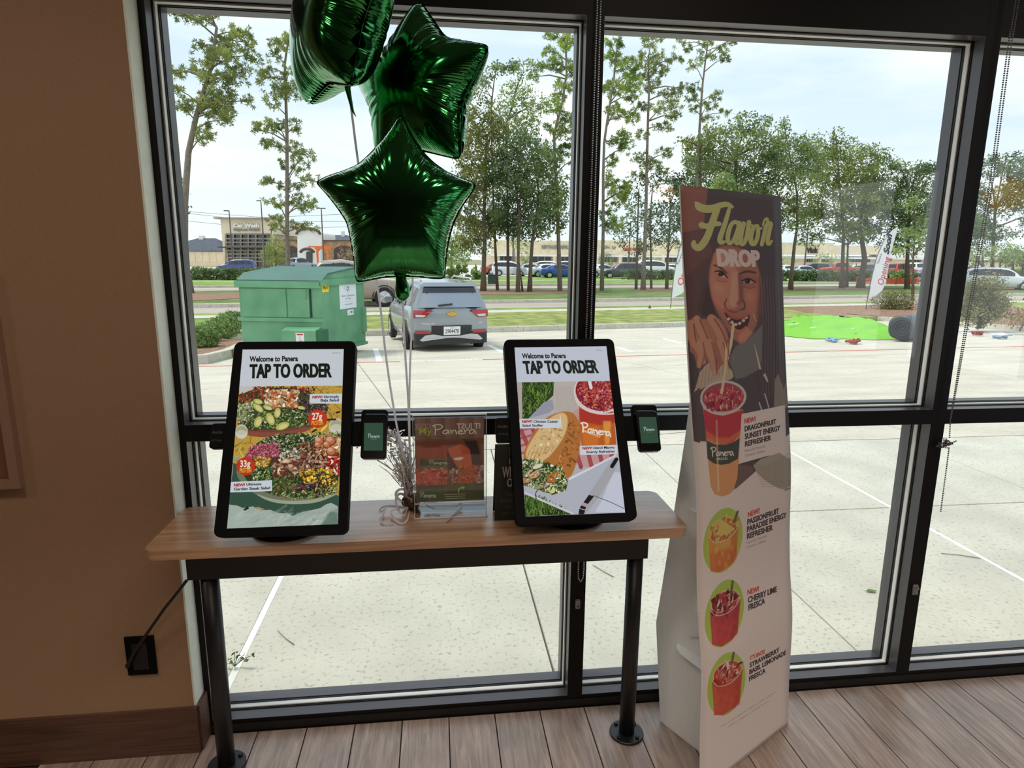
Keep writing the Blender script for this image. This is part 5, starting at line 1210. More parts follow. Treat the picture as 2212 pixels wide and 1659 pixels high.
curl([tz(890, 1072, .04), tz(912, 1064, .05), tz(935, 1062, .05), tz(952, 1075, .035), tz(940, 1088, .02), tz(912, 1080, .03), tz(930, 1100, .01), tz(975, 1100, .012), tz(1000, 1085, .02)])
curl([tz(998, 1096, .012), tz(990, 1104, .004), tz(963, 1128, .003)])
curl([tz(884, 1060, .05), tz(862, 1055, .055), tz(852, 1070, .04), tz(868, 1084, .03)])

# ================================================================== OUTSIDE
def conc(name, col, fleck, sc1=3, sc2=55, rough=.85, amt=.5, stretch=None):
    m = bpy.data.materials.new(name); m.use_nodes = True; t = m.node_tree; b = t.nodes['Principled BSDF']; b.inputs['Roughness'].default_value = rough; b.inputs['Specular IOR Level'].default_value = .2
    g = t.nodes.new('ShaderNodeNewGeometry'); src = g.outputs['Position']
    if stretch:
        mpn = t.nodes.new('ShaderNodeMapping'); mpn.inputs['Scale'].default_value = stretch; mpn.inputs['Rotation'].default_value = (0, 0, -.25); t.links.new(src, mpn.inputs[0]); src = mpn.outputs[0]
    n1 = t.nodes.new('ShaderNodeTexNoise'); n1.inputs['Scale'].default_value = sc1; n1.inputs['Detail'].default_value = 6; t.links.new(src, n1.inputs['Vector'])
    n2 = t.nodes.new('ShaderNodeTexNoise'); n2.inputs['Scale'].default_value = sc2; n2.inputs['Detail'].default_value = 3; n2.inputs['Roughness'].default_value = .6; t.links.new(src, n2.inputs['Vector'])
    r1 = t.nodes.new('ShaderNodeValToRGB'); e = r1.color_ramp.elements; e[0].position = .3; e[0].color = (*[c*.86 for c in col], 1); e[1].position = .7; e[1].color = (*[min(1, c*1.08) for c in col], 1); t.links.new(n1.outputs[0], r1.inputs[0])
    r2 = t.nodes.new('ShaderNodeValToRGB'); e = r2.color_ramp.elements; e[0].position = .56; e[0].color = (0, 0, 0, 1); e[1].position = .68; e[1].color = (amt, amt, amt, 1); t.links.new(n2.outputs[0], r2.inputs[0])
    mx = t.nodes.new('ShaderNodeMixRGB'); mx.inputs[2].default_value = (*fleck, 1); t.links.new(r2.outputs[0], mx.inputs[0]); t.links.new(r1.outputs[0], mx.inputs[1]); t.links.new(mx.outputs[0], b.inputs['Base Color'])
    bp = t.nodes.new('ShaderNodeBump'); bp.inputs['Strength'].default_value = .2; bp.inputs['Distance'].default_value = .004; t.links.new(n2.outputs[0], bp.inputs['Height']); t.links.new(bp.outputs[0], b.inputs['Normal'])
    return m
M_walk = conc('sidewalk_concrete', L(208, 204, 190), L(160, 157, 144), 2.2, 48, amt=.8)
M_lot = conc('parking_concrete', L(208, 200, 184), L(160, 154, 140), .8, 12, amt=.5, stretch=(1, 3.2, 1))
M_road = conc('road_concrete', L(186, 172, 160), L(160, 146, 134), .5, 5, amt=.4, stretch=(.4, 2.5, 1))
M_kerb = conc('kerb_concrete', L(205, 200, 186), L(140, 136, 124), 2.5, 14, amt=.7)
M_joint = mat('dark_joint', L(112, 106, 96), .9)
M_caulk = mat('white_joint_sealant', L(238, 238, 234), .6)
M_grass = mat('mown_grass', L(88, 122, 48), .95, col2=L(150, 172, 82), vscale=1.3, bump=1, bscale=30, detail=10)
M_grass2 = mat('dry_grass', L(96, 116, 50), .95, col2=L(168, 170, 96), vscale=2.2, bump=1, bscale=30, detail=10)
M_grass3 = mat('shaded_grass', L(84, 106, 52), .95, col2=L(126, 142, 74), vscale=1.3, bump=1, bscale=30, detail=10)
M_mulch = mat('pine_bark_mulch', L(104, 74, 58), .95, col2=L(176, 138, 112), vscale=14, bump=1, bscale=40, detail=8)
M_red = mat('red_line_paint', L(196, 96, 84), .7, var=.15, vscale=6)
M_wpaint = mat('white_line_paint', L(240, 240, 238), .6, var=.04, vscale=9)

gb = MB().box(-300, 420, .13, 620, -1.2, -.62).build('terrain', mat('distant_ground', L(140, 140, 104), .95, var=.1, vscale=.05)); tag(gb, kind='structure')
# ---- sidewalk slabs
xs_ = [-7.2, -5.8, -4.5, -3.25, -2.03, -.80, .43, 1.70, 2.93, 4.13, 5.35, 6.6, 7.8, 9.0]; ysl = [.135, 1.645, 3.15]
sw = MB().box(-7.2, 9, .13, 3.15, -.62, -.034).build('sidewalk', M_joint); tag(sw, kind='structure')
for i in range(len(xs_)-1):
    for j in range(2):
        g = .0045; gl = .014 if i in (5, 8) else g; gr_ = .014 if i in (4, 7) else g
        MB().prism([(xs_[i]+gl, ysl[j]+g), (xs_[i+1]-gr_, ysl[j]+g), (xs_[i+1]-gr_, ysl[j+1]-g), (xs_[i]+gl, ysl[j+1]-g)], -.04, -.02, bev=.003).build('paving_slab', M_walk, sw)
for x_ in (-.80, 2.93):
    MB().box(x_-.0135, x_+.0135, .14, 3.14, -.03, -.0215).build('joint_sealant', M_caulk, sw)
# ---- parking lot slabs
def clip(poly, f_):
    out_ = []
    for i in range(len(poly)):
        a, b_ = poly[i], poly[(i+1) % len(poly)]; fa, fb = f_(a), f_(b_)
        if fa >= 0: out_.append(a)
        if fa*fb < 0: t_ = fa/(fa-fb); out_.append((a[0]+(b_[0]-a[0])*t_, a[1]+(b_[1]-a[1])*t_))
    return out_
def gslab(poly, m, name, parent, up=0., thick=.05):
    n = len(poly)
    mb = MB(); mb.add([(p_[0], p_[1], gz(*p_)+up) for p_ in poly]+[(p_[0], p_[1], gz(*p_)+up-thick) for p_ in poly], [tuple(range(n)), tuple(range(n, 2*n))[::-1]]+[(i, (i+1) % n, n+(i+1) % n, n+i) for i in range(n)])
    o_ = mb.build(name, m, parent); return o_
def strip(name, m, u0, u1, v0, v1, up=0., thick=.05, parent=None, du=4.):
    """ground-following strip in the street frame"""
    nu = max(1, int((u1-u0)/du)); nv = max(1, int((v1-v0)/3)); mb = MB(); V = []
    for z_ in (0, 1):
        for i in range(nu+1):
            for j in range(nv+1):
                x, y = uv2xy(u0+(u1-u0)*i/nu, v0+(v1-v0)*j/nv); V.append((x, y, gz(x, y)+up-z_*thick))
    k = (nu+1)*(nv+1); I = lambda s_, i, j: s_*k+i*(nv+1)+j; fs = []
    for i in range(nu):
        for j in range(nv): fs += [(I(0, i, j), I(0, i+1, j), I(0, i+1, j+1), I(0, i, j+1)), (I(1, i, j), I(1, i, j+1), I(1, i+1, j+1), I(1, i+1, j))]
        fs += [(I(0, i, 0), I(1, i, 0), I(1, i+1, 0), I(0, i+1, 0)), (I(0, i, nv), I(0, i+1, nv), I(1, i+1, nv), I(1, i, nv))]
    for j in range(nv): fs += [(I(0, 0, j), I(0, 0, j+1), I(1, 0, j+1), I(1, 0, j)), (I(0, nu, j), I(1, nu, j), I(1, nu, j+1), I(0, nu, j+1))]
    mb.add(V, fs); return mb.build(name, m, parent)
lot = strip('parking_lot', M_joint, -30, 45, 1.0, 15.5, up=-.06, thick=.05); tag(lot, kind='structure')
# keep the base below the sidewalk
vb = [-2.0, 3.0, 7.2, 11.6, 15.5]; ub = [-22, -17.5, -13.0, -8.5, -4.0, .5, 5.0, 9.5, 14, 18.5, 23, 27.5, 32]
for i in range(len(ub)-1):
    for j in range(len(vb)-1):
        g = .007; q_ = [uv2xy(ub[i]+g, vb[j]+g), uv2xy(ub[i+1]-g, vb[j]+g), uv2xy(ub[i+1]-g, vb[j+1]-g), uv2xy(ub[i]+g, vb[j+1]-g)]
        q_ = clip([tuple(w_) for w_ in q_], lambda w_: w_[1]-3.157)
        if len(q_) < 3: continue
        gslab(q_, M_lot, 'concrete_slab', lot, 0, .05)
# painted lines
def line_between(name, m, A_, B_, w_, label=None, cat=None, kind=None, parent=None, group=None, up=.0025):
    A_, B_ = np.array(A_[:2]), np.array(B_[:2]); d_ = (B_-A_)/np.linalg.norm(B_-A_); n_ = np.array([-d_[1], d_[0]])*w_/2; k = 6
    mb = MB(); V = []
    for i in range(k+1):
        c_ = A_+(B_-A_)*i/k
        for s_ in (-1, 1): x, y = c_+n_*s_; V.append((x, y, gz(x, y)+up))
    V2 = [(x, y, z-.002) for x, y, z in V]; K_ = len(V)
    fs = []
    for i in range(k): a = 2*i; fs += [(a, a+1, a+3, a+2), (K_+a, K_+a+2, K_+a+3, K_+a+1), (a, a+2, K_+a+2, K_+a), (a+1, K_+a+1, K_+a+3, a+3)]
    fs += [(0, K_, K_+1, 1), (2*k, 2*k+1, K_+2*k+1, K_+2*k)]
    mb.add(V+V2, fs); o_ = mb.build(name, m, parent); 
    if kind: tag(o_, kind=kind)
    return o_
rl0 = ground(418, 792); rl1 = ground(1325, 770); rd = (rl1-rl0)[:2]; rd /= np.linalg.norm(rd)
rA = rl0[:2]-rd*6; segs = [(0, 9.5), (11.0, 11.6), (13.4, 40)]
for a_, b_ in segs: line_between('red_line', M_red, rA+rd*a_, rA+rd*b_, .09, parent=lot)
# FIRE LANE lettering gap: white stencil words
tl = lambda s_, a_, b_: sign_letters('stencil_lettering', s_, [*(rA+rd*a_-np.array([0, .06])), gz(*(rA+rd*a_))+.0035], [*(rd*(b_-a_)), (gz(*(rA+rd*b_))-gz(*(rA+rd*a_)))], np.array([-rd[1]*.16, rd[0]*.16, -.006]), .001, M_wpaint, lot)
tl('NO PARKING', 9.6, 10.9); tl('FIRE LANE', 11.75, 13.3)
for (a_, b_) in (((803, 727), (820, 781)), ((1041, 738), (1088, 762)), ((1186, 715), (1233, 727)), ((1333, 750), (1365, 760)), ((1400, 721), (1470, 742))):
    line_between('parking_stripe', M_wpaint, ground(*a_), ground(*b_), .11, parent=lot)
for (a_, b_) in (((1873, 694), (1880, 704)), ((1918, 697), (1926, 706)), ((2148, 717), (2170, 727)), ((2074, 711), (2100, 722))):
    line_between('parking_stripe', M_wpaint, ground(*a_), ground(*b_), .35, parent=lot)
# ---- kerbs and verges
def kerb(name, pts, w_=.16, h_=.15, parent=None, seglen=3.0, m=None, closed=False):
    """kerb stones along a world polyline"""
    root = empty(name, (float(pts[0][0]), float(pts[0][1]), -.5), kind='structure')
    for a_, b_ in zip(pts[:-1], pts[1:]):
        a_, b_ = np.array(a_[:2], float), np.array(b_[:2], float); Ln = np.linalg.norm(b_-a_); n_ = max(1, int(round(Ln/seglen))); d_ = (b_-a_)/Ln; nn_ = np.array([-d_[1], d_[0]])*w_
        for i in range(n_):
            p0, p1 = a_+(b_-a_)*i/n_+d_*.008, a_+(b_-a_)*(i+1)/n_-d_*.0; V = []
            for p_ in (p0, p1):
                for (o_, z_) in ((0, -.06), (0.015, h_*.85), (.04, h_), (1, h_), (1, -.06)):
                    q_ = p_+nn_*o_; V.append((q_[0], q_[1], gz(*p_)+z_))
            keep(MB().add(V, [(0, 1, 2, 3, 4), (9, 8, 7, 6, 5)]+[(k, 5+k, 5+(k+1) % 5, (k+1) % 5) for k in range(5)]).build('kerb_stone', m or M_kerb), root)
    return root
kerb('kerb', [uv2xy(-3.2, 15.5), uv2xy(17.6, 15.5)])
il = [ground(1765, 677), ground(1822, 687), ground(1900, 693), ground(1985, 698), ground(2072, 705), ground(2212, 717), ground(2400, 730)]
kerb('kerb', [tuple(uv2xy(17.6, 15.5))]+[q_[:2] for q_ in il[1:]], seglen=2.4)
vg = strip('verge', M_grass2, -3.2, 60, 15.66, 20.3, up=.15, thick=.5); tag(vg, kind='structure')
sw2 = strip('street_sidewalk', M_kerb, -6, 60, 20.3, 21.3, up=.15, thick=.4); tag(sw2, kind='structure')
g3 = strip('verge', M_grass, -30, 60, 21.3, 22.1, up=.15, thick=.4); tag(g3, kind='structure')
# left: grass + mulch bed with kerb behind the dumpster
lg = strip('verge', M_grass, -30, -3.2, 12.0, 21.3, up=.14, thick=.5); tag(lg, kind='structure')
k3 = [ground(380, 786), ground(416, 782), ground(440, 790), ground(470, 782), ground(495, 776), ground(560, 764)]
KL = [(-12, 10.1), tuple(ground(400, 789)[:2]), tuple(ground(450, 786)[:2]), tuple(ground(500, 773)[:2]), tuple(ground(540, 752)[:2])]
kerb('kerb', KL, seglen=1.6, h_=.16)
poly = [(x, y+.12) for x, y in KL]+[tuple(uv2xy(-3.2, 15.5)), tuple(uv2xy(-4.5, 15.6)), tuple(uv2xy(-18, 15.6))]
mbd = gslab(poly, M_mulch, 'mulch_bed', None, .145, .2); tag(mbd, kind='structure')
# island on the right
ip = [tuple(q_[:2]+np.array([.1, .14])) for q_ in il[1:]]
isl = [tuple(uv2xy(18.2, 15.9))]+ip+[tuple(uv2xy(32, 20.3)), tuple(uv2xy(19, 20.3)), tuple(uv2xy(18, 18.0))]
o_ = gslab(isl, M_mulch, 'mulch_bed', None, .155, .3); tag(o_, kind='structure')
# street, median, second carriageway, far lawns, far car park
def band(name, m, v0, v1, up, u0=-90, u1=130, du=20): o_ = strip(name, m, u0, u1, v0, v1, up=up, thick=.3, du=du); tag(o_, kind='structure'); return o_
band('street', M_road, 22.1, 26.9, 0.0)
def longkerb(v0, v1, up): band('kerb', M_kerb, v0, v1, up)
longkerb(22.0, 22.2, .12); longkerb(26.8, 27.1, .15)
band('median', M_grass3, 27.1, 38.0, .12)
longkerb(38.0, 38.3, .14); band('street', M_road, 38.3, 44.5, 0.0); longkerb(44.5, 44.8, .14)
band('lawn', M_grass, 44.8, 52.5, .12); band('path', M_kerb, 52.5, 53.6, .13); band('lawn', M_grass, 53.6, 64.5, .12)
band('car_park', mat('far_concrete', L(206, 202, 194), .9, var=.06, vscale=.4), 64.5, 170, .05)
def mulchpatch(uvs, up): o_ = gslab([tuple(uv2xy(*q_)) for q_ in uvs], M_mulch, 'mulch_bed', None, up, .1); tag(o_, kind='structure')
mulchpatch([(-40, 28.5), (-6, 28.3), (-3.2, 30.5), (-3, 35), (-8, 36.5), (-40, 36.8)], .14)
mulchpatch([(3, 33.0), (8, 31.6), (15, 31.8), (17.4, 33.4), (16.5, 35.6), (12, 36.4), (5, 36.4)], .14)
mulchpatch([(19.5, 34.0), (21, 32.6), (27, 32.4), (31, 33.0), (29, 36.6), (22, 37.4)], .14)
mulchpatch([(31, 33.6), (36, 33.4), (43, 34.6), (41, 37.0), (33, 36.4)], .14)
mulchpatch([(48, 30.5), (60, 30.5), (60, 34), (48, 34)], .14)
band('lawn', M_grass, 64, 66, .12, -90, -6)

# ------------------------------------------------------------------ foliage
def leafmat(name, c1, c2, tr=.25, sc=.55): return mat(name, c1, .6, col2=c2, vscale=sc, trans=tr, detail=9, spec=.25)
F_pine = leafmat('pine_needles', L(84, 104, 50), L(182, 190, 112), .35, .9)
F_pineY = leafmat('yellow_green_needles', L(84, 112, 40), L(182, 200, 96), .35, .8)
F_oak = leafmat('oak_leaves', L(72, 96, 54), L(162, 178, 112), .35, .8)
F_dark = leafmat('dark_oak_leaves', L(60, 82, 52), L(136, 156, 104), .32, .8)
F_pale = leafmat('pale_green_leaves', L(98, 124, 70), L(178, 196, 124), .3, .8)
F_bush = leafmat('boxwood_leaves', L(66, 96, 52), L(176, 200, 124), .2, 9)
F_shrub = leafmat('grey_green_shrub', L(88, 92, 56), L(164, 160, 110), .2, 3)
M_bark = mat('grey_pine_bark', L(128, 116, 104), .95, var=.28, vscale=5, stretch=(3, 3, 1), bump=.8, bscale=12)
M_bark2 = mat('brown_bark', L(104, 90, 76), .95, var=.3, vscale=5, stretch=(3, 3, 1), bump=.8, bscale=12)
def randdir(g, n):
    v = g.normal(0, 1, (n, 3)); return v/np.linalg.norm(v, axis=1, keepdims=True)
def leaves(g, C_, size, spread, per, el=1.0, up=0.):
    """per leaf quads around each clump centre"""
    n = len(C_); c = np.repeat(C_, per, 0)+g.normal(0, 1, (n*per, 3))*spread
    d = randdir(g, n*per); d[:, 2] += up; d /= np.linalg.norm(d, axis=1, keepdims=True)
    s = np.cross(d, randdir(g, n*per)); s /= np.maximum(np.linalg.norm(s, axis=1, keepdims=True), 1e-6)
    L_ = (size*g.uniform(.6, 1.3, (n*per, 1))); w_ = L_*.5/el
    return np.stack([c-d*L_*.5, c+s*w_*.5-d*L_*.05, c+d*L_*.5, c-s*w_*.5-d*L_*.05], 1).reshape(-1, 3)
def needles(g, C_, ln, per):
    n = len(C_); c = np.repeat(C_, per, 0); d = randdir(g, n*per); d[:, 2] += .25; d /= np.linalg.norm(d, axis=1, keepdims=True)
    s = np.cross(d, randdir(g, n*per)); s /= np.maximum(np.linalg.norm(s, axis=1, keepdims=True), 1e-6); L_ = ln*g.uniform(.6, 1.2, (n*per, 1)); w_ = L_*.105
    return np.stack([c-s*w_*.3, c+d*L_*.6-s*w_, c+d*L_, c+d*L_*.6+s*w_], 1).reshape(-1, 3)
def tree(label, base, trunk, w0, w1, blobs, kind, seed, dens=1.0, group='trees beyond the street', depth=None, name=None, bark=None, fm=None, branches=True, thick=1.0):
    g = np.random.default_rng(seed)
    if depth is None: B = ground(*base); d = (B-CP)@FW
    else: d = depth; B = at(*base, d=d); B[2] = gz(B[0], B[1])
    k = d/F
    root = empty(name or ('pine_tree' if kind == 'pine' else 'oak_tree'), tuple(B), label, 'tree', group)
    T_ = [B-[0, 0, .1]]+[at(*q_, d=d) for q_ in trunk]; nT = len(T_)
    rs = [(w0+(w1-w0)*i/(nT-1))*k/2 for i in range(nT)]; rs[0] *= 1.45
    tr = keep(MB().tube(T_, rs, 9).build('trunk', bark or (M_bark if kind == 'pine' else M_bark2), smooth=True), root)
    tz_ = np.array([q_[2] for q_ in T_]); V = []; br = MB(); cen = []
    gx, gy = (1.12, 1.22) if kind == 'pine' else (1.36, 1.42)
    for (bx, by, rx, ry) in blobs:
        rx *= gx; ry *= gy
        c = at(bx, by, d=d); off = g.normal(0, 1)*rx*k*.9*thick; c = c+FW*off
        R_ = np.array([rx*k, rx*k*.9, ry*k])
        area_ = rx*ry*k*k
        n = max(10, int(area_*dens*(100 if kind == 'pine' else 62)))
        q_ = randdir(g, n)*(g.uniform(.25, 1.0, (n, 1))**.45)
        P_ = c+q_*R_; P_ = P_+g.normal(0, .05, P_.shape)
        cen.append((c, P_))
        # branch from trunk
        if branches:
            zt_ = min(max(c[2]-abs(g.normal(0, .5))-.25*ry*k, tz_[1]), tz_[-1]); o_ = np.array([np.interp(zt_, tz_, [w_[j] for w_ in T_]) for j in range(3)])
            md = (o_+c)/2+np.array([0, 0, .08*np.linalg.norm(c-o_)])
            rb = max(.02, min(.07, .5*rs[-1]+.012*np.linalg.norm(c-o_)))
            br.tube([o_, md, c], [rb, rb*.7, rb*.3], 5, cap=False)
            for j in range(3):
                e_ = P_[g.integers(len(P_))]; br.tube([c*.6+md*.4, (c+e_)/2, e_], [rb*.4, rb*.3, .008], 4, cap=False)
        if kind == 'pine':
            sub = P_; V.append(needles(g, sub+g.normal(0, .07, sub.shape), .21, 26))
        else: V.append(leaves(g, P_, .19, .13, 10))
    if branches and br.v: tag(keep(br.build('branches', bark or (M_bark if kind == 'pine' else M_bark2), smooth=True, fix=False), root), kind='stuff')
    f_ = fastmesh('foliage', np.concatenate(V), 4, fm or (F_pine if kind == 'pine' else F_oak)); tag(f_, kind='stuff'); keep(f_, root)
    return root
c1 = lambda L_: [(x/4.254+340, y/4.254, rx/4.254, ry/4.254) for x, y, rx, ry in L_]
tree('tall leaning pine at the far left of the window', (407, 639), [(401, 580), (398, 520), (399, 440), (407, 330), (423, 255), (442, 190), (458, 140), (468, 60), (455, 35)], 19, 4,
     c1([(270, 130, 60, 50), (400, 150, 110, 60), (560, 150, 130, 60), (690, 230, 100, 60), (360, 290, 130, 70), (560, 330, 110, 60), (740, 330, 120, 60), (820, 450, 80, 60), (500, 460, 90, 55), (640, 480, 100, 60), (330, 370, 90, 40), (230, 590, 90, 24), (150, 640, 60, 40), (180, 720, 70, 34), (430, 630, 90, 45), (640, 600, 150, 55), (740, 640, 100, 65), (560, 740, 160, 60), (700, 770, 100, 50), (430, 850, 100, 60), (230, 860, 50, 50), (600, 870, 110, 60), (820, 900, 50, 45), (400, 970, 180, 65), (250, 1000, 65, 60), (540, 1030, 150, 60), (720, 1010, 70, 80), (660, 1120, 55, 45), (430, 1200, 55, 75), (480, 1290, 60, 50)]), 'pine', 101, 1.05)
tree('slender pine with separate foliage tiers above the green dumpster', (622, 632), [(622, 570), (620, 500), (620, 400), (620, 300), (617, 200), (615, 140), (622, 90)], 11, 4,
     c1([(1200, 340, 60, 45), (1120, 410, 70, 40), (1240, 410, 80, 40), (1180, 480, 110, 40), (960, 580, 75, 35), (1100, 540, 50, 30), (930, 690, 60, 34), (1230, 690, 70, 40), (1080, 740, 130, 28), (1280, 850, 75, 65), (1120, 860, 110, 50), (1270, 960, 95, 55), (1080, 990, 80, 40), (1040, 1080, 110, 45), (1270, 1150, 60, 40), (1080, 1230, 90, 50), (900, 1180, 34, 14), (1200, 1290, 80, 45), (1120, 1380, 120, 45), (1310, 1420, 100, 60), (1130, 1530, 40, 40), (1260, 1530, 50, 40)])
     + [(575, 393, 20, 8), (622, 398, 26, 10), (668, 392, 20, 9), (645, 428, 36, 10), (590, 432, 26, 9), (675, 462, 20, 7), (592, 470, 20, 9), (650, 486, 30, 7), (612, 500, 18, 7)], 'pine', 102, 1.0)
tree('thin tree with bare twigs, left edge of the window behind the leaning pine', (388, 634), [(387, 500), (386, 400)], 4, 2, [(384, 388, 8, 8), (386, 420, 8, 10), (388, 445, 10, 6), (398, 452, 6, 4)], 'oak', 103, .7, fm=F_dark)
tree('broad oak, leftmost trunk of the group right of the front balloon', (1044, 634), [(1045, 580), (1047, 530), (1046, 450), (1050, 350), (1052, 290)], 11, 5,
     [(1012, 285, 22, 30), (1040, 268, 34, 26), (1062, 300, 34, 34), (1018, 345, 26, 34), (1052, 372, 38, 34), (1008, 420, 26, 30), (1045, 432, 38, 30), (1002, 465, 22, 22), (1040, 480, 34, 24), (1008, 505, 28, 26), (1030, 528, 24, 14), (1076, 285, 16, 16), (1030, 400, 30, 30), (1065, 470, 24, 20)], 'oak', 104, 1.15, fm=leafmat('olive_oak_leaves', L(78, 90, 44), L(164, 166, 96), .3, .8))
tree('dark oak with a forked pair of trunks left of the middle window post', (1119, 636), [(1119, 580), (1120, 520), (1122, 460), (1110, 380)], 8, 4,
     [(1095, 325, 30, 22), (1102, 355, 36, 30), (1128, 335, 32, 26), (1096, 405, 36, 32), (1132, 398, 36, 32), (1112, 448, 40, 28), (1150, 438, 32, 28), (1090, 476, 28, 18), (1130, 486, 36, 18), (1164, 468, 28, 24), (1078, 448, 20, 20), (1075, 385, 18, 22)], 'oak', 105, 1.1, fm=F_dark)
tree('thin leaning trunk beside the forked oak', (1130, 635), [(1124, 590), (1119, 550), (1118, 500)], 4, 3, [(1118, 490, 16, 12), (1122, 500, 18, 10)], 'oak', 106, .8, fm=F_dark)
tree('straight dark-trunked oak, third trunk left of the middle window post', (1144, 635), [(1146, 580), (1150, 520), (1158, 470), (1165, 420), (1150, 330)], 9, 4,
     [(1165, 395, 32, 34), (1190, 432, 28, 26), (1176, 358, 28, 30), (1150, 300, 32, 26), (1130, 288, 28, 22), (1186, 474, 24, 22), (1210, 462, 18, 22), (1205, 400, 24, 30)], 'oak', 107, 1.1)
tree('half-bare tree with grey twigs rising beside the middle balloon', (1075, 632), [(1066, 450), (1062, 300), (1061, 230), (1068, 170), (1075, 135)], 5, 1.6,
     [(1045, 148, 15, 9), (1062, 172, 22, 10), (1040, 186, 16, 8), (1052, 214, 14, 9), (1030, 160, 9, 9), (1030, 190, 12, 6), (1072, 140, 4, 3), (1105, 140, 4, 3), (1112, 150, 5, 4), (1090, 150, 4, 3)], 'oak', 108, .55)
tree('airy pale tree between the half-bare tree and the bright pine', (1098, 633), [(1096, 400), (1094, 265), (1108, 225), (1114, 195)], 5, 2.5,
     [(1115, 180, 26, 14), (1134, 172, 20, 15), (1102, 202, 18, 14), (1142, 205, 14, 14), (1112, 232, 22, 10), (1088, 238, 12, 10), (1150, 240, 16, 12), (1130, 262, 20, 8), (1170, 225, 14, 14)], 'oak', 109, .75, fm=F_pale)
tree('bright yellow-green pine just left of the middle window post', (1210, 633), [(1206, 500), (1203, 420), (1198, 330), (1197, 290), (1215, 220), (1224, 160), (1222, 90)], 8, 4,
     [(1190, 75, 16, 8), (1215, 74, 20, 8), (1185, 102, 14, 9), (1225, 100, 20, 14), (1208, 132, 26, 14), (1238, 150, 14, 14), (1165, 146, 15, 8), (1152, 160, 12, 8), (1220, 186, 20, 13), (1205, 208, 18, 9), (1196, 244, 18, 12), (1226, 252, 18, 14), (1218, 282, 20, 12), (1232, 310, 14, 13), (1188, 282, 14, 8), (1238, 350, 10, 18), (1200, 330, 24, 13)], 'pine', 110, 1.2, fm=F_pineY)
tree('bright yellow-green pine just right of the middle window post', (1300, 632), [(1303, 500), (1303, 380), (1305, 310), (1314, 245), (1326, 170), (1332, 110)], 7, 4,
     [(1335, 84, 9, 8), (1342, 98, 9, 5), (1312, 96, 8, 9), (1328, 122, 20, 12), (1365, 132, 17, 12), (1342, 150, 15, 8), (1330, 180, 26, 14), (1368, 148, 14, 10), (1352, 195, 26, 14), (1362, 210, 20, 10), (1330, 235, 22, 13), (1366, 250, 20, 12), (1342, 300, 26, 14), (1355, 315, 16, 8), (1322, 350, 10, 16), (1318, 390, 12, 16), (1338, 420, 20, 24), (1315, 470, 16, 24), (1348, 410, 12, 16), (1330, 490, 16, 16)], 'pine', 111, 1.15, fm=F_pineY)
tree('tall pine with a pale straight trunk in the middle of the right window', (1389, 631), [(1391, 570), (1394, 500), (1396, 430), (1397, 360), (1400, 250), (1402, 200), (1400, 130)], 9, 3.5,
     [(1400, 108, 22, 10), (1386, 124, 10, 10), (1420, 124, 20, 11), (1456, 130, 15, 9), (1396, 152, 26, 14), (1430, 158, 18, 10), (1410, 178, 22, 11), (1452, 198, 24, 9), (1472, 190, 10, 8), (1398, 215, 15, 9), (1430, 243, 36, 9), (1466, 243, 18, 8), (1430, 275, 26, 7), (1390, 290, 14, 8), (1440, 328, 16, 9), (1385, 343, 20, 8), (1415, 352, 22, 10), (1432, 371, 12, 6), (1380, 372, 14, 6)], 'pine', 112, 1.1)
tree('spindly tall pine with open tiers above the standee', (1500, 632), [(1503, 450), (1510, 300), (1514, 230), (1518, 180), (1524, 130), (1531, 80)], 7, 2.6,
     [(1478, 80, 16, 5), (1500, 86, 14, 5), (1535, 83, 14, 5), (1582, 88, 13, 9), (1560, 100, 10, 7), (1515, 103, 10, 8), (1520, 128, 22, 7), (1562, 133, 15, 9), (1494, 150, 14, 6), (1510, 183, 17, 10), (1545, 208, 16, 7), (1498, 208, 15, 7), (1532, 225, 20, 8), (1494, 238, 11, 6), (1562, 244, 14, 6), (1523, 256, 12, 5)], 'pine', 113, 1.0)
tree('great rounded oak whose crown rises behind the top of the standee', (1590, 630), [(1590, 500), (1588, 400), (1590, 330)], 12, 6,
     [(1600, 288, 40, 16), (1572, 318, 54, 26), (1530, 338, 36, 24), (1622, 336, 46, 32), (1652, 318, 30, 20), (1500, 372, 28, 22), (1560, 376, 56, 28), (1622, 388, 54, 32), (1672, 366, 36, 32), (1482, 350, 14, 10), (1600, 430, 60, 20), (1520, 410, 40, 20), (1660, 420, 34, 26)], 'oak', 114, 1.15, fm=F_oak)
tree('small tree with a yellowish top left of the great oak', (1515, 632), [(1514, 400), (1512, 320)], 6, 4, [(1498, 296, 22, 9), (1530, 297, 22, 10), (1482, 304, 8, 7), (1510, 312, 26, 9)], 'oak', 115, 1.1, fm=leafmat('yellow_green_leaves', L(120, 136, 58), L(190, 196, 104), .3, 1.2))
tree('sparse dark tree with the leftmost thin trunk left of the standee', (1374, 629), [(1376, 540), (1378, 470), (1380, 410)], 5, 2.5, [(1370, 408, 20, 18), (1382, 450, 22, 20), (1380, 490, 22, 18), (1352, 500, 18, 16), (1395, 520, 18, 14), (1370, 538, 18, 10)], 'oak', 116, .75, fm=F_dark)
tree('sparse dark tree with the middle thin trunk left of the standee', (1407, 628), [(1406, 540), (1404, 470), (1410, 400)], 4, 2.5, [(1420, 390, 20, 12), (1415, 440, 18, 16), (1405, 480, 16, 14), (1422, 510, 18, 12)], 'oak', 117, .7, fm=F_dark)
tree('grey-green tree with the thickest trunk close left of the standee', (1440, 629), [(1442, 560), (1446, 500), (1448, 440)], 6, 3, [(1440, 410, 28, 16), (1462, 398, 14, 13), (1462, 440, 24, 24), (1445, 470, 28, 22), (1468, 480, 16, 18), (1436, 500, 20, 12), (1455, 525, 24, 14)], 'oak', 118, .9, fm=F_dark)
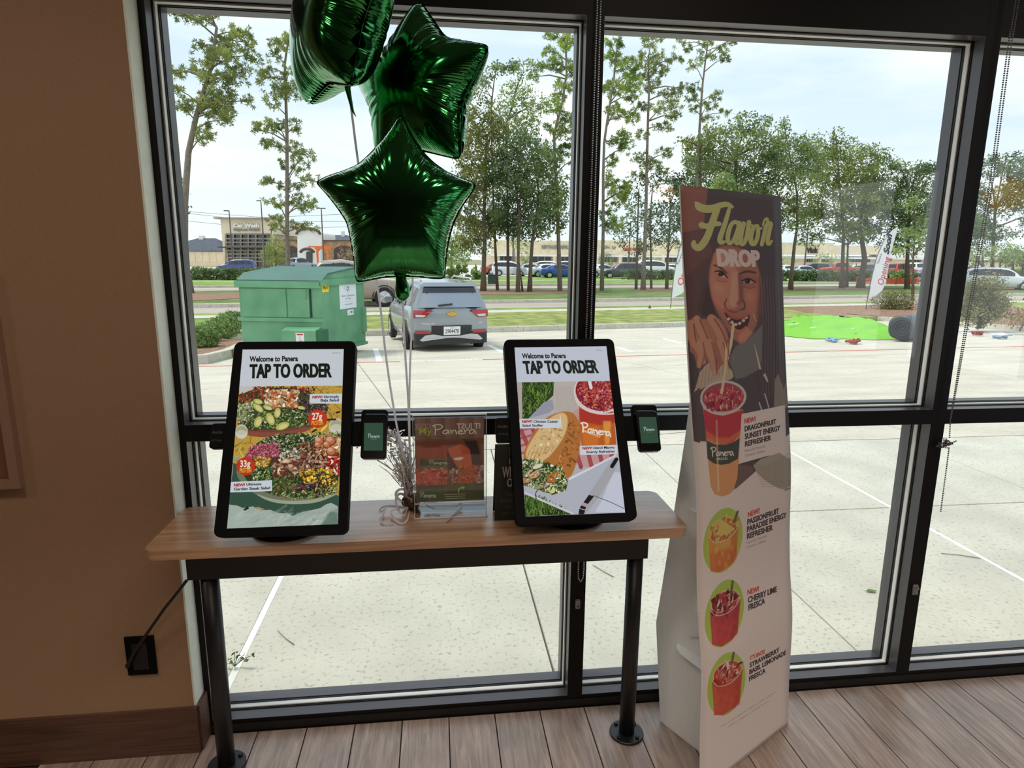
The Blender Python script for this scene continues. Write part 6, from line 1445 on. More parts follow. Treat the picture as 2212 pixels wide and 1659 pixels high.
tree('low bright bush-like tree right behind the top of the standee', (1560, 626), [(1558, 500), (1558, 410)], 6, 4, [(1548, 392, 10, 8), (1562, 388, 10, 8), (1572, 398, 9, 8), (1556, 402, 14, 8)], 'oak', 119, 1.2, fm=F_pale, depth=31)
tree('pointed tree with a curved trunk close right of the standee', (1707, 630), [(1711, 580), (1716, 530), (1722, 490), (1722, 420), (1705, 330), (1692, 262)], 9, 1.6,
     [(1692, 266, 3, 6), (1700, 282, 9, 10), (1715, 310, 34, 14), (1702, 338, 38, 22), (1750, 310, 24, 14), (1692, 378, 34, 26), (1724, 396, 34, 20), (1752, 350, 26, 24), (1712, 430, 30, 20), (1716, 462, 36, 18), (1700, 488, 26, 10)], 'oak', 120, 1.0)
tree('feathery olive-green tree in the middle of the right group', (1818, 627), [(1820, 570), (1822, 510), (1819, 470), (1812, 380), (1806, 300)], 9, 2.5,
     [(1806, 292, 9, 14), (1788, 318, 28, 16), (1830, 328, 28, 20), (1798, 355, 48, 26), (1842, 366, 26, 26), (1780, 396, 42, 24), (1832, 408, 44, 24), (1800, 438, 48, 22), (1762, 428, 30, 22), (1842, 456, 44, 17), (1790, 476, 46, 18), (1775, 506, 24, 12), (1822, 505, 38, 14)], 'oak', 121, 1.1, fm=leafmat('feathery_olive_leaves', L(88, 104, 50), L(160, 172, 98), .3, .9))
tree('thin straight tree behind the feathery tree', (1829, 625), [(1830, 570), (1832, 520)], 6, 3, [(1845, 500, 20, 12), (1834, 515, 16, 8), (1760, 470, 14, 10)], 'oak', 122, 1, fm=F_dark)
tree('oak with a thick forked leaning trunk left of the feather flag', (1858, 626), [(1862, 590), (1868, 560), (1862, 520), (1870, 470), (1882, 420)], 15, 5,
     [(1890, 343, 18, 12), (1876, 368, 16, 14), (1902, 378, 34, 20), (1882, 416, 36, 32), (1905, 440, 30, 24), (1862, 470, 26, 20), (1890, 490, 34, 18), (1866, 440, 20, 20)], 'oak', 123, 1.15)
tree('dark leafy oak above and right of the feather flag', (1960, 628), [(1960, 560), (1962, 500), (1966, 430)], 9, 5,
     [(1940, 362, 20, 8), (1972, 370, 26, 9), (2012, 362, 22, 9), (1940, 396, 44, 24), (2002, 394, 42, 26), (1962, 446, 54, 34), (2014, 460, 36, 36), (1930, 488, 42, 28), (1985, 505, 46, 22), (1925, 528, 28, 10), (2035, 420, 30, 40), (2030, 510, 24, 30)], 'oak', 124, 1.15, fm=F_dark)
tree('light green leafy saplings under the dark oak', (1975, 632), [(1972, 570), (1975, 520)], 5, 3, [(1945, 455, 16, 9), (1990, 512, 22, 12), (1940, 520, 20, 12), (1968, 535, 24, 10), (2002, 530, 16, 12), (2004, 470, 12, 10)], 'oak', 125, 1.0, fm=F_pale, depth=33)
tree('oak over the white parked car, seen through the right window pane', (2142, 622), [(2143, 580), (2146, 520), (2150, 450)], 9, 5,
     [(2175, 343, 34, 9), (2140, 364, 26, 15), (2195, 372, 38, 18), (2150, 402, 40, 22), (2210, 420, 40, 30), (2130, 446, 38, 26), (2172, 482, 44, 28), (2106, 480, 28, 24), (2120, 514, 40, 10), (2240, 470, 40, 40), (2240, 380, 40, 30), (2092, 420, 24, 30), (2084, 500, 24, 26)], 'oak', 126, 1.15, fm=F_dark)
for (i, bx, w_, lab, bl) in ((0, 2118, 7, 'short tree with the leftmost dark trunk behind the big shrub', [(2105, 545, 26, 11), (2130, 556, 24, 10)]), (1, 2184, 7, 'short tree whose crooked trunk crosses the front of the white parked car', [(2165, 545, 30, 13), (2190, 560, 26, 10)]), (2, 2206, 6, 'short tree at the far right edge of the picture', [(2205, 548, 26, 14), (2230, 560, 26, 12)]), (3, 2156, 4, 'thin-stemmed young tree right of the leftmost dark trunk', [(2150, 560, 18, 7)])):
    tree(lab, (bx, 626), [(bx+2, 600), (bx+5, 566), (bx+4, 545)], w_, 3, bl, 'oak', 130+i, 1.0, fm=F_pale, group='short young trees at the right')
# background woods that close the gaps low down
def bushmass(name, label, cat, base, blobs, fm, seed, size=.2, dens=30, group=None, depth=None, per=10, stems=None, spread=.1, clump=1.):
    g = np.random.default_rng(seed); 
    if depth is None: B = ground(*base); d = (B-CP)@FW
    else: d = depth; B = at(*base, d=d); B[2] = gz(B[0], B[1])+.1
    k = d/F; root = empty(name, tuple(B), label, cat, group); V = []; st = MB()
    for (bx, by, rx, ry) in blobs:
        c = at(bx, by, d=d); R_ = np.array([rx*k, rx*k, ry*k]); n = int(max(8, rx*ry*k*k*dens)); q_ = randdir(g, n)*(g.uniform(.3, 1, (n, 1))**.4); P_ = c+q_*R_*(1+g.normal(0, .07*clump, (n, 1)))
        P_[:, 2] = np.maximum(P_[:, 2], gz(c[0], c[1])+.12); V.append(leaves(g, P_, size, spread, per))
        for j in range(3): e_ = P_[g.integers(n)]; st.tube([B+[g.normal(0, .05), 0, .0], (B+e_)/2+[0, 0, .05], e_], [.02, .014, .006], 4, cap=False)
    tag(keep(st.build('stems', M_bark2, smooth=True, fix=False), root), kind='stuff')
    f_ = fastmesh('foliage', np.concatenate(V), 4, fm); tag(f_, kind='stuff'); keep(f_, root); return root
bushmass('round_bush', 'nearest round clipped bush at the far left of the mulch bed', 'bush', (428, 760), [(432, 735, 37, 33)], F_bush, 201, .05, 5200, 'round clipped bushes beside the dumpster', 12.9, 9, spread=.03, clump=.4)
bushmass('round_bush', 'second round clipped bush, behind the nearest one', 'bush', (462, 738), [(454, 715, 26, 22)], F_bush, 202, .05, 4600, 'round clipped bushes beside the dumpster', 14.2, 9, spread=.03, clump=.4)
bushmass('round_bush', 'third round clipped bush close to the dumpster', 'bush', (490, 730), [(480, 709, 35, 25)], F_bush, 203, .05, 4600, 'round clipped bushes beside the dumpster', 15.2, 9, spread=.03, clump=.4)
bushmass('round_bush', 'farthest round clipped bush, partly hidden by the dumpster', 'bush', (515, 718), [(500, 694, 28, 22)], F_bush, 204, .05, 4600, 'round clipped bushes beside the dumpster', 16.2, 9, spread=.03, clump=.4)
bushmass('wild_shrub', 'grey-green spreading shrub beside the feather flag', 'shrub', (1932, 676), [(1908, 650, 26, 16), (1940, 646, 28, 18), (1962, 654, 20, 16), (1925, 664, 26, 10)], F_shrub, 205, .07, 1100, 'grey-green shrubs on the kerbed island', None, 6, spread=.1)
bushmass('wild_shrub', 'large grey-green shrub right of the right window post', 'shrub', (2120, 694), [(2085, 650, 28, 36), (2120, 635, 34, 32), (2150, 660, 26, 26), (2110, 675, 40, 22), (2138, 612, 24, 14)], F_shrub, 206, .075, 1300, 'grey-green shrubs on the kerbed island', 17.5, 8, spread=.1)
bushmass('wild_shrub', 'low reddish-green shrub at the far right edge', 'shrub', (2205, 702), [(2205, 688, 24, 15)], leafmat('reddish_shrub_leaves', L(110, 92, 60), L(160, 140, 96), .2, 4), 207, .07, 1100, 'grey-green shrubs on the kerbed island', 16.5, 7)
bushmass('fan_palm', 'low spiky palmetto right of the silver car roof', 'shrub', (1018, 606), [(1012, 588, 22, 13), (1030, 594, 12, 8), (998, 580, 14, 8)], F_pale, 208, .5, 14, None, None, 10)
def hedge(label, a_, b_, top, dep, seed, fm):
    g = np.random.default_rng(seed); A_ = at(*a_, d=dep); B_ = at(*b_, d=dep); H_ = at(a_[0], top, d=dep)[2]; z0 = gz(A_[0], A_[1])+.1
    root = empty('clipped_hedge', (float(A_[0]), float(A_[1]), z0), label, 'hedge', 'clipped hedges by the car parks'); ln = np.linalg.norm(B_-A_); n = int(ln*(H_-z0)*110)
    P_ = A_+(B_-A_)*g.uniform(0, 1, (n, 1)); P_[:, 2] = z0+(H_-z0)*np.minimum(1, g.uniform(0, 1.15, n)); P_ += np.c_[g.uniform(-.5, .5, n), g.uniform(-.5, .5, n), g.normal(0, .02, n)]
    keep(MB().tube([A_*[1, 1, 0]+[0, 0, z0-.1], A_*[1, 1, 0]+[0, 0, H_-.2]], .03, 5).build('stems', M_bark2), root)
    f_ = fastmesh('foliage', leaves(g, P_, .22, .08, 7), 4, fm); tag(f_, kind='stuff'); keep(f_, root)
hedge('long clipped hedge between the leaning pine and the dumpster', (404, 605), (660, 602), 581, 52, 211, F_dark)
hedge('low clipped hedge in front of the parked cars left of the standee', (1350, 600), (1520, 600), 586, 62, 212, F_dark)
hedge('low clipped hedge in front of the parked cars right of the standee', (1690, 600), (1878, 600), 586, 62, 213, F_dark)
hedge('short clipped hedge patch behind the orange netting', (1926, 600), (1970, 600), 587, 60, 214, F_bush)
hedge('small clipped hedge just right of the front balloon', (962, 600), (992, 600), 583, 60, 215, F_pineY)
hedge('yellow-green clipped hedge at the far right behind the young trees', (2110, 592), (2260, 594), 582, 80, 216, F_pineY)
tree('leafy tree left of the clipped hedge behind the front balloon', (975, 600), [(975, 560), (978, 520)], 5, 4, [(960, 540, 26, 22), (985, 520, 24, 22), (1000, 550, 20, 16), (940, 560, 20, 12), (985, 570, 22, 10)], 'oak', 220, .9, fm=F_pale, group='small trees in the far car park', depth=58)
for (i, x, y, rx, ry, lab) in ((0, 1135, 545, 12, 20, 'small bright tree before the shop fronts left of the middle post'), (1, 1112, 520, 12, 16, 'taller bright tree before the shop fronts left of the middle post'), (2, 1312, 560, 14, 14, 'small tree before the shop fronts right of the middle post'), (3, 1712, 560, 16, 12, 'small tree before the shop fronts right of the standee'), (4, 1785, 562, 18, 13, 'second small tree before the shop fronts right of the standee'), (5, 1850, 555, 18, 14, 'bright small tree before the shop fronts left of the flag'), (6, 1415, 565, 14, 10, 'small tree behind the white van')):
    tree(lab, (x, 592), [(x, y+ry)], 3, 2, [(x, y, rx, ry)], 'oak', 230+i, .7, fm=F_pale if i != 2 else F_dark, group='small trees in the far car park', depth=93, branches=False)
tree('big bushy tree in front of the glass-fronted building', (595, 585), [(596, 570), (596, 540)], 4, 3, [(592, 528, 14, 16), (600, 548, 22, 18), (582, 556, 16, 14), (610, 562, 14, 10)], 'oak', 240, .9, fm=F_pine, depth=85, group='small trees in the far car park')
tree('thin tree with reddish foliage right of the orange portal', (752, 580), [(752, 560)], 3, 2, [(748, 556, 11, 9), (757, 545, 8, 8)], 'oak', 241, .6, fm=leafmat('pinkish_leaves', L(120, 110, 78), L(180, 160, 128), .3, 2), depth=80, group='small trees in the far car park', branches=False)

# ------------------------------------------------------------------ dumpster
M_dg = mat('green_painted_steel', L(92, 150, 110), .55, col2=L(118, 172, 134), vscale=2.2, bump=.15, bscale=12, detail=6)
M_dg2 = mat('green_rubber_lid', L(70, 112, 100), .6, var=.08, vscale=3)
# frame: right front corner at its base, front runs to the left
db = ground(787, 757); dfr = ground(723, 768)     # near front corner is (712ish), far right corner (787)
c_near = ground(700, 774)
RT2_ = np.array([RT[0], RT[1]]); FW2_ = np.array([FW[0], FW[1]])/np.linalg.norm(FW[:2])
fx = RT2_*math.cos(math.radians(5))-FW2_*math.sin(math.radians(5)); fy = RT2_*math.sin(math.radians(17))+FW2_*math.cos(math.radians(17))
def wpx(P_):
    q_ = np.array(P_)-CP; d_ = q_@FW; return 1106+F*(q_@RT)/d_
near = c_near[:2]; z0 = gz(*near)
DD = min(np.linspace(.8, 3, 120), key=lambda l_: abs(wpx([*(near+fy*l_), z0])-790)); DW = min(np.linspace(1, 3, 120), key=lambda l_: abs(wpx([*(near-fx*l_), z0])-527)); DH = 1.56
print('dumpster', DW, DD); orig = near-fx*DW
def D(x, y, z): q_ = orig+fx*x+fy*y; return (q_[0], q_[1], z0+z)
def dbox(mb, x0, x1, y0, y1, z0_, z1_):
    v = [D(x, y, z) for z in (z0_, z1_) for y in (y0, y1) for x in (x0, x1)]; mb.add(v, [(0, 2, 3, 1), (4, 5, 7, 6), (0, 1, 5, 4), (2, 6, 7, 3), (0, 4, 6, 2), (1, 3, 7, 5)])
dm = empty('dumpster', tuple(D(0, 0, 0)), 'green steel dumpster with a slanted lid, parked left of the silver car', 'dumpster')
mb = MB(); prof_ = [(0, .10), (0, DH-.12), (.25, DH+.02), (DD-.35, DH+.10), (DD, DH-.02), (DD, .10)]
n = len(prof_); V = [D(0, y, z) for y, z in prof_]+[D(DW, y, z) for y, z in prof_]
mb.add(V, [tuple(range(n)), tuple(range(n, 2*n))[::-1]]+[(i, (i+1) % n, n+(i+1) % n, n+i) for i in range(n)])
keep(mb.build('body', M_dg), dm)
mb = MB()
dbox(mb, -.05, DW+.03, -.05, .0, DH-.24, DH-.12); keep(mb.build('front_rim', M_dg), dm)
mb = MB(); dbox(mb, DW, DW+.045, -.05, DD+.02, DH-.20, DH-.08); keep(mb.build('side_rim', M_dg), dm)
mb = MB(); dbox(mb, -.03, DW+.03, -.045, 0, .69, .755); keep(mb.build('middle_rib', M_dg), dm)
for (a_, b_, nm) in ((.04, .92, 'sliding_door'), (.95, DW-.22, 'sliding_door')):
    mb = MB(); dbox(mb, a_, b_, -.02-.012*(nm == 'x'), 0, .77, DH-.26); keep(mb.build(nm, M_dg), dm)
mb = MB(); dbox(mb, DW-.20, DW-.185, -.03, 0, .77, DH-.26); keep(mb.build('door_track', mat('dark_green_gap', L(26, 60, 44), .7)), dm)
keep(MB().tube([D(DW-.27, -.02, 1.12), D(DW-.27, -.06, 1.14), D(DW-.27, -.06, 1.26), D(DW-.27, -.02, 1.28)], .010, 6).build('door_handle', M_dg), dm)
# lifting pocket
mb = MB(); prf = [(-.02, .60), (-.22, .54), (-.22, .52), (-.22, .27), (-.02, .25)]
V = [D(.92, y, z) for y, z in prf]+[D(1.58, y, z) for y, z in prf]; n = 5
mb.add(V, [(0, 1, 2, 3, 4), (9, 8, 7, 6, 5)]+[(i, (i+1) % n, n+(i+1) % n, n+i) for i in range(n)]); pk = keep(mb.build('lifting_pocket', M_dg), dm)
for x in (.97, 1.24, 1.53): mb = MB(); mb.add([D(x, 0, .25), D(x, -.2, .27), D(x, 0, .12), D(x+.03, 0, .25), D(x+.03, -.2, .27), D(x+.03, 0, .12)], [(0, 1, 2), (5, 4, 3), (0, 3, 4, 1), (1, 4, 5, 2), (2, 5, 3, 0)]); mb.build('gusset', M_dg, pk)
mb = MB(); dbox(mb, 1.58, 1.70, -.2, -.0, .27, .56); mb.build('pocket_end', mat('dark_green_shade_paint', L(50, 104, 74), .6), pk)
mb = MB(); dbox(mb, DW, DW+.05, DD-.14, DD-.02, .35, .85); keep(mb.build('side_bracket', M_dg), dm)
mb = MB(); dbox(mb, DW-.05, DW+.02, -.03, .05, .14, .62); keep(mb.build('corner_post', M_dg), dm)
mb = MB(); dbox(mb, -.02, DW+.04, -.02, DD+.02, .08, .14); keep(mb.build('base_rail', M_dg), dm)
for x, y in ((.2, .2), (DW-.25, .2), (.2, DD-.25), (DW-.25, DD-.25)):
    mb = MB(); dbox(mb, x-.08, x+.08, y-.12, y+.12, 0.003, .09); keep(mb.build('foot', M_black), dm)
mb = MB(); V = [D(-.03, .20, DH+.03), D(DW+.03, .20, DH+.03), D(DW+.03, DD-.35, DH+.14), D(-.03, DD-.35, DH+.14), D(-.03, DD+.03, DH), D(DW+.03, DD+.03, DH), D(-.03, .0, DH-.10), D(DW+.03, .0, DH-.10)]
V2 = [(x, y, z-.03) for x, y, z in V]; mb.add(V+V2, [(6, 7, 1, 0), (0, 1, 2, 3), (3, 2, 5, 4), (14, 8, 9, 15), (8, 11, 10, 9), (11, 12, 13, 10), (6, 14, 15, 7), (4, 5, 13, 12), (6, 0, 8, 14), (0, 3, 11, 8), (3, 4, 12, 11), (7, 15, 9, 1), (1, 9, 10, 2), (2, 10, 13, 5)])
keep(mb.build('lid', M_dg2), dm)
# stickers on side and front
def dplate(name, pts, art, w_, h_, rough=.5):
    keep(quadplate(name, pts, imgmat(name+'_print', art, rough), thick=.002), dm)
def sidept(y, z): return np.array(D(DW+.004, y, z))
p = Paint(160, 230, [(0, 0), (160, 0), (160, 230), (0, 230)], (232, 236, 242)); GK = (96, 112, 120)
p.line([(55, 25), (80, 22), (82, 50), (108, 56), (104, 80), (84, 98), (70, 84), (60, 70), (44, 68), (54, 50), (55, 25)], 1.6, GK); p.ell(80, 62, 12, 20, GK, .8); p.poly([(80, 48), (90, 70), (70, 70)], (220, 226, 232))
p.text('Best Collections', (22, 128), (144, 128), (22, 112), GK, .01); p.text('of Texas', (56, 152), (110, 152), (56, 138), GK, .01); p.line([(50, 168), (110, 168)], 1, GK); p.text('281-446-2770', (48, 200), (120, 200), (48, 189), GK, .01)
dplate('company_sticker', [sidept(.62, 1.42), sidept(1.24, 1.42), sidept(1.24, .88), sidept(.62, .88)], p.a, 1, 1)
p = Paint(60, 70, [(0, 0), (60, 0), (60, 70), (0, 70)], (236, 216, 60)); p.text('8yd', (10, 48), (50, 48), (10, 24), (60, 52, 20), .02)
dplate('yellow_sticker', [sidept(.04, 1.42), sidept(.26, 1.42), sidept(.26, 1.24), sidept(.04, 1.24)], p.a, 1, 1)
p = Paint(60, 36, [(0, 0), (60, 0), (60, 36), (0, 36)], (228, 232, 234)); p.poly([(26, 14), (50, 10), (44, 26)], (70, 110, 90)); p.line([(8, 26), (24, 26)], 2, (120, 140, 130))
dplate('small_sticker', [sidept(.88, .85), sidept(1.12, .85), sidept(1.12, .74), sidept(.88, .74)], p.a, 1, 1)
p = Paint(60, 90, [(0, 0), (60, 0), (60, 90), (0, 90)], (236, 232, 232)); p.poly([(8, 6), (52, 6), (52, 16), (8, 16)], (190, 60, 50)); p.line([(30, 24), (22, 44), (36, 46), (30, 60)], 3, (150, 120, 124)); p.ell(32, 62, 11, 9, (170, 150, 152), .7)
FPk = [np.array(D(x, -.224, z)) for x, z in ((1.20, .50), (1.36, .50), (1.36, .27), (1.20, .27))]
dplate('warning_sticker', FPk, p.a, 1, 1)

# ------------------------------------------------------------------ cars
M_tyre = mat('tyre_rubber', L(34, 34, 36), .8, bump=.3, bscale=30)
M_rim = mat('alloy_rim', (.55, .55, .57), .3, .9)
M_cglass = mat('tinted_car_glass', L(28, 32, 36), .06, spec=.8)
M_cglass2 = mat('light_car_glass', L(120, 132, 140), .06, spec=.9)
M_tail = mat('red_tail_lamp', L(170, 28, 30), .15, coat=.8)
M_headl = mat('head_lamp_glass', L(205, 210, 214), .12, coat=.8)
M_trim = mat('dark_plastic_trim', L(44, 45, 48), .6)
_paint = {}
def paint(c):
    if c not in _paint: _paint[c] = mat('car_paint', L(*c), .28, .15, coat=.7)
    return _paint[c]
PROF = {  # stations: y, bottom z, belt z, roof z, half width at belt, half width of roof   (y from rear to front)
 'suv': (4.42, 1.62, 1.82, [(-2.21, .55, .95, .98, .70, .60), (-2.18, .38, 1.00, 1.06, .80, .66), (-2.05, .30, 1.03, 1.45, .87, .62), (-1.85, .24, 1.04, 1.60, .90, .62), (-1.2, .20, 1.03, 1.655, .91, .64), (-.3, .20, 1.01, 1.66, .91, .65), (.35, .20, 1.00, 1.60, .91, .64), (.85, .20, .99, 1.30, .90, .66), (1.15, .20, .985, 1.03, .89, .70), (1.7, .22, .90, .93, .86, .70), (2.05, .28, .80, .82, .80, .62), (2.2, .40, .66, .68, .70, .50)]),
 'sedan': (4.7, 1.45, 1.8, [(-2.35, .50, .88, .90, .68, .55), (-2.25, .34, .98, 1.0, .80, .66), (-1.7, .24, 1.0, 1.03, .87, .66), (-1.45, .20, .99, 1.16, .88, .60), (-.8, .18, .96, 1.42, .90, .56), (-.1, .18, .94, 1.46, .90, .58), (.4, .18, .93, 1.38, .90, .58), (1.0, .18, .92, 1.02, .89, .64), (1.25, .20, .90, .93, .88, .68), (1.9, .24, .80, .83, .84, .66), (2.25, .30, .70, .72, .76, .56), (2.35, .42, .58, .60, .66, .46)]),
 'pickup': (5.6, 1.85, 1.95, [(-2.8, .55, 1.12, 1.14, .88, .86), (-2.75, .45, 1.14, 1.16, .94, .90), (-1.2, .35, 1.14, 1.16, .96, .90), (-1.02, .30, 1.14, 1.40, .96, .74), (-.85, .30, 1.14, 1.80, .96, .70), (.1, .30, 1.14, 1.88, .96, .72), (.7, .30, 1.13, 1.78, .96, .72), (1.25, .30, 1.12, 1.20, .95, .78), (1.5, .30, 1.10, 1.14, .94, .82), (2.2, .34, 1.04, 1.08, .92, .80), (2.65, .42, .92, .96, .86, .74), (2.8, .50, .74, .78, .80, .66)]),
}
def car(name, label, kind, pos, heading, col, seed=0, glass=None, group='cars in the car park across the street', s=1.0, detail=True, wheels=True):
    """heading: unit 2-vector the nose points to"""
    Ln, H_, Wd, ST = PROF[kind]; h2 = np.array(heading, float); h2 /= np.linalg.norm(h2); r2 = np.array([h2[1], -h2[0]])
    x0, y0 = pos[0], pos[1]; zz0 = pos[2] if len(pos) > 2 else gz(x0, y0)
    def W_(x, y, z): return (x0+(r2[0]*x+h2[0]*y)*s, y0+(r2[1]*x+h2[1]*y)*s, zz0+z*s)
    root = empty(name, (x0, y0, zz0), label, 'car', group); pm = paint(col)
    st = np.array(ST); ys = np.linspace(st[0, 0], st[-1, 0], 34); I = lambda k, y: np.interp(y, st[:, 0], st[:, k])
    mb = MB(); ring = []
    for y in ys:
        zb, zl, zr, wb, wr = (float(I(k, y)) for k in range(1, 6)); half = [(0, zb), (wb*.80, zb), (wb*.96, zb+.10*(zl-zb)+.03), (wb*1.0, zb+.45*(zl-zb)), (wb*.99, zl-.10), (wb*.95, zl)]
        if zr-zl > .12: half += [(wb*.93, zl+.03), (wr+(wb*.93-wr)*.08, zr-.10), (wr*.86, zr-.02), (0, zr+.012)]
        else: half += [(wb*.90, zl+.01), (wb*.75, (zl+zr)/2+.015), (wb*.4, zr+.01), (0, zr+.02)]
        ring.append(half)
    n = len(ring[0]); V = []
    for half, y in zip(ring, ys):
        for x, z in half: V.append(W_(x, y, z))
        for x, z in half[-2:0:-1]: V.append(W_(-x, y, z))
    m_ = 2*n-2; fs = []
    for i in range(len(ys)-1):
        for j in range(m_): fs.append((i*m_+j, i*m_+(j+1) % m_, (i+1)*m_+(j+1) % m_, (i+1)*m_+j))
    fs += [tuple(range(m_))[::-1], tuple((len(ys)-1)*m_+j for j in range(m_))]
    mb.add(V, fs); keep(mb.build('body', pm, smooth=True), root)
    # side glass
    gm = glass or M_cglass
    cab = [y for y in ys if I(3, y)-I(2, y) > .30]; yA, yB = cab[0], cab[-1]
    for sx in (-1, 1):
        mb = MB(); cols = np.linspace(yA+.05, yB-.02, 12); V = []
        for y in cols:
            zl, zr, wb, wr = (float(I(k, y)) for k in (2, 3, 4, 5)); xa = wb*.93; xb = wr+(wb*.93-wr)*.08; za, zt_ = zl+.05, max(zl+.07, zr-.12)
            fa, ft = (za-zl-.03)/(zr-.13-zl), (zt_-zl-.03)/(zr-.13-zl)
            V += [W_(sx*(xa+(xb-xa)*fa+.012), y, za), W_(sx*(xa+(xb-xa)*ft+.012), y, zt_)]
        mb.add(V, [(2*i, 2*i+2, 2*i+3, 2*i+1) for i in range(len(cols)-1)]); keep(mb.build('side_window', gm, smooth=True), root)
        if detail:
            for fr_ in (.36, .68):
                mb = MB()
                y = yA+(yB-yA)*fr_; zl, zr, wb, wr = (float(I(k, y)) for k in (2, 3, 4, 5)); xb = wr+(wb*.93-wr)*.08
                mb.bar(W_(sx*(wb*.93+.012), y, zl+.03), W_(sx*(xb+.016), y, zr-.10), .07*s, .02*s)
                keep(mb.build('door_pillar', M_trim), root)
    # windscreen and rear window
    for nm, (ya, yb_) in (('windscreen', (yB-.02, [y for y in ys if I(3, y)-I(2, y) < .10 and y > 0][0])), ('rear_window', (yA+.03, [y for y in ys if y < 0 and I(3, y)-I(2, y) < .10][-1]))):
        mb = MB(); V = []; T_ = np.linspace(0, 1, 5)
        for t_ in T_:
            y = ya+(yb_-ya)*t_; zl, zr, wb, wr = (float(I(k, y)) for k in (2, 3, 4, 5)); w_ = wr*.86+(wb*.9-wr*.86)*t_*.5
            for x in np.linspace(-1, 1, 7): V.append(W_(x*w_*.97, y+(.022 if nm == 'windscreen' else -.022), zr+.010-.03*x*x+.012))
        mb.add(V, [(i*7+j, i*7+j+1, (i+1)*7+j+1, (i+1)*7+j) for i in range(4) for j in range(6)]); keep(mb.build(nm, gm, smooth=True), root)
    # lamps, plates
    zf = float(I(2, ys[-3])); zrr = float(I(2, ys[1]))
    for sx in (-1, 1):
        mb = MB(); mb.add([W_(sx*x, y, z) for (x, y, z) in ((.50, ys[-2]+.035, zf-.16), (.78, ys[-4]+.02, zf-.13), (.78, ys[-4], zf-.02), (.50, ys[-2], zf-.05), (.48, ys[-2]-.12, zf-.16), (.70, ys[-4]-.1, zf-.13), (.70, ys[-4]-.12, zf-.02), (.48, ys[-2]-.12, zf-.05))], [(0, 1, 2, 3), (7, 6, 5, 4), (0, 4, 5, 1), (3, 2, 6, 7), (1, 5, 6, 2), (0, 3, 7, 4)]); keep(mb.build('head_lamp', M_headl), root)
        mb = MB(); mb.add([W_(sx*x, y, z) for (x, y, z) in ((.46, ys[0]-.01, zrr-.18), (.80, ys[1]-.02, zrr-.18), (.80, ys[1]-.0, zrr-.03), (.46, ys[0]+.02, zrr-.05), (.46, ys[1]+.1, zrr-.18), (.80, ys[2]+.1, zrr-.18), (.80, ys[2]+.1, zrr-.03), (.46, ys[1]+.1, zrr-.05))], [(0, 1, 2, 3), (7, 6, 5, 4), (0, 4, 5, 1), (3, 2, 6, 7), (1, 5, 6, 2), (0, 3, 7, 4)]); keep(mb.build('tail_lamp', M_tail), root)
    if detail:
        mb = MB(); q_ = [W_(x, ys[-1]+.02, z) for x, z in ((-.4, .42), (.4, .42), (.4, .60), (-.4, .60))]; q2 = [W_(x, ys[-1]-.15, z) for x, z in ((-.4, .42), (.4, .42), (.4, .60), (-.4, .60))]
        mb.add(q_+q2, [(0, 1, 2, 3), (7, 6, 5, 4), (0, 4, 5, 1), (1, 5, 6, 2), (2, 6, 7, 3), (3, 7, 4, 0)]); keep(mb.build('grille', M_trim), root)
    # wheels with arches
    if wheels:
        wr_ = .34 if kind != 'pickup' else .40; wy_ = (-Ln*.305, Ln*.300)
        for sx in (-1, 1):
            for y in wy_:
                w_b = float(I(4, y)); mb = MB(); mt = MB(); 
                for (mm, rad_, xo, wid) in ((mb, wr_, w_b-.14, .17),):
                    V = []; N_ = 20; pr_ = [(rad_-.05, 0), (rad_, .03), (rad_, wid-.03), (rad_-.05, wid), (rad_*.62, wid+.004)]
                    for (rr_, xx) in pr_:
                        for k in range(N_): a = 2*math.pi*k/N_; V.append(W_(sx*(xo+xx), y+rr_*math.cos(a), wr_+rr_*math.sin(a)))
                    fs = [(i*N_+k, i*N_+(k+1) % N_, (i+1)*N_+(k+1) % N_, (i+1)*N_+k) for i in range(len(pr_)-1) for k in range(N_)]+[tuple(range(N_))]
                    mm.add(V, fs)
                wh = keep(mb.build('wheel', M_tyre, smooth=False), root)
                V = [W_(sx*(w_b-.14+.176), y, wr_)]; N_ = 20
                for (rr_, xx) in ((.05, .180), (wr_*.60, .172), (wr_*.64, .168)):
                    for k in range(N_): a = 2*math.pi*k/N_; q_ = 1 if (k % 4) < 2 or rr_ != wr_*.60 else .93; V.append(W_(sx*(w_b-.14+xx-(.03 if k % 4 > 1 and rr_ == wr_*.60 else 0)), y+rr_*math.cos(a), wr_+rr_*math.sin(a)))
                fs = [(0, 1+k, 1+(k+1) % N_) for k in range(N_)]+[(1+i*N_+k, 1+i*N_+(k+1) % N_, 1+(i+1)*N_+(k+1) % N_, 1+(i+1)*N_+k) for i in range(2) for k in range(N_)]
                rm = MB().add(V, fs).build('rim', M_rim, wh, fix=True)
                # arch
                am = MB(); V = []; 
                for k in range(13):
                    a = math.pi*(-.05+1.1*k/12)
                    for rr_ in (wr_+.035, wr_+.085): V.append(W_(sx*(w_b*1.0+.006), y+rr_*math.cos(a), max(.2, wr_+rr_*math.sin(a))))
                am.add(V, [(2*k, 2*k+1, 2*k+3, 2*k+2) for k in range(12)]); keep(am.build('wheel_arch', M_trim), root)
    return root, W_, I, ys
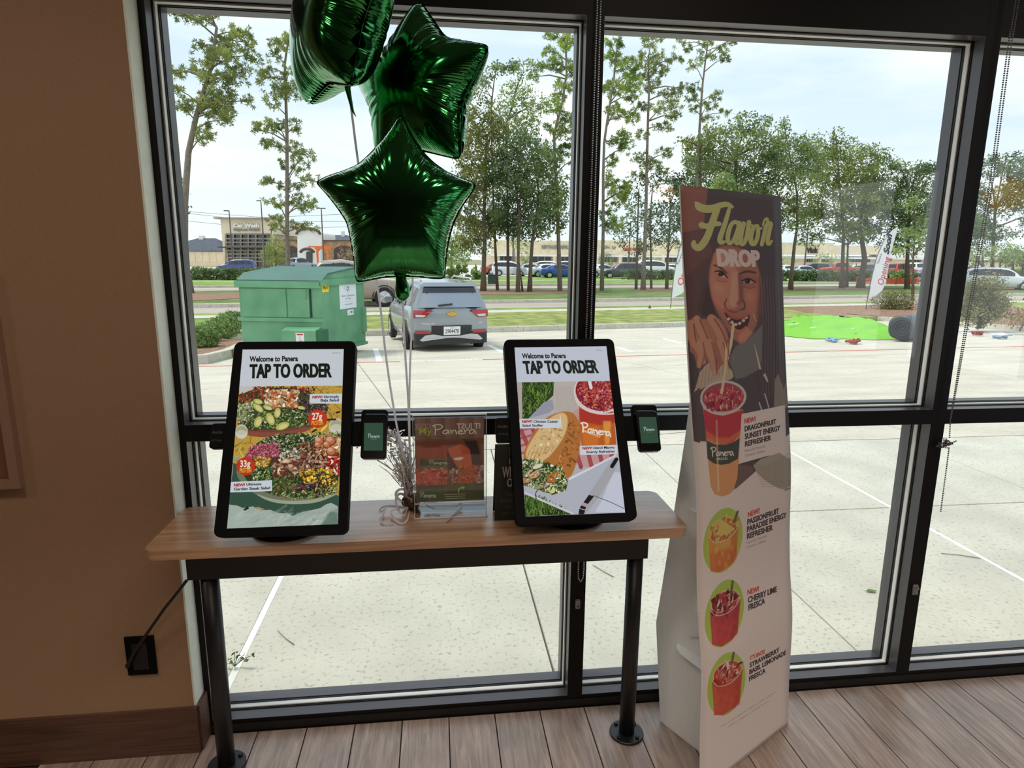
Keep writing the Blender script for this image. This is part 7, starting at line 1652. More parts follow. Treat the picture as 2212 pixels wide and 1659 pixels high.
# silver SUV parked nose to the kerb
rw = ground(1026, 748); lw = ground(888, 753); ax_ = (rw-lw)[:2]; ax_ /= np.linalg.norm(ax_); hd = np.array([-ax_[1], ax_[0]])
mid = (rw+lw)[:2]/2+ax_*0.0; pos = mid+hd*1.26
SC_ = .93
root, W_, I, ys = car('suv', 'silver compact SUV parked facing the kerb, seen from behind', 'suv', (pos[0], pos[1]), hd, (150, 158, 164), group='cars parked or driving near the kerb', glass=M_cglass, detail=True, s=SC_)
M_ch = mat('chrome', (.8, .8, .8), .15, 1.); M_gold2 = mat('gold_emblem', L(222, 176, 66), .3, .6); M_silv = mat('silver_bumper_trim', L(198, 200, 202), .35, .3)
yr = -2.24
# rear gate shell: overlays follow the tail
def rp(x, z, o_=0.):   # point on the rear face: tail slopes forward above belt
    yy_ = -2.235+(.02 if z < .6 else 0)+max(0, z-.98)*.50+.10*(abs(x)/.85)**3-o_
    return W_(x, yy_, z)
def rearplate(name, pts, m, off=.012, parent=None, dep=.05, sub=6, smooth=True):
    n = len(pts); c_ = np.mean(np.array(pts), 0)
    V = [rp(x, z, off) for x, z in pts]+[rp(x, z, off-dep) for x, z in pts]+[rp(c_[0], c_[1], off)]
    mb = MB().add(V, [(i, (i+1) % n, 2*n) for i in range(n)]+[(i, n+i, n+(i+1) % n, (i+1) % n) for i in range(n)])
    o_ = mb.build(name, m); keep(o_, root); return o_
def dense(pts, k=4):
    out_ = []
    for i in range(len(pts)):
        a, b_ = np.array(pts[i]), np.array(pts[(i+1) % len(pts)])
        for t_ in np.linspace(0, 1, k, endpoint=False): out_.append(tuple(a+(b_-a)*t_))
    return out_
def grid_rear(name, xl_, xr_, zb_, zt2, m, off, nx=12, nz=6):
    """curved panel between two z limits, with x limits as functions of height"""
    V = []
    for j in range(nz+1):
        t_ = j/nz; z = zb_+(zt2-zb_)*t_
        for i in range(nx+1): x = xl_(t_)+(xr_(t_)-xl_(t_))*i/nx; V.append(rp(x, z, off))
    mb = MB().add(V, [(j*(nx+1)+i, j*(nx+1)+i+1, (j+1)*(nx+1)+i+1, (j+1)*(nx+1)+i) for j in range(nz) for i in range(nx)]); o_ = mb.build(name, m, smooth=True); keep(o_, root); return o_
pm = paint((150, 158, 164))
grid_rear('tailgate', lambda t_: -.86+.03*t_, lambda t_: .86-.03*t_, .50, 1.12, pm, .02)
grid_rear('tailgate_upper', lambda t_: -.83+.20*t_, lambda t_: .83-.20*t_, 1.12, 1.56, pm, .02)
grid_rear('rear_glass', lambda t_: -.74+.14*t_, lambda t_: .74-.14*t_, 1.08, 1.44, mat('sky_painted_rear_glass', L(150, 158, 168), .12, .35), .080)  # sky reflection painted in as a pale grey base colour
grid_rear('rear_glass_top', lambda t_: -.62+.05*t_, lambda t_: .62-.05*t_, 1.40, 1.53, M_cglass, .090)
grid_rear('spoiler', lambda t_: -.64+.05*t_, lambda t_: .64-.05*t_, 1.54, 1.62, pm, .14)
grid_rear('lower_bumper', lambda t_: -.84, lambda t_: .84, .26, .52, M_trim, .05)
grid_rear('number_plate_recess', lambda t_: -.46-.06*t_*0, lambda t_: .46, .44, .68, M_trim, .045)
rearplate('bumper_trim', dense([(-.72, .36), (-.60, .47), (-.42, .49), (-.36, .45), (.36, .45), (.42, .49), (.60, .47), (.72, .36), (.66, .34), (.56, .40), (-.56, .40), (-.66, .34)], 1), M_silv, .085)
for sx in (-1, 1):
    rearplate('tail_lamp', dense([(sx*.86, 1.02), (sx*.86, .86), (sx*.60, .86), (sx*.44, 1.02)], 3), M_tail, .05)
    rearplate('reversing_lamp', dense([(sx*.80, .93), (sx*.80, .875), (sx*.62, .875), (sx*.58, .92)], 2), M_headl, .06)
    rearplate('reflector', dense([(sx*.80, .50), (sx*.82, .57), (sx*.50, .57), (sx*.48, .50)], 2), M_tail, .06)
rearplate('emblem', [(-.11, .91), (-.11, .965), (-.045, .965), (-.045, .98), (.045, .98), (.055, .965), (.12, .965), (.11, .91), (.05, .91), (.045, .895), (-.05, .895), (-.055, .91)], M_gold2, .05)
keep(MB().bar(rp(-.30, 1.13, .10), rp(.02, 1.16, .10), .05, .02).build('rear_wiper', M_trim), root)
pl = Paint(150, 76, [(0, 0), (150, 0), (150, 76), (0, 76)], (236, 238, 236)); pl.text('2984478', (14, 60), (136, 60), (14, 24), (60, 66, 80), .01); pl.text('TEXAS', (56, 18), (94, 18), (56, 9), (80, 90, 110), 0)
keep(quadplate('number_plate', [rp(-.19, .66, .06), rp(.19, .66, .06), rp(.19, .47, .06), rp(-.19, .47, .06)], imgmat('plate_print', pl.a, .4), thick=.01), root)
for s_, x0_, x1_ in (('TRAILBLAZER', -.68, -.38), ('AWD', .62, .72)):
    T_ = glyphs(s_, .02); P_ = [[rp(x0_+(x1_-x0_)*v_[0], .715+.03*v_[1], .03) for v_ in tr_] for tr_ in T_]; mb = MB()
    for tr_ in P_: mb.add(tr_, [(0, 1, 2)])
    keep(mb.build('badge_lettering', M_ch, fix=False), root)
for sx in (-1, 1):
    keep(MB().tube([W_(sx*.58, -1.75, 1.64), W_(sx*.60, -1.6, 1.70), W_(sx*.61, .1, 1.70), W_(sx*.59, .3, 1.64)], .02, 6).build('roof_rail', M_silv, smooth=True), root)
    mb = MB(); mb.prism([(x, y) for x, y in rrect(.20, .14, .04, 3)], -.05, .05, M=basis(W_(sx*1.02, .62, 1.10), (ax_[0], ax_[1], 0), (0, 0, 1), (-hd[0], -hd[1], 0)), bev=.01); keep(mb.build('door_mirror', pm), root)
keep(MB().tube([W_(.45, -2.25, .27), W_(.45, -1.9, .27)], .03, 8).build('exhaust_pipe', M_trim), root)
# beige pickup passing on the street behind the dumpster
e_ = np.array([CA, SA])
pp = uv2xy(-.9, 24.2)
tq_ = at(760, 668, d=28); 
pkp = uv2xy(*(xy2uv(*ground(790, 662)[:2])+np.array([-1.0, .6])))
car('pickup_truck', 'beige pickup truck driving behind the dumpster and the silver car', 'pickup', (pkp[0], pkp[1]), e_, (158, 146, 132), group='cars parked or driving near the kerb', s=1.05)
# parked cars beyond
rt2 = np.array([RT[0], RT[1]]); fw2 = np.array([FW[0], FW[1]])/np.linalg.norm(FW[:2])
def far(label, kind, x, y, d, ang, col, name=None, s=1.0):
    P_ = at(x, y, d=d); a = math.radians(ang); hdg = rt2*math.cos(a)+fw2*math.sin(a)
    car(name or {'suv': 'suv', 'sedan': 'sedan', 'pickup': 'pickup_truck'}[kind], label, kind, (P_[0], P_[1], gz(P_[0], P_[1])+.06), hdg, col, s=s, detail=d < 75)
WHT = (222, 226, 228); SIL = (176, 182, 188)
far('large white SUV at the back left of the parked row, above the red car', 'suv', 1078, 590, 84, 170, WHT)
far('orange-red car mostly hidden behind a white SUV', 'sedan', 1080, 592, 78, 20, (196, 84, 60))
far('white SUV in the front row above the utility box', 'suv', 1104, 594, 73, 0, WHT)
far('silver sedan between the two dark tree trunks', 'sedan', 1150, 596, 72, 0, SIL)
far('white sedan left of the blue one', 'sedan', 1184, 598, 69, 15, WHT)
far('blue sedan just left of the middle window post', 'sedan', 1214, 600, 66, 5, (34, 84, 160))
far('white SUV in the back row behind the silver sedan', 'suv', 1170, 588, 88, 165, WHT)
far('pale SUV in the back row behind the blue sedan', 'suv', 1215, 588, 90, 160, (206, 210, 212))
far('red car between the back-row SUVs', 'sedan', 1192, 590, 80, 150, (150, 60, 56))
far('white car just right of the middle window post', 'sedan', 1302, 596, 70, 25, WHT)
far('dark grey crossover in the right window', 'suv', 1345, 600, 66, 172, (70, 76, 80))
far('white car behind the dark grey crossover', 'sedan', 1378, 590, 80, 170, WHT)
far('white van-like SUV behind the tall pale pine trunk', 'suv', 1418, 590, 78, 0, WHT, s=1.15)
far('white car half hidden by the left feather flag', 'sedan', 1452, 590, 80, 0, (214, 218, 220))
far('white car just right of the standee', 'sedan', 1700, 589, 82, 20, WHT)
far('pale silver sedan right of the curved tree trunk', 'sedan', 1738, 592, 76, 5, (196, 204, 210))
far('dark SUV behind the pale silver sedan', 'suv', 1756, 586, 92, 175, (46, 50, 56))
far('red pickup behind the orange netting, left one', 'pickup', 1812, 590, 90, 175, (186, 44, 42))
far('white car behind the left red pickup', 'sedan', 1850, 587, 99, 10, (210, 216, 222))
far('dark blue car left of the right feather flag', 'suv', 1880, 590, 84, 100, (58, 70, 86))
far('red pickup right of the feather flag', 'pickup', 1942, 594, 73, 8, (190, 50, 46))
far('white pickup behind the right red pickup', 'pickup', 1978, 587, 92, 20, WHT)
far('black car at the right edge of the right window', 'sedan', 2006, 601, 64, 175, (38, 40, 44))
far('white luxury SUV behind the young trees in the right pane', 'suv', 2158, 620, 47, -28, (224, 228, 232))
far('small white SUV beyond the large shrub', 'suv', 2102, 596, 72, 0, WHT)
far('blue hatchback in front of the glass-fronted building', 'suv', 512, 588, 74, 180, (54, 66, 130), s=.98)
far('grey and red pickup left of the orange portal', 'pickup', 645, 582, 88, 60, (150, 156, 162))

# ------------------------------------------------------------------ buildings
M_cream = mat('cream_stucco', L(232, 216, 190), .9, var=.04, vscale=.4)
M_stone = mat('tan_stone_cladding', L(224, 204, 164), .9, col2=L(240, 228, 198), vscale=1.4, detail=3)
M_stone2 = mat('brown_stone_cladding', L(150, 118, 84), .9, col2=L(196, 166, 126), vscale=1.6, detail=3)
M_whitew = mat('white_stucco', L(240, 238, 232), .9)
M_shopg = mat('dark_shop_glass', L(58, 62, 62), .1, spec=.7)
M_shopg2 = mat('mirror_shop_glass', L(96, 88, 80), .12, .5)
M_metal = mat('grey_mullion_metal', L(150, 142, 132), .5)
M_roofd = mat('dark_roof_shingles', L(84, 90, 100), .9, var=.15, vscale=2)
M_bronze = mat('bronze_canopy', L(84, 72, 64), .6)
def bld(name, label, d, cat='building', xm=0, ang=0.):
    """frame for a facade: f(px, py) on the facade plane, depth along its normal"""
    P_ = at(xm, 575, d=d); a = math.radians(ang); ex = np.array([RT[0]*math.cos(a)+fw2[0]*math.sin(a), RT[1]*math.cos(a)+fw2[1]*math.sin(a), 0]); ex /= np.linalg.norm(ex); ey = np.array([-ex[1], ex[0], 0.])
    root_ = empty(name, (P_[0], P_[1], gz(P_[0], P_[1])), label, cat)
    def f(px, py, dep=0.): q_ = onplane(px, py, P_, ey); return q_+ey*dep
    def part(nm, m, x0, x1, yt, yb, d0=0., d1=.4, parent=None, to_ground=False):
        A_, B_ = f(x0, yt), f(x1, yt); zt_ = A_[2]; zb_ = f(x0, yb)[2] if not to_ground else gz(A_[0], A_[1])-.1
        mb = MB(); V = [A_*[1, 1, 0]+[0, 0, zb_], B_*[1, 1, 0]+[0, 0, zb_], B_*[1, 1, 0]+[0, 0, zt_], A_*[1, 1, 0]+[0, 0, zt_]]
        mb.add([v_+ey*d0 for v_ in V]+[v_+ey*d1 for v_ in V], [(0, 1, 2, 3), (7, 6, 5, 4), (0, 4, 5, 1), (1, 5, 6, 2), (2, 6, 7, 3), (3, 7, 4, 0)])
        o_ = mb.build(nm, m); 
        if parent is None: keep(o_, root_)
        else: o_.parent = parent
        return o_
    return root_, f, part, ex, ey
# long shop row
rt, f, part, ex, ey = bld('shop_row', 'long cream shopping strip behind the parked cars', 104, xm=1400)
part('wall', M_cream, 1040, 2300, 548, 590, 0, 14, to_ground=True)
part('parapet', M_stone, 1060, 1250, 519, 549, -.4, 3); part('parapet', M_stone, 1272, 1560, 519, 549, -.5, 3); part('parapet', M_stone, 1680, 1800, 524, 549, -.4, 3); part('parapet', M_whitew, 1900, 2300, 535, 556, -.4, 3); part('parapet', M_cream, 1560, 1680, 528, 549, -.3, 3); part('parapet', M_cream, 1800, 1900, 530, 549, -.3, 3)
part('fascia', M_whitew, 1060, 2300, 549, 553, -1.2, 0)
for (x0, x1) in ((1080, 1106), (1148, 1190), (1212, 1236), (1300, 1318), (1322, 1332), (1345, 1376), (1388, 1402), (1436, 1462), (1480, 1530), (1742, 1756), (1768, 1790), (1830, 1880), (1960, 1990), (2010, 2080), (2100, 2180)):
    w_ = part('shop_window', M_shopg, x0, x1, 553.5, 566, -.05, .1)
    mb = MB()
    for t_ in np.linspace(0, 1, 4):
        a_ = f(x0+(x1-x0)*t_, 553.5); mb.bar(a_-ey*.08, a_*[1, 1, 0]+[0, 0, f(x0, 566)[2]]-ey*.08, .12)
    mb.build('window_bar', M_metal, w_)
for x in (1136, 1197, 1242, 1290, 1338, 1382, 1430, 1470, 1765, 1798, 1895, 2000, 2090): part('column', M_cream, x-3, x+3, 549, 590, -1.1, -.2, to_ground=True)
def letters(rt_, f_, ex_, s_, x0, x1, yb, yt, m, dep=-.5, bold=.03):
    o_ = f_(x0, yb)+ey*dep; X = f_(x1, yb)+ey*dep-o_; Y = np.array([0, 0, f_(x0, yt)[2]-o_[2]]); q_ = sign_letters('sign_lettering', s_, o_, X, Y, .12, m, None, bold); keep(q_, rt_)
M_ink = mat('dark_sign_letters', L(60, 58, 56), .6); M_redl = mat('red_sign_letters', L(206, 54, 44), .5); M_greyl = mat('grey_sign_letters', L(140, 136, 130), .6)
letters(rt, f, ex, 'RETTACIO  NAIL L', 1170, 1233, 537.5, 530, M_greyl); letters(rt, f, ex, 'Dr. Ly', 1305, 1330, 537, 531, M_greyl); letters(rt, f, ex, 'DOUX  DONUT', 1347, 1386, 542, 535, M_redl); letters(rt, f, ex, 'Vick', 1738, 1764, 546, 535, M_ink, bold=.05)
# glass-fronted building with car-wash sign
rt, f, part, ex, ey = bld('glass_front_building', 'cream building with a tall glass front and car wash sign', 100, xm=530)
part('wall', M_cream, 476, 589, 473, 505, 0, 14); part('roof_edge', M_metal, 467, 590, 470, 473, -1.0, 15)
part('wall_side', M_stone, 479, 488, 505, 578, 0, 13, to_ground=True); part('back_wall', M_cream, 488, 589, 505, 578, 1.2, 14, to_ground=True)
part('wall_side', M_cream, 585, 589, 505, 578, 0, 13, to_ground=True)
for j, (yt, yb) in enumerate(((506, 515), (516, 523), (524, 531), (541, 548), (549, 556), (557, 564), (565, 578))):
    for i in range(6):
        x0 = 488+i*16.2; part('glass_pane', M_shopg2 if (i+j) % 3 else M_shopg, x0+.5, x0+15.7, yt, yb, .25, .4)
mb = MB()
for i in range(7): a_ = f(488+i*16.2, 505); b_ = f(488+i*16.2, 578); mb.bar(a_, b_, .22)
for y in (505.5, 515.5, 523.5, 531.5, 541, 548.5, 556.5, 564.5): mb.bar(f(488, y), f(585.5, y), .22)
keep(mb.build('window_grid', M_metal), rt)
part('canopy', M_bronze, 484, 592, 533, 536, -2.2, .3)
letters(rt, f, ex, 'Car Wash', 506, 561, 491, 483, M_whitew, -.15, .05); letters(rt, f, ex, 'Express Detail', 506, 562, 498.5, 493.5, M_greyl, -.15, .04)
# arched restaurant wing
rt, f, part, ex, ey = bld('arched_building', 'stone and white building with an arched gable and an orange portal', 98, xm=690)
part('wall', M_stone2, 594, 800, 519, 578, 0, 12, to_ground=True); part('roof_edge', M_bronze, 594, 800, 517.5, 519.5, -.3, 12)
mb = MB(); arc = [(648, 578)]+[(648+25*(1-math.cos(a)), 508-12*math.sin(a)) for a in np.linspace(0, math.pi, 14)]+[(698, 578)]
P0 = [f(*q_)-ey*1.2 for q_ in arc]; P1 = [q_+ey*8 for q_ in P0]; n = len(P0)
for q_ in (P0[0], P0[-1], P1[0], P1[-1]): q_[2] = gz(q_[0], q_[1])-.1
mb.add(P0+P1, [tuple(range(n)), tuple(range(n, 2*n))[::-1]]+[(i, (i+1) % n, n+(i+1) % n, n+i) for i in range(n)]); keep(mb.build('arched_gable', M_whitew), rt)
mb = MB(); ra = [f(648+25*(1-math.cos(a))*1.0, 507-12.5*math.sin(a))-ey*1.6 for a in np.linspace(-.05, math.pi+.05, 16)]; mb.tube(ra, .22, 6); keep(mb.build('arched_roof_edge', M_bronze, smooth=True), rt)
def arch(nm, m, xc, w_, yt, yb, dep):
    q_ = [(xc-w_, yb)]+[(xc-w_*math.cos(a), yt+w_*.45-w_*.45*math.sin(a)) for a in np.linspace(0, math.pi, 9)]+[(xc+w_, yb)]
    A_ = [f(*z_)+ey*dep for z_ in q_]; B_ = [z_+ey*.25 for z_ in A_]; n = len(A_)
    keep(MB().add(A_+B_, [tuple(range(n)), tuple(range(n, 2*n))[::-1]]+[(i, (i+1) % n, n+(i+1) % n, n+i) for i in range(n)]).build(nm, m), rt)
arch('arched_window_or_shade', M_shopg, 674, 6.5, 543, 570, -1.35); arch('arched_window_or_shade', mat('shaded_arch', L(86, 68, 60), .8), 744, 22, 531, 572, -.2); arch('arched_window_or_shade', mat('shaded_arch_b', L(86, 68, 60), .8), 625, 18, 531, 572, -.2)  # brown arches are flat plates with the recess shade in their colour
arch('arched_window_or_shade', M_shopg, 640, 8, 545, 570, -.35)
mb = MB(); ra = [f(674-14*math.cos(a), 547-9*math.sin(a))-ey*2.4 for a in np.linspace(.1, math.pi-.1, 10)]; mb.tube(ra, .25, 6); keep(mb.build('door_canopy', M_bronze, smooth=True), rt)
# orange portal
M_or = mat('orange_paint', L(226, 120, 62), .6)
po = empty('orange_portal', tuple(f(710, 578)-ey*4), 'orange steel portal frame before the arched building', 'portal')
mb = MB()
for x in (702, 723): a_ = f(x, 538)-ey*4; b_ = a_.copy(); b_[2] = gz(b_[0], b_[1]); mb.bar(a_, b_, .28)
keep(mb.build('posts', M_or), po); mb = MB(); mb.bar(f(684, 534)-ey*4, f(733, 534)-ey*4, .2); mb.bar(f(697, 537)-ey*4, f(729, 537)-ey*4, .3); mb.bar(f(702, 545)-ey*4, f(708, 538)-ey*4, .2); mb.bar(f(723, 545)-ey*4, f(717, 538)-ey*4, .2); keep(mb.build('crossbeam', M_or), po)
# houses behind
def house(label, d, x0, x1, ye, yr_, xr_, wallm, yb=578):
    rt_, f_, part_, ex_, ey_ = bld('house', label, d, 'house', (x0+x1)/2)
    part_('wall', wallm, x0, x1, ye, yb, 0, 9, to_ground=True)
    A_, B_ = f_(x0-3, ye)-ey_*.6, f_(x1+3, ye)-ey_*.6; C_, E_ = A_+ey_*10.2, B_+ey_*10.2; R1 = f_(xr_[0], yr_)+ey_*4.5; R2 = f_(xr_[1], yr_)+ey_*4.5
    keep(MB().add([A_, B_, E_, C_, R1, R2], [(0, 1, 5, 4), (1, 2, 5), (2, 3, 4, 5), (3, 0, 4), (3, 2, 1, 0)]).build('roof', M_roofd), rt_); return rt_, f_, part_
brk = mat('pale_brick_wall', L(232, 214, 184), .9, var=.05, vscale=1)
r_, f_, p_ = house('low house with a dark hipped roof at the far left', 112, 330, 482, 542, 513, (400, 440), brk); p_('chimney', M_whitew, 405, 414, 507, 520, 4, 5); 
for k in range(5): p_('wall_panel', brk, 408+k*15, 421+k*15, 544, 566, -.08, 0)
house('grey-roofed house just left of the glass-fronted building', 135, 455, 520, 537, 522, (462, 515), brk)
r_, f_, p_ = house('house roof and chimney above the arched building', 128, 690, 800, 520, 506, (702, 735), brk); p_('chimney', M_whitew, 728, 734, 498, 516, 3, 4)
# ------------------------------------------------------------------ poles, wires, flags and small things outside
M_pole = mat('bronze_pole', L(92, 84, 78), .6)
def lamp_post(x, yb, yt, d, arms, label):
    P_ = at(x, yb, d=d); g0 = gz(P_[0], P_[1]); T_ = at(x+1.5 if x < 520 else x, yt, d=d); root_ = empty('street_lamp', (P_[0], P_[1], g0), label, 'street lamp', 'tall lamp posts across the street')
    keep(MB().tube([(P_[0], P_[1], g0), (P_[0], P_[1], T_[2])], [.11*d/80, .06*d/80], 8).build('pole', M_pole), root_)
    for a_ in arms: q_ = np.array([P_[0], P_[1], T_[2]]); e2 = q_+np.array([RT[0], RT[1], 0])*a_*d/F; keep(MB().bar(q_, e2, .16, .12).build('lamp_head', M_pole), root_)
lamp_post(504, 577, 457, 78, (-11,), 'tall lamp post with one arm left, before the glass-fronted building')
lamp_post(573, 577, 436, 82, (-9,), 'lamp post beside the slender pine')
lamp_post(700, 575, 452, 84, (-9, 9), 'lamp post with two arms above the orange portal')
lamp_post(1108, 592, 470, 80, (5,), 'lamp post between the oak trunks left of the middle post')
lamp_post(1357, 592, 480, 84, (5,), 'slim lamp post right of the middle window post')
lamp_post(1736, 592, 480, 90, (4,), 'lamp post in the gap right of the standee')
for (ya, yb_, k) in ((458, 478, 0), (475, 490, 1), (455, 462, 2)):
    A_, B_ = at(380, ya, d=125), at(760, yb_, d=125); mb = MB(); mb.tube([A_, (A_+B_)/2-[0, 0, 1.0], B_], .035, 4)
    tag(mb.build('power_line', M_pole), ('upper power line above the glass-fronted building', 'lower power line above the glass-fronted building', 'topmost power line above the glass-fronted building')[k], 'power line')
# feather flags
M_cloth = mat('white_flag_cloth', L(244, 244, 246), .8, trans=.3)
def flag(base, tipp, d, outline, label, txts, mirror=False):
    B_ = ground(*base, up=.15); d = (B_-CP)@FW; root_ = empty('feather_flag', tuple(B_), label, 'flag', 'opening-soon feather flags')
    pole = [at(*q_, d=d) for q_ in tipp]; pole[0] = B_+[0, 0, -.02]
    keep(MB().tube(pole, [.016]*(len(pole)-2)+[.008, .005], 6).build('pole', M_pole, smooth=True), root_)
    O_ = [at(*q_, d=d-.01) for q_ in outline]; n = len(O_); mb = MB(); mb.add([tuple(q_) for q_ in O_]+[tuple(q_+FW*.004) for q_ in O_], [tuple(range(n)), tuple(range(n, 2*n))[::-1]]+[(i, (i+1) % n, n+(i+1) % n, n+i) for i in range(n)])
    fl_ = keep(mb.build('cloth', M_cloth), root_)
    for (s_, pl_, pr_, pt2, m_, bo) in txts:
        o2 = at(*pl_, d=d-.016); X = at(*pr_, d=d-.016)-o2; Y = at(*pt2, d=d-.016)-o2; sign_letters('lettering', s_, o2, X, Y, .002, m_, fl_, bo)
M_fr = mat('red_flag_print', L(206, 60, 58), .7); M_fg = mat('dark_green_flag_print', L(48, 66, 60), .7)
G8 = lambda x, y: (x/4.158+1680, y/4.158+420)
flag(G8(793, 1032), [G8(793, 1032), G8(818, 850), G8(850, 720), G8(890, 560), G8(950, 420), G8(1010, 340), G8(1078, 291)], 0,
     [G8(818, 936), G8(845, 760), G8(880, 600), G8(930, 460), G8(985, 370), G8(1030, 320), G8(1080, 289), G8(1072, 330), G8(1040, 440), G8(1010, 560), G8(990, 680), G8(970, 800), G8(940, 860), G8(890, 905)],
     'white feather flag reading Opening Soon right of the standee', [('Opening', G8(945, 818), G8(1010, 570), G8(893, 800), M_fr, .0), ('Soon', G8(995, 540), G8(1025, 365), G8(950, 515), M_fg, .05), ('Panera', G8(908, 620), G8(935, 535), G8(892, 616), M_fg, .0)])
G7 = lambda x, y: (x/4.096+960, y/4.096+400)
flag(G7(2000, 1090), [G7(2000, 1090), G7(2012, 960), G7(2030, 800), G7(2060, 640), G7(2100, 500), G7(2180, 380), G7(2260, 320)], 0,
     [G7(2010, 1003), G7(2022, 880), G7(2045, 720), G7(2085, 560), G7(2120, 460), G7(2180, 370), G7(2270, 310), G7(2250, 420), G7(2220, 600), G7(2190, 780), G7(2160, 900), G7(2100, 960)],
     'white feather flag mostly hidden behind the standee', [('Opening', G7(2105, 890), G7(2190, 600), G7(2058, 872), M_fr, .0), ('Soon', G7(2170, 600), G7(2230, 400), G7(2110, 580), M_fg, .05), ('Panera', G7(2070, 700), G7(2110, 600), G7(2055, 695), M_fg, 0)])
# limp inflatable on the ground
g = np.random.default_rng(21); sh_ = [G8(60, 1105), G8(150, 1120), G8(420, 1118), G8(560, 1150), G8(760, 1140), G8(900, 1165), G8(1080, 1225), G8(1150, 1262), G8(1100, 1305), G8(860, 1312), G8(600, 1300), G8(300, 1300), G8(60, 1275), G8(-60, 1200)]
Pp = np.array([ground(*q_)[:2] for q_ in sh_]); cc = Pp.mean(0); NR = 26; NA = 84; bd = []
for i in range(len(Pp)):
    for t_ in np.linspace(0, 1, 6, endpoint=False): bd.append(Pp[i]*(1-t_)+Pp[(i+1) % len(Pp)]*t_)
bd = np.array(bd); V = []
for r_ in range(NR+1):
    t_ = 1-r_/NR
    for k_, q_ in enumerate(bd):
        x, y = cc+(q_-cc)*t_
        hgt = .07*min(1, (1-t_)*4)+.42*(.24*abs(math.sin(3.1*x+2.1*math.sin(2.0*y)))+.20*abs(math.sin(4.3*y+1.7*math.sin(1.9*x+1)))+.09*abs(math.sin(9*x+5*y)))*min(1, (1-t_)*2.4)
        V.append((x, y, gz(x, y)+.012+hgt))
nb_ = len(bd); fs = [(r_*nb_+k, r_*nb_+(k+1) % nb_, (r_+1)*nb_+(k+1) % nb_, (r_+1)*nb_+k) for r_ in range(NR) for k in range(nb_)]
mb = MB().add(V, fs); inf = mb.build('deflated_inflatable', mat('neon_green_vinyl', L(122, 192, 38), .55), smooth=True); tag(inf, 'neon green deflated inflatable sheet lying crumpled on the parking lot', 'inflatable')
mb = MB()
for k in range(14):
    q_ = cc+(bd[g.integers(nb_)]-cc)*g.uniform(.3, .9); z_ = gz(*q_)+.24; a = g.uniform(0, 3); mb.bar((q_[0], q_[1], z_), (q_[0]+.3*math.cos(a), q_[1]+.15*math.sin(a), z_-.04), .05, .02)
mb.build('white_strap', mat('white_webbing', L(236, 238, 234), .7), inf)
# rolled black blower
bp0 = ground(*G8(1210, 1325)); ro_ = empty('rolled_vinyl', tuple(bp0), 'rolled dark grey vinyl bundle at the right end of the green inflatable', 'roll'); 
ax3 = np.array([.9, .5]); ax3 /= np.linalg.norm(ax3); mb = MB(); R0 = .30
N_ = 26
for j, (o1, rr) in enumerate(((0, R0*.62), (0, R0*.97), (.03, R0), (.9, R0*1.02), (1.0, R0*.9))):
    for k in range(N_):
        a = 2*math.pi*k/N_; w_ = 1+.04*math.sin(5*a+j); mb.v.append((bp0[0]-.25+ax3[0]*o1+ax3[1]*rr*w_*math.cos(a), bp0[1]+.1+ax3[1]*o1-ax3[0]*rr*w_*math.cos(a), bp0[2]+R0+.02+rr*w_*math.sin(a)))
mb.f = [(j*N_+k, j*N_+(k+1) % N_, (j+1)*N_+(k+1) % N_, (j+1)*N_+k) for j in range(4) for k in range(N_)]+[tuple(range(N_)), tuple(4*N_+k for k in range(N_))]; mb.mi = [0]*len(mb.f)
keep(mb.build('roll', mat('dark_grey_vinyl', L(92, 96, 102), .5), smooth=True), ro_)
sp_ = []
for k in range(60): a = k*.42; r_ = .03+.0042*k; sp_.append((bp0[0]-.27+ax3[1]*r_*math.cos(a), bp0[1]+.07-ax3[0]*r_*math.cos(a), bp0[2]+R0+.02+r_*math.sin(a)))
keep(MB().tube(sp_, .008, 5).build('roll_end', mat('grey_edge', L(60, 62, 66), .6)), ro_)
# strap heaps
def heap(px_, py_, w_, m_, label, seed, grp='tie-down straps on the parking lot'):
    g = np.random.default_rng(seed); c_ = ground(px_, py_); k = ((c_-CP)@FW)/F; mb = MB(); pts = []
    for i in range(26): pts.append((c_[0]+g.normal(0, w_*k*.3), c_[1]+g.normal(0, .12), c_[2]+.02+abs(g.normal(0, .05))))
    P_ = np.array(pts)
    for _ in range(2):
        Q_ = P_[:-1]*.75+P_[1:]*.25; R_ = P_[:-1]*.25+P_[1:]*.75; P_ = np.concatenate([P_[:1], np.stack([Q_, R_], 1).reshape(-1, 3), P_[-1:]])
    mb.tube(P_, .022, 5); tag(mb.build('strap_heap', m_, smooth=True), label, 'strap', grp)
M_rs = mat('dark_red_webbing', L(150, 34, 34), .7); M_bs = mat('blue_grey_webbing', L(132, 164, 190), .7)
heap(*G8(500, 1325), 34, M_bs, 'blue-grey strap heap in front of the green inflatable', 31); heap(*G8(680, 1345), 30, M_rs, 'red strap heap in front of the green inflatable', 32); heap(*G8(440, 1130), 14, M_rs, 'small red strap heap behind the green inflatable', 33)
heap(*G8(635, 1138), 18, M_bs, 'small blue strap heap behind the green inflatable', 34); heap(*G8(1790, 1270), 18, M_rs, 'red strap heap right of the right window post', 35); heap(*G8(2015, 1298), 30, M_bs, 'blue strap heap near the right edge of the picture', 36)
heap(*G8(1240, 1180), 12, M_rs, 'red strap heap on top of the grey roll', 37)
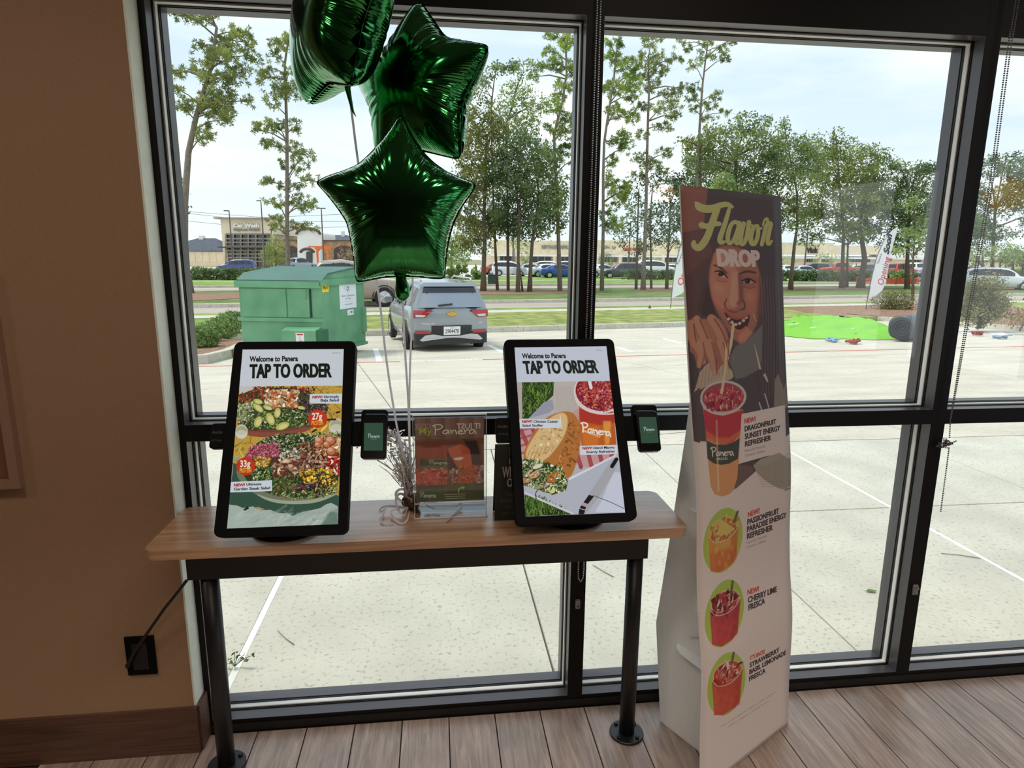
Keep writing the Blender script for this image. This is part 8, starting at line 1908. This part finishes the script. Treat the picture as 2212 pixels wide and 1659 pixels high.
# orange safety netting with posts
M_net = mat('orange_plastic_mesh', L(236, 112, 72), .6, trans=.3)
def net(label, a_, b_, top, seed):
    A_, B_ = ground(*a_, up=.1), ground(*b_, up=.1); dd = (A_-CP)@FW; hN = (a_[1]-top)*dd/F; root_ = empty('safety_net', tuple(A_), label, 'netting', 'orange safety netting on the lawn'); mb = MB(); nx = 36; nz = 6
    g = np.random.default_rng(seed); sag = lambda t_: 1-.25*abs(math.sin(t_*math.pi*3))
    P = [[A_+(B_-A_)*(i/nx)+np.array([0, 0, .03+hN*sag(i/nx)*j/nz]) for j in range(nz+1)] for i in range(nx+1)]
    for i in range(nx+1): mb.bar(P[i][0], P[i][nz], .05, .02)
    for j in range(nz+1):
        for i in range(nx): mb.bar(P[i][j], P[i+1][j], .09, .02)
    o_ = mb.build('mesh', M_net, fix=False); keep(o_, root_)
    mp_ = MB()
    for t_ in (0, .33, .66, 1): q_ = A_+(B_-A_)*t_; mp_.tube([q_-[0, 0, .05], q_+[0, 0, hN*1.15]], .03, 5)
    keep(mp_.build('posts', M_pole), root_)
net('orange safety netting left of the right feather flag', G8(450, 762), G8(860, 800), 594, 1)
net('orange safety netting right of the right feather flag', G8(960, 808), G8(1262, 806), 600, 2)
# utility box, lane marker, sign box
ub_ = ground(1063, 614, up=.12); keepb = empty('utility_box', tuple(ub_), 'dark green utility box on the lawn right of the silver car', 'utility box')
keep(MB().box(ub_[0]-.32, ub_[0]+.32, ub_[1]-.2, ub_[1]+.2, ub_[2], ub_[2]+.68).build('cabinet', mat('dark_green_cabinet', L(52, 72, 60), .6)), keepb)
keep(MB().box(ub_[0]-.36, ub_[0]+.36, ub_[1]-.24, ub_[1]+.24, ub_[2]+.68, ub_[2]+.74).build('cabinet_lid', mat('dark_green_cabinet_lid', L(44, 62, 52), .6)), keepb)
for (x_, y_, lab) in ((1403, 669, 'small red marker flag on the verge left of the standee'), (2210, 651, 'small red marker at the far right kerb')):
    q_ = ground(x_, y_, up=.1); r2_ = empty('marker_flag', tuple(q_), lab, 'marker'); keep(MB().tube([q_-[0, 0, .05], q_+[0, 0, .14]], .008, 5).build('stake', M_pole), r2_)
    keep(MB().add([q_+[-.06, 0, .04], q_+[.08, 0, .04], q_+[.0, 0, .20], q_+[-.06, .01, .04], q_+[.08, .01, .04], q_+[.0, .01, .20]], [(0, 1, 2), (5, 4, 3), (0, 3, 4, 1), (1, 4, 5, 2), (2, 5, 3, 0)]).build('pennant', M_rs), r2_)
q_ = at(750, 572, d=72); q_[2] = gz(q_[0], q_[1])+.05; sg = empty('drive_sign', tuple(q_), 'small white sign with a dark arrow panel above the dumpster', 'sign')
kz = 72/F; keep(MB().box(q_[0]-.32, q_[0]+.32, q_[1]-.08, q_[1]+.08, q_[2], q_[2]+1.05).build('sign_body', M_whitew), sg)
pz = Paint(60, 60, [(0, 0), (60, 0), (60, 60), (0, 60)], (70, 80, 92)); pz.poly([(10, 34), (30, 14), (30, 26), (50, 26), (50, 42), (30, 42), (30, 54)], (230, 232, 236))
keep(quadplate('sign_face', [(q_[0]-.26, q_[1]-.084, q_[2]+.95), (q_[0]+.26, q_[1]-.084, q_[2]+.95), (q_[0]+.26, q_[1]-.084, q_[2]+.40), (q_[0]-.26, q_[1]-.084, q_[2]+.40)], imgmat('sign_face_print', pz.a), thick=.004), sg)
# weed growing from the joint at lower left, fallen twigs and leaf
g = np.random.default_rng(44); wv = []; wb_ = at(507, 1440, z=-.02); wd_ = empty('weed', tuple(wb_), 'small green weed growing in the white pavement joint', 'weed'); mb = MB(); 
for (x_, y_) in ((495, 1424), (500, 1432), (515, 1418), (528, 1414), (545, 1416), (532, 1424), (507, 1412), (490, 1434), (522, 1424)):
    e2 = at(x_, y_, d=float((wb_-CP)@FW)-.02); mb.tube([wb_, (wb_+e2)/2+[0, 0, .01], e2], .0012, 4); wv.append(e2)
keep(mb.build('stems', F_bush), wd_); o_ = fastmesh('foliage', leaves(g, np.array(wv), .022, .004, 3), 4, F_bush); tag(o_, kind='stuff'); keep(o_, wd_)
def twig(pts, label):
    tag(MB().tube([at(*q_, z=-.015) for q_ in pts], .0022, 5).build('twig', mat('dry_twig', L(150, 140, 126), .9), smooth=True), label, 'twig', 'dry twigs on the sidewalk')
twig([(2033, 1195), (2075, 1199), (2118, 1206)], 'long thin dry twig on the sidewalk in the right pane')
twig([(600, 1362), (618, 1380), (635, 1392)], 'thin dry twig on the sidewalk under the left half of the table')
twig([(1280, 1220), (1300, 1232), (1325, 1246)], 'thin dry twig on the sidewalk left of the right table leg')
lf = at(1883, 1276, z=-.012); tag(MB().add([lf+np.array(q_) for q_ in ((-.03, 0, 0), (-.01, .012, .004), (.03, .002, 0), (0, -.012, .003), (-.03, 0, -.002), (-.01, .012, .002), (.03, .002, -.002), (0, -.012, .001))], [(0, 1, 2, 3), (7, 6, 5, 4), (0, 4, 5, 1), (1, 5, 6, 2), (2, 6, 7, 3), (3, 7, 4, 0)]).build('fallen_leaf', F_bush), 'single green fallen leaf on the sidewalk right of the standee', 'leaf')
